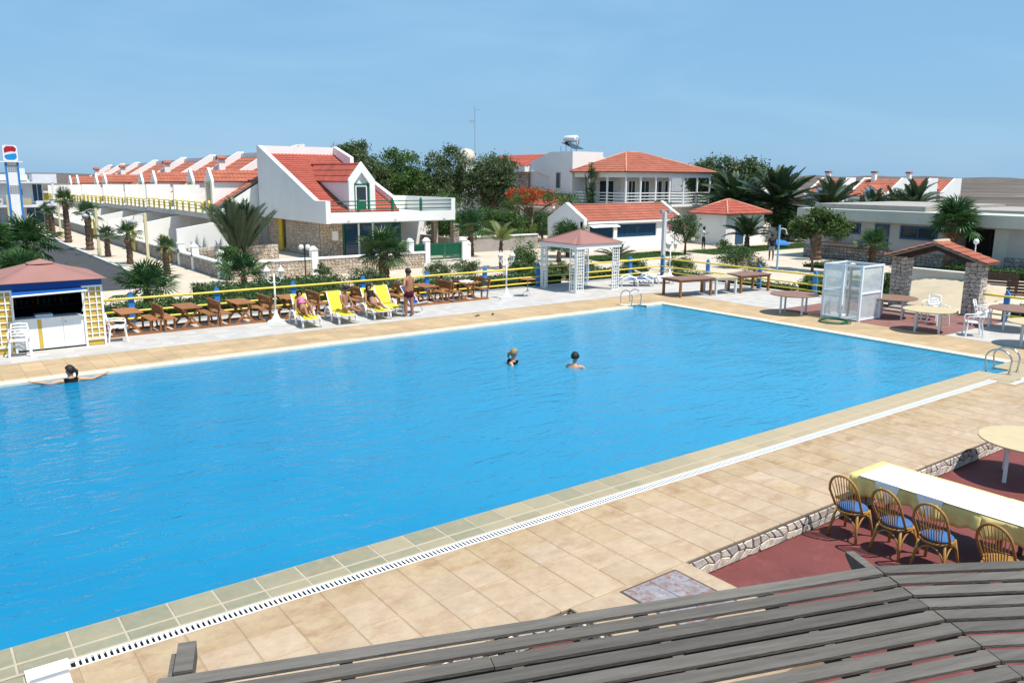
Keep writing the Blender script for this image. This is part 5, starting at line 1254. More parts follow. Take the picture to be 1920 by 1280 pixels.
def hut():
    t, P = root('tiled_hut', 'small white hut with hipped red roof and blue door', 'hut', (52.8, 42.1, 0)); x0, x1, y0, y1 = 50.5, 55.1, 40.6, 43.6
    P('wall', MB().box(x0, y0, -.06, x0+1.15, y0+.2, 2.3).box(x0+2.2, y0, -.06, x1, y0+.2, 2.3).box(x0+1.15, y0, 2.05, x0+2.2, y0+.2, 2.3), WHITE); P('wall', MB().box(x0, y0+.2, -.06, x0+.2, y1, 2.3), WHITE); P('wall', MB().box(x1-.2, y0+.2, -.06, x1, y1, 2.3), WHITE); P('wall', MB().box(x0+.2, y1-.2, -.06, x1-.2, y1, 2.3), WHITE)
    d = P('door', MB().box(x0+1.15, y0+.05, 0, x0+2.2, y0+.1, 2.05), SLATE); P('handle', MB().box(x0+2.0, y0+.02, 1.0, x0+2.1, y0+.05, 1.04), GREYM, d)
    m = hiproof(t, x0, x1, y0, y1, 2.3, ((x0+x1)/2-.3, (y0+y1)/2, 3.3), TERRA, .45, .4); P('hip_tiles', m, M('ridge_tile_pale', (.55, .24, .15)), smooth=True)
    a, Q = root('courtyard_wall', 'low cream courtyard wall beside the tiled hut', 'wall', (47, 43, 0)); Q('wall', MB().box(47.3, 43.9, -.06, 50.45, 44.1, 1.15), BEIGE); b, S = root('courtyard_wall', 'low cream wall right of the tiled hut behind the small date palm', 'wall', (60, 41, 0)); S('wall', MB().box(55.2, 41.0, -.06, 66, 41.2, 1.1), BEIGE)
hut()
def long_building():
    t, P = root('long_low_building', 'long low grey building with flat roof, blue windows and stone base', 'building', (53, 22, 0)); X = 48.0; ya, yb = 6.0, 32.0
    P('wall', MB().box(X, 22.3, -.06, 60, yb, 2.6), GREYR); P('wall', MB().box(X, ya, -.06, 60, 19.6, 2.6), GREYR); P('wall', MB().box(X, 19.6, 2.35, 60, 22.3, 2.6), GREYR); P('recess_wall', MB().box(X+1.2, 19.6, -.06, X+1.4, 22.3, 2.35), DARK); P('wall', MB().box(X, 19.6, -.06, X+.25, 20.3, 2.35), SAGE)
    P('fascia', MB().box(X-.55, ya-.4, 2.45, 60.4, yb+.4, 3.12), SAGE); P('roof_upstand', MB().box(X+.5, 24.5, 3.12, 59, yb-.2, 3.42), GREYB); P('roof_upstand', MB().box(X+2.6, 8, 3.12, 59, 24.2, 3.28), GREYB)
    b = P('stone_base', MB().box(X-.12, 22.3, -.06, X-.002, yb, .74), DMORTAR); stones(b, (X-.12, yb, 0), (0, -1, 0), (0, 0, 1), yb-22.3, .74, .26, STONE2, .03, seed=51); b = P('stone_base', MB().box(X-.12, 10, -.06, X-.002, 19.6, .86), DMORTAR); stones(b, (X-.12, 19.6, 0), (0, -1, 0), (0, 0, 1), 9.6, .86, .26, STONE2, .03, seed=52)
    window(P, t, 'x-', 28.15, 29.4, 1.62, 2.28, X, SLATE, GLASS, .07, 0, fw=.1); window(P, t, 'x-', 23.4, 25.6, 1.5, 2.28, X, SLATE, GLASS, .07, 1, fw=.11); window(P, t, 'x-', 26.3, 27.2, .76, 2.3, X, SLATE, GLASS, .07, 0, fw=.1)
    window(P, t, 'x-', 19.75, 22.2, .0, 2.3, X+1.2, BLACKM, DARK, .06, 1, 'entrance_door')
    for y in (22.75, 18.9): P('wall_lamp', MB().lathe([(.16, 0), (.17, .05), (.12, .1)], 14), GREYM).matrix_local = Matrix.Translation((X-53, y-22, 1.95)) @ Matrix.Rotation(R(-90), 4, 'Y')
    P('canopy_strip', MB().box(X-.5, 26.8, .98, X-.125, 30.5, 1.03), TERRA)
    P('grey_door', MB().box(X-.06, 17.2, 0, X-.003, 18.4, 2.2), SAGE)
long_building()
def far_houses():
    # white, red roofed houses beyond the palms, each with gable parapets, dormer and chimney
    def fh(k, x, y, w, lab, ch=1):
        t, P = root('distant_house', lab, 'house', (x, y, 0), 'distant white houses beyond the palms')
        P('wall', MB().box(x, y+.3, -.06, x+4.2, y+w, 2.6), WHITE)
        for yy in (y, y+w): P('gable_wall', MB().prism([(x-.3, yy, -.06), (x-.3, yy, 2.7), (x+4.2, yy, 5.2), (x+6.3, yy, 5.2), (x+6.3, yy, -.06)], (0, .3, 0)), WHITE)
        P('back_wall', MB().box(x+4.2, y+.3, -.06, x+6, y+w, 5.0), WHITE); tileroof(t, (x-.2, y+.3, 2.5), (0, w-.3, 0), (4.5, 0, 2.5), TERRA2, wave=.5, course=.7)
        P('dormer', MB().prism([(x, y+w*.3, 2.4), (x, y+w*.3, 3.4), (x, y+w*.45, 4.0), (x, y+w*.6, 3.4), (x, y+w*.6, 2.4)], (2.6, 0, 0)), WHITE); P('window', MB().box(x-.05, y+w*.38, 2.6, x-.003, y+w*.52, 3.3), BLUE)
        tileroof(t, (x-.1, y+w*.27, 3.4), (3.0, 0, 0), (0, w*.18, .7), TERRA2, wave=.5, course=.7, name='dormer_tiles', slab=.04)
        if ch: P('chimney', MB().box(x+3.6, y+w*.7, 4.4, x+4.2, y+w*.7+.6, 5.9), WHITE); P('chimney_cap', MB().box(x+3.5, y+w*.7-.1, 5.9, x+4.3, y+w*.7+.7, 6.15), TERRA2)
    fh(0, 112, 70.9, 4.2, 'distant white house with red roof left among the date palm crowns'); fh(1, 116, 64.4, 6, 'distant white house with red roof and chimney above the middle date palm'); fh(2, 126, 65.3, 4.6, 'distant white house with red roof between the two right date palms'); fh(3, 134, 65.4, 4, 'rightmost distant white house with red roof by the plain', 0)
    t, P = root('villa_annex', 'far white house with red roof behind the verandah villa', 'house', (75, 62, 0)); P('wall', MB().box(72, 60, 0, 82, 66, 4.9), WHITE); tileroof(t, (71.6, 59.6, 4.9), (10.8, 0, 0), (0, 3.4, 1.0), TERRA2, wave=.4, course=.6)
    for k, (x, y, w, d, h, lb) in enumerate(((170, 34, 10, 12, 1.9, 'low white shed on the far plain left of the palm crown'), (185, 24, 14, 9, 1.6, 'flat grey shed on the far plain right of the palm crown'), (210, 32, 30, 10, 1.4, 'long pale greenhouse strip far out on the plain'), (150, 20, 8, 6, 2.0, 'small white block house on the far plain at right'))):
        t, P = root('plain_shed', lb, 'building', (x, y, 0)); P('wall', MB().box(x, y-d, -.06, x+w, y, h), WHITE if k % 2 == 0 else GREYB); P('roof', MB().box(x-.4, y-d-.4, h, x+w+.4, y+.4, h+.25), CONC); P('doorway', MB().box(x-.05, y-d*.6, 0, x-.003, y-d*.45, h*.8), DARK)
far_houses()
# ------------------------------------------------------------------ vegetation
def fan_frond(seed, nb=20, pet=.55, rad=.62, mat=LF_PALM):
    r = random.Random(seed); m = MB(); m.bar((0, 0, 0), (pet, 0, 0), .025, .015)
    for k in range(nb):
        a = R(-128+256*k/(nb-1)+r.uniform(-3, 3)); L = rad*(.75+.25*math.cos(a*.6))*r.uniform(.9, 1.08); c, s = math.cos(a), math.sin(a); w = .032
        droop = r.uniform(.08, .22)*L; z1 = .05*L*math.cos(2*a)
        p0 = Vector((pet, 0, 0)); p1 = Vector((pet+c*L*.6, s*L*.6, z1+.02)); p2 = Vector((pet+c*L*.97, s*L*.97, z1-droop)); n = Vector((-s, c, 0))
        q = len(m.v); m.v += [tuple(p0), tuple(p1+n*w+Vector((0, 0, .008))), tuple(p1-Vector((0, 0, .014))), tuple(p1-n*w+Vector((0, 0, .008))), tuple(p2)]
        m.f += [(q, q+2, q+1), (q, q+3, q+2), (q+1, q+2, q+4), (q+2, q+3, q+4)]
    return m.mesh('frond', mat)
def date_frond(seed, L=2.2, n=40, arch=.9, mat=LF_DATE, wl=.36, lw=.032):
    r = random.Random(seed); m = MB(); pts = []; N = 12
    for i in range(N+1):
        f = i/N; pts.append(Vector((L*(f-.12*arch*f**3), 0, -arch*.42*L*f**2.4)))
    m.tube(pts, [.022*(1-.8*i/N) for i in range(N+1)], 4)
    for k in range(n):
        f = .12+.86*k/(n-1); i = min(N-1, int(f*N)); p = pts[i].lerp(pts[i+1], f*N-i); d = (pts[i+1]-pts[i]).normalized()
        ll = wl*(.55+.9*math.sin(PI*min(1, f*.9+.08)))*r.uniform(.85, 1.1)
        for s in (-1, 1):
            ang = R(38+10*(1-f)); v = (d*math.cos(ang)+Vector((0, s, .28)).normalized()*math.sin(ang)).normalized(); w = d*lw
            tip = p+v*ll-Vector((0, 0, .05*ll)); q = len(m.v); mid = p+v*ll*.5
            m.v += [tuple(p-w*.5), tuple(mid-w), tuple(tip), tuple(mid+w), tuple(p+w*.5)]; m.f.append((q, q+1, q+2, q+3, q+4))
    return m.mesh('frond', mat)
FAN = [fan_frond(k, 20, .5+.1*k, .6+.05*k) for k in range(3)]; FAND = [fan_frond(9, 14, .5, .55, LF_DEAD)]
DATEN = [date_frond(31+k, 2.2, 40, .25+.2*k, LF_DATE, .32, .026) for k in range(2)]; DATE = [date_frond(k, 2.2, 42, .3+.32*k) for k in range(3)]; COCO = [date_frond(20+k, 2.0, 30, .9+.3*k, leafmat('coconut_leaflet', (.09, .13, .03), (.20, .21, .06)), .42) for k in range(2)]
def crown_fronds(t, meshes, top, n, sc, e0, e1, seed, dead=0, tilt=0):
    r = random.Random(seed); ga = 2.39996
    for k in range(n):
        f = (k+.5)/n; el = R(e0+(e1-e0)*f**.8)+r.uniform(-.12, .12); az = k*ga+r.uniform(-.25, .25)
        o = inst('frond', r.choice(meshes), t, top, (r.uniform(-.5, .5), -el, az), sc*r.uniform(.85, 1.12)*(1-.15*f)); o.rotation_mode = 'XYZ'
    for k in range(dead): inst('dry_frond', FAND[0], t, (top[0], top[1], top[2]-.08), (r.uniform(-.5, .5), R(60+r.uniform(-15, 20)), k*ga), sc*.8)
def ptrunk(h, r0, r1, lean=(0, 0), mat=TRUNK, seed=1):
    r = random.Random(seed); m = MB(); N = max(6, int(h*7)); pts, rr = [], []
    for i in range(N+1):
        f = i/N; pts.append((lean[0]*f*f, lean[1]*f*f, h*f-.05*(i == 0))); rr.append((r0+(r1-r0)*f)*(1.13 if i % 2 else .95)*r.uniform(.96, 1.04))
    m.tube(pts, rr, 10)
    for k in range(int(h*16)):                      # old leaf bases
        f = r.uniform(.05, 1); a = r.uniform(0, 2*PI); q = (r0+(r1-r0)*f); c, s = math.cos(a), math.sin(a); b = Vector((lean[0]*f*f+c*q*.9, lean[1]*f*f+s*q*.9, h*f-.03)); m.bar(b, b+Vector((c*.05, s*.05, .11)), .05, .02, (c, s, 0))
    return m
def fan_palm(lab, x, y, h, sc, n, r0=.2, seed=1, e0=-35, e1=82, dead=3, lean=(0, 0), group=None, z=-.05):
    t = thing('fan_palm', lab, 'palm tree', (x, y, z), 0, group); ptrunk(h, r0, r0*.72, lean, seed=seed).build('trunk', TRUNK, t)
    crown_fronds(t, FAN, (lean[0], lean[1], h), n, sc, e0, e1, seed, dead); return t
def date_palm(lab, x, y, h, sc, n, r0=.25, seed=1, e0=-12, e1=86, group=None, stems=None, z=-.05, meshes=None):
    t = thing('date_palm', lab, 'palm tree', (x, y, z), 0, group)
    for k, (sx, sy) in enumerate(stems or [(0, 0)]):
        ptrunk(max(h, .15), r0, r0*.85, (sx, sy), seed=seed+k).build('trunk', TRUNK, t); crown_fronds(t, meshes or DATE, (sx, sy, h), n, sc, e0, e1, seed+k)
    return t
def tree(lab, x, y, lobes, ncl, per, spread, leaf, mat, trunk_h, tr=.18, seed=1, cat='tree', name='leafy_tree', group=None, lean=(0, 0), extra=None, fill=.4, limbs=6, barkm=BARK):
    t = thing(name, lab, cat, (x, y, -.05), 0, group); r = random.Random(seed); m = MB()
    m.tube([(0, 0, -.05), (lean[0]*.4, lean[1]*.4, trunk_h*.5), (lean[0], lean[1], trunk_h)], [tr, tr*.8, tr*.62], 9); m.build('trunk', barkm, t, True)
    top = Vector((lean[0], lean[1], trunk_h))
    for k in range(limbs):
        l = r.choice(lobes); c = Vector(l[0])+Vector((r.uniform(-.6, .6)*l[1][0], r.uniform(-.6, .6)*l[1][1], r.uniform(-.2, .6)*l[1][2])); mid = top.lerp(c, .5)+Vector((r.uniform(-.2, .2), r.uniform(-.2, .2), .1))
        MB().tube([top-Vector((0, 0, .15)), mid, c], [tr*.5, tr*.3, tr*.08], 6).build('limb', barkm, t, True)
    fastquads('crown', leafquads(clumps(lobes, ncl, per, spread, fill), leaf), mat, t, 'stuff')
    for nm, mt, nc, pp, sp, lf, lb in (extra or []): fastquads(nm, leafquads(clumps(lb or lobes, nc, pp, sp, .9), lf, .8), mt, t, 'stuff')
    return t
def shrub(lab, x, y, r, h, mat, n=60, leaf=.1, seed=1, cat='shrub', name='shrub', flowers=None, z=-.05, per=45, group=None, asp=.5):
    t = thing(name, lab, cat, (x, y, z), 0, group); rr = random.Random(seed); m = MB()
    for k in range(6): a = rr.uniform(0, 6.3); q = rr.uniform(.3, .7)*r; m.tube([(0, 0, 0), (math.cos(a)*q*.4, math.sin(a)*q*.4, h*.45), (math.cos(a)*q, math.sin(a)*q, h*.85)], [.03, .02, .008], 5)
    m.build('stems', BARK, t); lob = [((0, 0, h*.52), (r*.85, r*.85, h*.5)), ((r*.35, -.1, h*.4), (r*.6, r*.6, h*.4)), ((-r*.35, .1, h*.45), (r*.6, r*.6, h*.42))]
    fastquads('foliage', leafquads(clumps(lob, n, per, max(.07, r*.13), .35), leaf, asp), mat, t, 'stuff')
    if flowers: fastquads('flowers', leafquads(clumps(lob, flowers[1], flowers[2], .05, .95), .05, .9), flowers[0], t, 'stuff')
    return t
def hedge(lab, x0, x1, y0, y1, h, mat, dens=560, leaf=.11, z=-.05, top=.15):
    N = int((x1-x0)*(y1-y0)*dens*(.6+h)); C = np.stack([rng.uniform(x0, x1, N), rng.uniform(y0, y1, N), h*rng.uniform(0, 1, N)**.45], 1)
    und = .6+.25*np.sin(C[:, 0]*1.3+x0)+.15*np.sin(C[:, 0]*3.7+C[:, 1]*2); C[:, 2] *= (1-top*2*(1-und)); C += rng.normal(size=C.shape)*.04
    o = thing('hedge', lab, 'hedge', ((x0+x1)/2, (y0+y1)/2, z)); off = np.array([(x0+x1)/2, (y0+y1)/2, -.03])
    fastquads('foliage', leafquads(C-off, leaf), mat, o, 'stuff'); m = MB()
    n = max(3, int((x1-x0)/.5)); k = 0                      # added solid dark core, blocks the view through the leaves
    for i in range(n+1):
        x = x0+.12+(x1-x0-.24)*i/n; u = .6+.25*math.sin(x*1.3+x0)+.15*math.sin(x*3.7+(y0+y1)); hh = h*(1-top*2*(1-u))*.82
        for yy, zz in ((y0+.12, -.03), (y0+.1, hh*.85), (y0+.3, hh), (y1-.3, hh), (y1-.1, hh*.85), (y1-.12, -.03)): m.v.append((x-off[0], yy-off[1], zz))
    for i in range(n):
        for q in range(5): a = i*6+q; m.f.append((a, a+6, a+7, a+1))
    for e in (0, n*6): m.f.append(tuple(e+q for q in range(6)))
    m.build('branches', M('hedge_filler', (.018, .032, .012), .95, .4, 6, .6, 20, .1), o); return o  # one solid filler mesh, no separate branches

hedge('clipped dark green hedge behind the fence left of the lantern post', 5.0, 10.2, 30.0, 31.3, .62, LF_DARK); hedge('dark green hedge mound in front of the small tree by the villa wall', 9.2, 14.8, 31.9, 34.6, .75, LF_DARK, 300)
hedge('dark green hedge behind the fence between lantern post and big fan palm', 10.3, 19.3, 30.0, 31.3, .62, LF_DARK); hedge('low green hedge behind the fence between big fan palm and gazebo', 19.4, 25.5, 30.0, 31.4, .55, LF_DARK)
hedge('low mixed hedge behind the fence right of the gazebo', 26.2, 31.6, 30.1, 31.0, .5, LF_OLIVE); hedge('low dark hedge behind the right fence near the shower', 32.2, 33.2, 18.0, 21.8, .62, LF_DARK); hedge('low planting behind the right fence by the fence corner', 32.2, 33.0, 22, 29.6, .28, LF_DARK, 250)
hedge('dark hedge strip at the foot of the long low building', 45.5, 47.3, 17.2, 22.0, .55, LF_DARK, 250); hedge('dark ground planting under the leaning tree', 42.0, 45.5, 25.2, 28.2, .22, LF_DARK, 200); hedge('green planting behind the right edge blue post', 32.2, 33.3, 8.5, 12.9, .55, LF_MID, 300)
def grass(nm, x0, x1, y0, y1, n):
    C = np.stack([rng.uniform(x0, x1, n), rng.uniform(y0, y1, n), np.full(n, -.045)], 1); d = unit(rng.normal(size=(n, 3))*np.array([.5, .5, 0])+np.array([0, 0, 1])); s = unit(np.cross(d, rng.normal(size=(n, 3)))); h = rng.uniform(.06, .14, n)[:, None]
    V = np.stack([C-s*.012, C+s*.012, C+d*h], 1); o = fastquads('grass', V, LF_MID, None, 'stuff', 3); o['label'] = nm; o['category'] = 'grass'
    b = MB().box(x0, y0, -.05, x1, y1, -.03).build('lawn', M('lawn_soil', (.05, .08, .025), .95, .3, 3, .4, 30, .1)); b['kind'] = 'structure'
grass('short grass strip before the tiled hut', 43.5, 60, 35.8, 38.8, 15000); grass('short grass bed beside the white cafe building', 34.2, 42.5, 36.8, 39.6, 9000)

# palms
fan_palm('bushy fan palm between the kiosk and the first picnic tables', 7.15, 32.6, .75, 1.15, 26, .17, 1, -25, 80, 2)
fan_palm('large fan palm in front of the villa garden wall', 18.7, 35.6, 1.45, 1.25, 34, .27, 2, -35, 80, 5)
fan_palm('low fan palm behind the left lantern post', 11.7, 35.2, .75, 1.05, 20, .16, 3, -10, 80, 1)
for k, (x, y, h, s) in enumerate(((10.6, 43.6, 1.45, .62), (10.3, 50.4, 1.75, .72), (10.15, 55.7, 1.35, .7), (10.1, 61.3, 2.5, .85), (9.95, 68.9, 3.1, .95), (10.4, 80, 1.8, .8), (10.9, 86, 1.9, .8))):
    fan_palm('%s fan palm from the hedge along the street kerb' % ORD[k], x, y, h, s, 18, .17 if k < 3 else .24, 10+k, -30, 82, 4, group='fan palms along the street kerb')
for k, (x, y, h, s, lb) in enumerate(((2.6, 38.5, 2.2, 1.35, 'tall fan palm at the left picture edge behind the kiosk'), (4.35, 41.5, 2.0, 1.3, 'fan palm with wide fronds behind the kiosk roof, by the road'), (3.6, 36.5, 1.1, 1.2, 'low fan palm rising right behind the kiosk roof'))): fan_palm(lb, x, y, h, s, 32, .25, 30+k, -35, 80, 4)
date_palm('clump of upright date palm fronds beside the villa gable wall', 15.5, 46.9, .6, 1.5, 19, .2, 40, 56, 90, stems=[(-.22, .1), (.25, .2)], meshes=DATEN)
date_palm('young coconut palm with yellow green fronds behind the fence', 26.6, 36.8, 1.5, .01, 1, .1, 41).name = 'coconut_palm'
cp = bpy.data.objects['coconut_palm']; [bpy.data.objects.remove(c) for c in list(cp.children) if c.name.startswith('frond')]; crown_fronds(cp, COCO, (0, 0, 1.5), 9, .72, 15, 86, 5)
fan_palm('fan palm in shade behind the young coconut palm', 29.4, 44.0, 1.9, 1.2, 26, .2, 43, -30, 75, 3); fan_palm('fan palm between the gazebo roof and the white cafe building', 34.3, 40.0, 1.1, 1.25, 28, .2, 44, -15, 80, 2); fan_palm('small fan palm behind the gazebo lattice', 31.8, 38.0, .6, .8, 14, .15, 47, 0, 75, 0)
date_palm('small feathery date palm on the paving right of the gazebo', 34.9, 36.2, .25, .62, 18, .12, 45, 10, 86); date_palm('small date palm in front of the tiled hut', 50.4, 38.5, .75, 1.0, 26, .2, 46, 12, 86)
date_palm('big date palm with orange stalks behind the tiled hut', 58.5, 41.8, 2.9, 1.75, 52, .4, 50, -10, 86); date_palm('date palm left of the big one behind the tiled hut', 58.5, 46.2, 2.8, 1.6, 40, .35, 51, -15, 80)
for k, (x, y, h, s, lb) in enumerate(((66, 42.0, 2.4, 1.5, 'date palm behind the left end of the long low building'), (70, 44.1, 2.6, 1.5, 'second date palm from the left behind the long building roof'), (72, 41.2, 2.2, 1.2, 'lower date palm before the distant houses'), (70, 36.3, 2.7, 1.35, 'tall date palm right of the distant houses'), (74, 40, 2.0, 1.3, 'dark date palm left of the rightmost tall one'), (64, 37.5, 1.6, 1.2, 'low date palm fronds over the long building roof'))): date_palm(lb, x, y, h, s, 28, .3, 52+k, -15, 86)
fan_palm('fan palm before the blue window of the long low building', 45.1, 25.6, 1.35, .9, 26, .2, 60, -25, 80, 3); fan_palm('large fan palm rising above the stone gateway roof', 46.6, 21.9, 2.75, 1.35, 44, .27, 61, -38, 82, 6)
# trees
tree('leaning leafy tree with dark crown before the long low building', 40.2, 26.2, [((.6, .2, 2.75), (.75, 1.3, .6)), ((.5, 1.1, 2.3), (.6, .7, .5)), ((.6, -.9, 2.3), (.6, .8, .5))], 130, 60, .15, .16, leafmat('leaf_round', (.03, .075, .02), (.11, .16, .035)), 1.9, .08, 1, lean=(.35, .5))
t_ = thing('palm_stump', 'thick dark palm trunk under the leaning tree crown', 'palm tree', (46.4, 30.1, -.05)); ptrunk(1.7, .33, .26, seed=8).build('trunk', TRUNK, t_); crown_fronds(t_, FAN, (0, 0, 1.7), 12, .7, -20, 70, 8)
BT = [('tall dark tree at the left of the group behind the villa', 30.6, 63, [((0, 0, 5.9), (1.7, 2, 1.6)), ((1.3, 0, 4.6), (1.8, 2, 1.5)), ((-.4, 0, 7.0), (1.0, 1, .5)), ((-1.4, 0, 6.6), (.5, .5, .5)), ((.7, 0, 7.3), (.35, .3, .5))], LF_OLIVE), ('wide dark tree second from the left behind the villa', 34.8, 63, [((0, 0, 5.2), (2.3, 2.2, 1.7)), ((1.6, 0, 4.0), (2, 2, 1.6)), ((-1.2, 0, 3.4), (2, 2, 1.6)), ((-.6, 0, 6.9), (.5, .5, .4)), ((1.2, 0, 6.5), (.6, .6, .45))], LF_MID),
      ('dense dark tree in the middle behind the villa carport', 39.2, 62, [((0, 0, 5.3), (2.2, 2.2, 1.9)), ((1.4, 0, 3.8), (2, 2, 1.8)), ((-1.2, 0, 3.6), (2, 2, 1.8)), ((.4, 0, 7.2), (.5, .5, .4)), ((-1.4, 0, 6.4), (.6, .5, .4))], LF_OLIVE), ('dark tree by the flame tree behind the villa carport', 42.5, 60, [((0, 0, 5.0), (1.9, 2, 1.7)), ((.9, 0, 3.4), (1.6, 2, 1.7)), ((1.4, 0, 6.2), (.9, 1, .5))], LF_OLIVE)]
for k, (lb, x, y, lo, mt) in enumerate(BT): tree(lb, x, y, lo, 250, 62, .27, .22, mt, 3.2, .22, 20+k, group='dark trees behind the villa')
tree('dark bushy tree beside the villa carport', 31.6, 51, [((0, 0, 2.4), (1.5, 1.6, 1.4)), ((.7, -.3, 1.3), (1.2, 1.2, 1.1)), ((-.6, 0, 1.3), (1.1, 1.2, 1.1))], 150, 60, .2, .17, LF_MID, 1.4, .15, 26); tree('low dark bush tree behind the driveway gate pillar', 33.4, 49.5, [((0, 0, 1.2), (1.3, 1.2, 1.0)), ((.8, .2, 2.2), (1, 1, .7))], 100, 60, .18, .15, LF_DARK, 1.2, .12, 27)
tree('flame tree with flat crown and red flowers before the villa', 37.2, 47.6, [((0, 0, 3.75), (1.9, 1.6, .4)), ((2.2, -.5, 3.4), (1.7, 1.3, .45)), ((-1.3, 0, 3.3), (1.2, 1.2, .35))], 120, 46, .2, .12, LF_MID, 2.3, .12, 28, extra=[('blossom', FLOWER, 34, 42, .13, .12, [((-.9, -.4, 3.75), (1.5, 1.0, .42)), ((.2, -.6, 3.8), (1.3, .6, .3))])], limbs=9)
tree('small upright tree with sparse branches by the garden wall corner', 12.05, 38.7, [((0, 0, 1.2), (.5, .5, .5)), ((.2, 0, 1.5), (.35, .35, .25))], 55, 40, .09, .1, LF_MID, .7, .05, 29)
tree('big bushy olive green tree behind the hut roof', 63, 51.5, [((0, 0, 4.9), (2.6, 2.6, 1.8)), ((1, -2.2, 5.1), (2, 2, 1.5)), ((0, 1.8, 4.6), (2, 2, 1.7)), ((0, -1, 2.6), (3, 3.4, 2))], 480, 80, .3, .27, LF_OLIVE, 2.8, .25, 30)
tree('dark tree right of the verandah villa before the date palms', 60.5, 47.5, [((0, 0, 2.2), (1.6, 2, 1.7)), ((0, -1.8, 1.6), (1.4, 1.6, 1.4))], 160, 60, .25, .2, LF_DARK, 1.6, .15, 31)
tree('pink flowering bougainvillea tree beside the white cafe building', 42.4, 37.4, [((0, 0, 1.6), (.9, 1, 1.0)), ((-.5, .5, 1.9), (.6, .7, .6))], 110, 50, .14, .11, LF_DARK, .9, .09, 32, extra=[('blossom', PINK, 22, 40, .12, .06, [((-.7, .5, 1.9), (.6, .8, .7))])])
tree('dark leafy tree between cafe roof and hut roof', 48.6, 45.6, [((0, 0, 2.3), (.9, 1, .8)), ((.4, 0, 1.5), (.8, .9, .8))], 90, 55, .16, .14, LF_DARK, 1.3, .1, 33)
for k, (x, y, s) in enumerate(((140, 30, 1.3), (158, 29, 1.4), (163, 31, 1.3), (196, 30, 1.6), (150, 24, 1.2), (118, 33, 1.2), (178, 27, 1.3))): tree('%s far dark tree from the left on the plain at right' % ORD[k], x, y, [((0, 0, 2.2*s), (1.3*s, 1.6*s, .9*s))], 50, 36, .28, .3, LF_DARK, 1.6*s, .16, 60+k, group='far trees on the plain', limbs=4)
for k, (x, y, w, lb) in enumerate(((128, 26, 6, 'far green bush row on the plain right of the palm crown'), (134, 21, 7, 'far olive bush row on the plain near the right edge'), (108, 30, 4, 'far bush behind the large fan palm crown'))): shrub(lb, x, y, w*.5, 1.5, LF_YEL if k == 0 else LF_OLIVE, 60, .3, 70+k)
tree('dark dense bush tree right of the tiled hut under the big date palm', 58.2, 40.4, [((0, 0, 1.5), (1.5, 1.3, 1.3)), ((1.6, -1.2, 1.3), (1.5, 1.4, 1.2)), ((.4, 1.2, 1.9), (1.2, 1, 1.1))], 190, 60, .2, .17, LF_DARK, 1.0, .14, 36)
tree('dark leafy bush tree before the villa porch under the flame tree', 40.6, 50.6, [((0, 0, 1.3), (1.5, 1.3, 1.1)), ((-1.4, .2, 1.1), (1.2, 1.2, 1.0)), ((1.5, .6, 1.2), (1.3, 1.2, 1.0))], 170, 60, .18, .15, LF_DARK, .9, .12, 37)
tree('dark leafy bush tree left of the villa porch by the block wall', 36.2, 50.2, [((0, 0, 1.4), (1.5, 1.2, 1.2)), ((1.2, .3, 1.2), (1.2, 1.2, 1.0))], 130, 60, .18, .15, LF_MID, .9, .12, 38)
# climbing vine on the verandah post
tree('dark climbing vine column against the verandah villa corner', 47.4, 52.6, [((0, 0, 3.4), (.32, .35, 1.2)), ((.1, 0, 5.0), (.28, .3, 1.1)), ((-.05, .1, 2.0), (.3, .3, 1.2))], 120, 40, .12, .12, LF_DARK, 5.4, .07, 34, cat='vine', name='vine', limbs=2, lean=(-.15, .6)); 
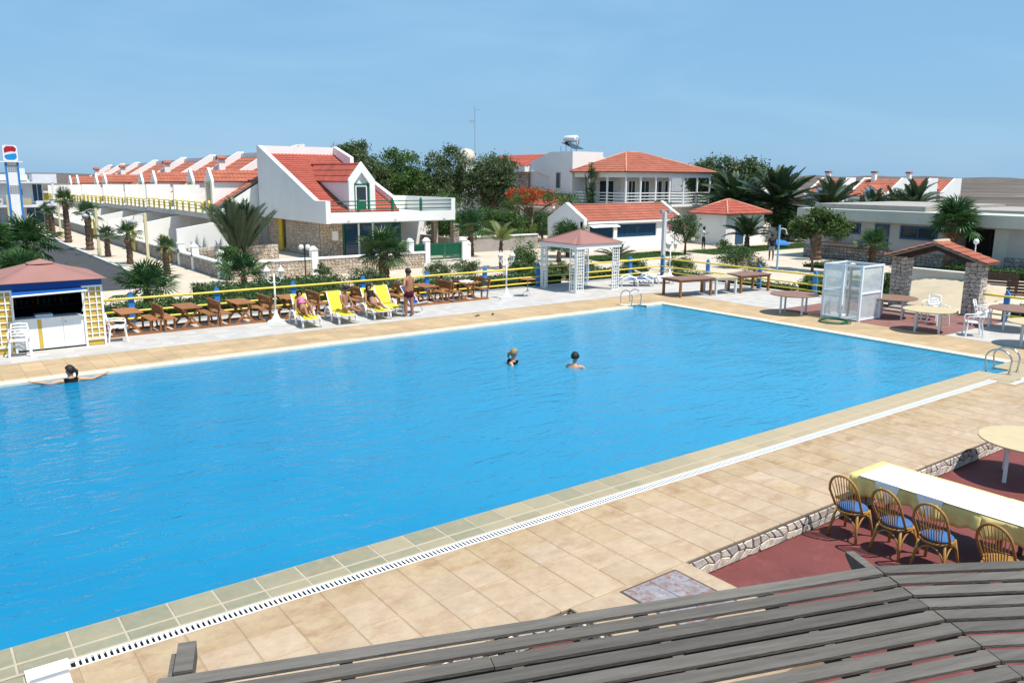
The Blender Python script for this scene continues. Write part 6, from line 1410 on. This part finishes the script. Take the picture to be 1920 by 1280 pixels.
# shrubs
SH = [('round dark green shrub behind the right fence', 38.4, 30.0, 1.15, 1.25, LF_DARK, 110, .1, None), ('grey leaved flowering shrub beside the round dark shrub', 37.2, 27.8, .75, .85, LF_OLIVE, 60, .07, (PINK, 14, 20)), ('oleander shrub with pale flowers behind the fourth fence post', 16.6, 33.2, .9, 1.0, LF_OLIVE, 70, .09, (WFLOW, 10, 12)),
      ('pale oleander shrub under the black globe lamp', 14.9, 33.0, .75, .8, LF_OLIVE, 45, .09, (WFLOW, 6, 10)), ('small dark shrub between oleander and big fan palm', 16.2, 37.0, .4, .9, LF_DARK, 26, .09, None), ('oleander shrub with white flowers behind the standing man', 21.6, 35.0, 1.0, .85, LF_OLIVE, 75, .09, (WFLOW, 14, 14)),
      ('grey oleander shrub before the driveway gate', 23.6, 35.8, .8, .75, LF_OLIVE, 60, .09, (WFLOW, 10, 12)), ('tall flowering shrub left of the gazebo roof', 26.6, 34.6, 1.0, 1.6, LF_MID, 110, .1, (WFLOW, 12, 14)), ('dark shrub between the gazebo and the twin lantern post', 24.6, 32.2, .9, 1.0, LF_DARK, 80, .09, None),
      ('dark shrub seen through the gazebo lattice', 26.6, 31.8, .8, .85, LF_DARK, 70, .09, None), ('olive shrub behind the fence right of the gazebo', 28.6, 31.9, .8, .75, LF_OLIVE, 60, .09, (PINK, 6, 10)), ('dark reddish shrub in the fence corner', 31.6, 31.4, .7, .8, LF_DARK, 60, .09, (FLOWER, 3, 10)), ('dark shrub at the foot of the floodlight pole', 34.6, 30.8, .9, .7, LF_DARK, 70, .09, None),
      ('fuller shrub under the small date palm and hut', 47.4, 38.2, .6, .8, LF_MID, 40, .09, None), ('dark shrub behind the shower cabin', 33.6, 19.9, .8, .9, LF_MID, 70, .1, None), ('green shrub in the planter left of the stone gateway', 33.2, 18.2, .75, 1.25, LF_MID, 80, .1, None), ('low shrub by the tree trunk behind the right fence', 35.5, 22.9, .6, .55, LF_DARK, 46, .08, None),
      ('green garden shrubs before the flame tree', 34.6, 46.9, 1.2, 1.5, LF_MID, 110, .11, (PINK, 5, 12)), ('yellow green garden shrub below the flame tree', 36.2, 46.6, .9, 1.6, LF_YEL, 60, .1, None), ('dark shrub left of the fan palm behind the driveway', 30.6, 46.8, .9, 1.4, LF_DARK, 80, .1, None), ('large green shrub behind the kiosk roof beside the road', 5.1, 37.6, 1.2, 1.2, leafmat('leaf_bright', (.05, .12, .02), (.14, .22, .05)), 100, .13, None), ('dark shrub at the left picture edge behind the kiosk', 1.6, 35.0, 1.1, 1.2, LF_DARK, 90, .12, None), ('leafy shrub by the low fan palm behind the lantern post', 13.2, 35.4, .5, .5, LF_MID, 36, .08, None)]
for k, (lb, x, y, r, h, mt, n, lf, fl) in enumerate(SH): shrub(lb, x, y, r, h, mt, n, lf, 100+k, flowers=fl)
# ------------------------------------------------------------------ people
def skin_mesh(name, V, E, mat, root_i=0, sub=1):
    me = bpy.data.meshes.new(name); me.from_pydata([v[0] for v in V], E, []); o = bpy.data.objects.new(name, me); COL.objects.link(o)
    o.modifiers.new('skin', 'SKIN').use_smooth_shade = True; s = o.modifiers.new('sub', 'SUBSURF'); s.levels = s.render_levels = sub
    if not me.skin_vertices: me.skin_vertices.new()
    for i, v in enumerate(V):
        d = me.skin_vertices[0].data[i]; d.radius = (v[1], v[1]) if isinstance(v[1], float) else v[1]; d.use_root = (i == root_i)
    dg = bpy.context.evaluated_depsgraph_get(); r = bpy.data.meshes.new_from_object(o.evaluated_get(dg), depsgraph=dg); r.name = name
    bpy.data.objects.remove(o); bpy.data.meshes.remove(me); r.materials.clear(); r.materials.append(mat)
    for p in r.polygons: p.use_smooth = True
    return r
def person(lab, loc, rz, J, skin, hair, clothes, s=1.0, long_hair=False, group=None, fat=1.0):
    """J: joints in local metres; the figure looks along +x unless its joints say otherwise"""
    t = thing('person', lab, 'person', loc, rz, group); V = []; E = []; ix = {}
    def v(n, p, r): ix[n] = len(V); V.append((tuple(Vector(p)), float(r)*s*fat)); return ix[n]
    P = {k: Vector(q) for k, q in J.items()}
    v('pelvis', P['pelvis'], .125); v('spine', P['pelvis'].lerp(P['chest'], .5), .108); v('chest', P['chest'], .125); v('neck', P['neck'], .052); v('jaw', P['neck'].lerp(P['head'], .62), .064); v('head', P['head'], .088)
    up = (P['head']-P['neck']).normalized(); v('crown', P['head']+up*.075*s, .07)
    E += [(0, 1), (1, 2), (2, 3), (3, 4), (4, 5), (5, 6)]
    fw = P.get('face', P['head']+Vector((1, 0, 0))) - P['head']; fw = (fw-up*fw.dot(up)).normalized(); v('nose', P['head']+fw*.098*s-up*.015*s, .014); E.append((5, ix['nose']))
    for S in 'LR':
        for a, n, r in (('chest', 'sh', .058), ('sh', 'el', .041), ('el', 'wr', .028)): v(n+S, P[n+S], r); E.append((ix[a] if a == 'chest' else ix[a+S], ix[n+S]))
        d = (P['wr'+S]-P['el'+S]).normalized(); sd = d.cross(Vector((0, 0, 1))); sd = sd.normalized() if sd.length > .1 else Vector((0, 1, 0)); nn = d.cross(sd)
        v('palm'+S, P['wr'+S]+d*.055*s, .03); E.append((ix['wr'+S], ix['palm'+S]))
        for q in range(4):
            b = P['wr'+S]+d*.10*s+sd*(.03-.02*q)*s; k = v('f%d%s' % (q, S), b, .011); E.append((ix['palm'+S], k)); L = (.055, .068, .064, .048)[q]; k2 = v('g%d%s' % (q, S), b+(d*.9-nn*.35)*L*s, .008); E.append((k, k2))
        k = v('th'+S, P['wr'+S]+(d*.05+sd*.05)*s, .012); E.append((ix['palm'+S], k))
        for a, n, r in (('pelvis', 'hip', .09), ('hip', 'kn', .058), ('kn', 'an', .037)): v(n+S, P[n+S], r); E.append((ix[a] if a == 'pelvis' else ix[a+S], ix[n+S]))
        v('cf'+S, P['kn'+S].lerp(P['an'+S], .3), .056); E.remove((ix['kn'+S], ix['an'+S])); E += [(ix['kn'+S], ix['cf'+S]), (ix['cf'+S], ix['an'+S])]
        v('toe'+S, P['toe'+S], .026); E.append((ix['an'+S], ix['toe'+S]))
    b = bpy.data.objects.new('body', skin_mesh('body', V, E, skin)); COL.objects.link(b); b.parent = t
    # hair: a cap fitted to the skull, open over the face
    m = MB(); n1, n2 = 14, 9; H = P['head']+up*.03*s; sd = fw.cross(up)
    for j in range(n2+1):
        for i in range(n1):
            a = 2*PI*i/n1; f = j/n2; front = max(0, math.cos(a)); th = f*(1.95-.95*front if not long_hair else 2.15-1.15*front); wob = 1+.05*math.sin(5*a+j)
            m.v.append(tuple(H+(fw*math.cos(a)*math.sin(th)*.108+sd*math.sin(a)*math.sin(th)*.102+up*math.cos(th)*.125)*s*wob))
    for j in range(n2):
        for i in range(n1): k = j*n1; m.f.append((k+i, k+n1+i, k+n1+(i+1) % n1, k+(i+1) % n1))
    h = m.build('hair', hair, t, True); h.modifiers.new('t', 'SOLIDIFY').thickness = .012
    if long_hair:
        q = H-fw*.10*s; MB().tube([q+up*.02, q-fw*.045*s-up*.03*s, q-fw*.05*s-up*.12*s, q-fw*.02*s-up*.2*s], [.035*s, .042*s, .03*s, .008], 8).build('ponytail', hair, t, True)
    for nm, joints, mat in clothes:
        CV = []; CE = []
        for a, c, f, r in joints:
            CV.append((tuple(P[a].lerp(P[c], f)), float(r)*s*fat))
        if nm in ('shorts', 'trunks', 'bikini_bottom'): CE = [(0, 1)]+[(1, 2), (2, 3), (1, 4), (4, 5)]
        elif nm in ('shirt', 'top_with_sleeves'): CE = [(0, 1), (1, 2), (2, 3), (2, 4), (4, 5), (2, 6), (6, 7)]
        else: CE = [(i, i+1) for i in range(len(CV)-1)]
        o = bpy.data.objects.new(nm, skin_mesh(nm, CV, CE, mat, 1)); COL.objects.link(o); o.parent = t
    for S in (-1, 1):
        e = MB().lathe([(.003, -.011), (.011, -.004), (.011, .004), (.003, .011)], 8, tuple(P['head']+fw*.083*s+sd*.032*S*s+up*.01*s)); e.build('eye', BLACKM, t)
    return t
def shorts(r=.135, leg=.55): return ('shorts', [('pelvis', 'chest', .22, r), ('pelvis', 'chest', 0, r+.012), ('hipL', 'knL', .12, .10), ('hipL', 'knL', leg, .088), ('hipR', 'knR', .12, .10), ('hipR', 'knR', leg, .088)])
def bikini(): return ('bikini_bottom', [('pelvis', 'chest', .06, .128), ('pelvis', 'chest', -.02, .135), ('hipL', 'knL', .0, .095), ('hipL', 'knL', .12, .09), ('hipR', 'knR', .0, .095), ('hipR', 'knR', .12, .09)])
def band(): return ('bikini_top', [('chest', 'neck', -.12, .126), ('chest', 'neck', .08, .135), ('chest', 'neck', .2, .122)])
def shirt(): return ('shirt', [('pelvis', 'chest', 0, .14), ('pelvis', 'chest', .5, .13), ('chest', 'neck', .05, .14), ('chest', 'neck', .7, .07), ('shL', 'elL', 0, .07), ('shL', 'elL', .6, .055), ('shR', 'elR', 0, .07), ('shR', 'elR', .6, .055)])
def stand(h=1.72, armL=None, armR=None, step=.06, w=1.0):
    k = h/1.72; q = lambda x, y, z: (x*k, y*k, z*k)
    J = dict(pelvis=q(0, 0, .93), chest=q(0, 0, 1.27), neck=q(0, 0, 1.45), head=q(.015, 0, 1.60))
    for S, s in (('L', 1), ('R', -1)):
        J.update({'sh'+S: q(0, .18*s*w, 1.39), 'el'+S: q(-.02, .24*s, 1.11), 'wr'+S: q(.04, .25*s, .86), 'hip'+S: q(0, .09*s*w, .88), 'kn'+S: q(.02+step*s, .10*s, .48), 'an'+S: q(-.01+step*s, .10*s, .07), 'toe'+S: q(.14+step*s, .12*s, .03)})
    if armL: J.update(elL=q(*armL[0]), wrL=q(*armL[1]))
    if armR: J.update(elR=q(*armR[0]), wrR=q(*armR[1]))
    return J
def lying(knee=.0):
    # on a lounger: head towards +y, feet towards -y; backrest at 52 degrees from y=.2
    c, s = math.cos(R(52)), math.sin(R(52)); b = lambda d, off=.1: (0, .2+d*c-off*s, .36+d*s+off*c)
    J = dict(pelvis=(0, .04, .47), chest=b(.36, .12), neck=b(.54, .1), head=b(.68, .12)); J['face'] = (.15, b(.68)[1]-.8, b(.68)[2]+.35)
    for S, q in (('L', 1), ('R', -1)):
        J['sh'+S] = (.17*q, b(.48, .1)[1], b(.48, .1)[2]); J['el'+S] = (.26*q, .12, .56); J['wr'+S] = (.22*q, -.1, .47)
        J['hip'+S] = (.085*q, -.02, .44); J['kn'+S] = (.1*q, -.42, .45+knee*(1 if q > 0 else .75)); J['an'+S] = (.1*q, -.74+knee*.35*(1 if q > 0 else .6), .40); J['toe'+S] = (.11*q, -.86+knee*.35, .42)
    return J
person('person standing by the loungers in maroon shorts, hand on hip, dark hair', (14.43, 25.62, .004), R(112), stand(1.72, ((-.12, .42, 1.14), (-.06, .22, 1.0)), ((.05, -.30, 1.12), (.06, -.27, .88)), w=1.25), SKIN2, HAIR, [(*shorts(.142, .62), CLOTH('maroon_cloth', (.09, .012, .03)))], fat=1.22)
person('person in a pink top lying on the first yellow lounger, knees raised', (10.72, 26.25, .008), R(-6), lying(.26), SKIN2, HAIR, [(*band(), CLOTH('pink_cloth', (.62, .20, .32))), (*bikini(), CLOTH('brown_cloth', (.16, .08, .04)))], .92, True)
sit = dict(pelvis=(0, -.12, .46), chest=(0, -.10, .80), neck=(0, -.13, .97), head=(.03, -.17, 1.12), face=(.8, -.7, 1.05))
for S, q in (('L', 1), ('R', -1)): sit.update({'sh'+S: (.17*q, -.1, .92), 'el'+S: (.22*q, -.2, .66), 'wr'+S: (.2*q, -.4, .5), 'hip'+S: (.085*q, -.18, .43), 'kn'+S: (.14*q, -.56, .52), 'an'+S: (.1*q, -.86, .42), 'toe'+S: (.1*q, -.98, .44)})
person('person in pale shorts sitting upright on the second yellow lounger', (12.12, 26.25, .008), R(20), sit, SKIN2, HAIR, [(*shorts(.13, .35), CLOTH('pale_blue_cloth', (.50, .58, .60)))], .88)
person('person in a dark bikini lying on the third yellow lounger', (13.42, 26.38, .008), R(-6), lying(.06), SKIN2, HAIR, [(*band(), CLOTH('black_cloth', (.02, .02, .025))), (*bikini(), CLOTH('black_cloth', (.02, .02, .025)))], .95, True)
person('person in white shirt and dark shorts walking by the pink bougainvillea', (46.0, 38.9, -.045), R(-60), stand(1.62, None, ((.12, -.2, 1.16), (.26, -.08, 1.24))), SKIN3, HAIR, [(*shirt(), CLOTH('white_shirt', (.72, .72, .74))), (*shorts(.135, .7), CLOTH('dark_green_cloth', (.03, .05, .04)))])
person('person in black shirt and grey shorts seen from behind by the blue lamp', (43.6, 31.4, -.045), R(50), stand(1.65), SKIN3, HAIR, [(*shirt(), CLOTH('black_cloth', (.02, .02, .025))), (*shorts(.135, .75), CLOTH('grey_cloth', (.22, .24, .27)))])
# swimmers: whole bodies, mostly below the surface
def swim(h0, arms):
    J = dict(pelvis=(-.1, 0, -.52+h0), chest=(-.03, 0, -.18+h0), neck=(0, 0, .0+h0), head=(.02, 0, .15+h0))
    for S, q in (('L', 1), ('R', -1)): J.update({'sh'+S: (-.02, .18*q, -.06+h0), 'el'+S: arms[0][:1]+(arms[0][1]*q,)+(arms[0][2]+h0,), 'wr'+S: arms[1][:1]+(arms[1][1]*q,)+(arms[1][2]+h0,), 'hip'+S: (-.11, .09*q, -.58+h0), 'kn'+S: (-.2+.1*q, .12*q, -.95+h0), 'an'+S: (-.35+.1*q, .12*q, -1.3+h0), 'toe'+S: (-.42+.1*q, .13*q, -1.42+h0)})
    return J
W = -.03
def gp(x, y, dz=0): return None
J1 = swim(.10, ((-.06, .46, -.09), (.12, .76, -.04))); J1['face'] = (.2, .8, .25)
person('person with dark ponytail holding the far pool edge with arms outstretched', (2.95, 22.2, W), R(90), J1, SKIN, HAIR, [(*band(), CLOTH('black_cloth', (.02, .02, .025)))], 1, True, fat=1.15)
J2 = swim(.13, ((.1, .3, -.2), (.35, .2, -.28)))
person('person with fair hair and dark glasses swimming left of the other one', (13.06, 17.48, W), R(-52), J2, SKIN, HAIRB, [(*band(), CLOTH('black_cloth', (.02, .02, .025))), ('sunglasses', [('head', 'neck', .0, .02), ('head', 'face', .09, .03)], BLACKM)][:1], 1, True)
J3 = swim(.12, ((.15, .3, -.2), (.4, .25, -.25)))
person('person with short dark hair swimming in the middle of the pool', (14.15, 16.17, W), R(30), J3, SKIN, HAIR, [(*shorts(.135, .5), CLOTH('maroon_cloth', (.09, .012, .03)))])

# ------------------------------------------------------------------ street lamps, poles, courtyard pieces
CREAMP = M('cream_pole_paint', (.62, .56, .34), .5, .08, 3, .05, 30, .3)
def street_lamp(lab, x, y, h, side=-1):
    t = thing('street_lamp', lab, 'street lamp', (x, y, -.05), 0, 'cream lamp poles along the street'); MB().box(-.07, -.07, 0, .07, .07, h).build('pole', CREAMP, t); MB().box(-.1, -.1, 0, .1, .1, .5).build('pole_foot', CREAMP, t)
    MB().tube([(0, 0, h-.12), (.3*side, 0, h-.06), (.55*side, 0, h-.12), (.62*side, 0, h-.35)], .022, 6).build('arm', GREYM, t, True); MB().lathe([(.05, 0), (.2, -.12), (.21, -.16), (.15, -.3), (.05, -.33)], 14, (.62*side, 0, h-.32)).build('lamp_shade', GREYM, t, True)
for k, (x, y, h) in enumerate(((10.9, 48.7, 2.95), (9.9, 57, 2.95), (10.0, 72.6, 3.1), (5.5, 82, 3.3), (7.7, 84, 3.2))): street_lamp('%s cream lamp pole from the hedge along the street' % ORD[k], x, y, h)
def globe(lab, x, y, h, two, mat, z=-.05):
    t = thing('globe_lamp', lab, 'street lamp', (x, y, z)); MB().tube([(0, 0, 0), (0, 0, h)], .03, 8).build('pole', mat, t); G = M('white_globe', (.80, .80, .80), .25, .02, 3, 0, 20, .4)
    for sx in ((-.16, .16) if two else (0,)):
        a = math.cos(R(-37)); b = math.sin(R(-37)); MB().lathe([(.02, -.13), (.09, -.1), (.13, 0), (.09, .1), (.02, .13)], 16, (sx*a, sx*b, h-(.1 if two else -.1))).build('globe', G, t, True)
        if two: MB().tube([(0, 0, h-.2), (sx*a, sx*b, h-.22)], .015, 6).build('arm', mat, t)
globe('black lamp post with two white globes before the villa wall', 15.5, 37.6, 1.75, True, BLACKM); globe('white globe lamp on a pole behind the stone gateway roof', 40.5, 17.9, 2.1, False, WPAINT)
def blue_lamp():
    t = thing('street_lamp', 'light blue lamp post with curved arm beside the person in black', 'street lamp', (38.5, 27.3, -.05)); PB = M('pale_blue_paint', (.20, .42, .68), .45, .1, 4, .1, 30, .3); MB().tube([(0, 0, 0), (0, 0, 2.55)], .055, 10).build('pole', PB, t)
    MB().tube([(0, 0, 2.3), (.1, -.1, 2.38), (.22, -.22, 2.34), (.27, -.27, 2.18)], .022, 7).build('arm', WPAINT, t, True); MB().lathe([(.03, .0), (.05, -.05), (.1, -.13), (.03, -.12)], 12, (.27, -.27, 2.18)).build('lamp_shade', GREYM, t, True)
    f = thing('floodlight_pole', 'square grey floodlight pole behind the fence corner', 'lamp post', (33.75, 31.35, -.05)); MB().box(-.09, -.09, 0, .09, .09, 3.2).build('pole', M('pale_grey_concrete', (.55, .55, .56), .8, .1, 3, .2, 30, .2), f); MB().box(-.3, -.03, 3.12, .3, .03, 3.18).build('cross_arm', GREYM, f)
    for x in (-.28, .28): MB().box(x-.1, -.14, 3.18, x+.1, .02, 3.32).build('floodlight', GREYM, f)
blue_lamp()
def courtyard():
    t, P = root('sand_bank', 'bank of pale sand behind the stone gateway', 'sand', (37, 16, 0)); SAND = M('pale_sand', (.42, .35, .25), .95, .12, 1.2, .5, 12, .1)
    m = MB(); N = 24
    for j in range(N+1):
        for i in range(N+1):
            u, v = i/N, j/N; x, y = 32.9+5.6*u, 15.2+4.6*v; m.v.append((x, y, -.05+.5*min(1, u*1.8)*min(1, 5*v, 5*(1-v))+.05*math.sin(7*x+3*y)*u+.04*math.sin(13*y)*u*math.sin(5*x)))
    for j in range(N):
        for i in range(N): k = j*(N+1)+i; m.f.append((k, k+1, k+N+2, k+N+1))
    P('sand_surface', m, SAND, smooth=True); t['kind'] = 'structure'
    w, Q = root('low_wall', 'low pale wall behind the sand bank seen through the gateway', 'wall', (39, 16, 0)); Q('wall', MB().box(38.6, 17.1, -.06, 38.85, 20.8, .78), CONC); Q('coping', MB().box(38.5, 17.0, .78, 38.95, 20.9, .86), CONC)
    s, S = root('step', 'low wooden step on the red tiles before the gateway', 'step', (30.9, 15.2, 0)); S('board', MB().box(30.6, 14.3, .004, 31.6, 16.5, .16), M('grey_board', (.33, .27, .23), .8, .15, 4, .2, 30, .2)); S('lower_board', MB().box(30.2, 14.3, .004, 30.6, 16.5, .08), M('grey_board', (.33, .27, .23)))
    p, A = root('planter', 'green planter box left of the stone gateway', 'planter', (33.2, 18.2, 0)); 
    A('box', MB().box(32.75, 17.7, -.06, 33.65, 18.7, .5), M('planter_green', (.02, .14, .06), .6)); A('soil', MB().box(32.8, 17.75, .5, 33.6, 18.65, .52), M('soil', (.06, .04, .03)))
    for k, (x, y, rz, lb) in enumerate(((36.6, 13.9, 20, 'dark brown slatted garden bench nearest the right edge post'), (39.3, 16.2, 15, 'dark brown slatted garden bench just right of the gateway'), (40.8, 14.6, 10, 'dark brown slatted garden bench at the right picture edge'))):
        b = thing('garden_bench', lb, 'bench', (x, y, -.05), R(rz+90), 'dark garden benches right of the gateway'); BW = M('dark_bench_wood', (.10, .06, .045), .7, .2, 5, .2, 40, .2)
        for j in range(4): MB().box(-.8, -.25+.13*j, .42, .8, -.14+.13*j, .45).build('seat_slat', BW, b)
        for j in range(4): z = .52+.13*j; MB().box(-.8, .27+.03*j, z, .8, .30+.03*j, z+.1).build('back_slat', BW, b)
        for sx in (-.7, .7): MB().box(sx-.03, -.24, 0, sx+.03, -.18, .42).build('leg', BW, b); MB().bar((sx, .24, 0), (sx, .42, 1.05), .06, .06, (1, 0, 0)).build('leg', BW, b)
    c, C = root('flower_bed', 'brown brick flower bed by the right picture edge', 'flower bed', (36, 11, 0)); C('brick_edge', MB().box(33.6, 9.6, -.06, 36.4, 12.2, .3), M('dark_brick', (.13, .07, .05), .9, .3, 6, .4, 30, .1)); C('soil', MB().box(33.7, 9.7, .3, 36.3, 12.1, .33), M('soil', (.06, .04, .03)))
    u = thing('parasol', 'folded low blue parasol lying by the small date palm', 'parasol', (52.6, 37.3, -.05)); m = MB().lathe([(.85, .22), (.8, .32), (.45, .5), (.03, .58)], 8); m.build('canopy', M('parasol_blue', (.03, .16, .45), .8), u); MB().tube([(0, 0, 0), (0, 0, .6)], .02, 6).build('pole', GREYM, u)
courtyard()
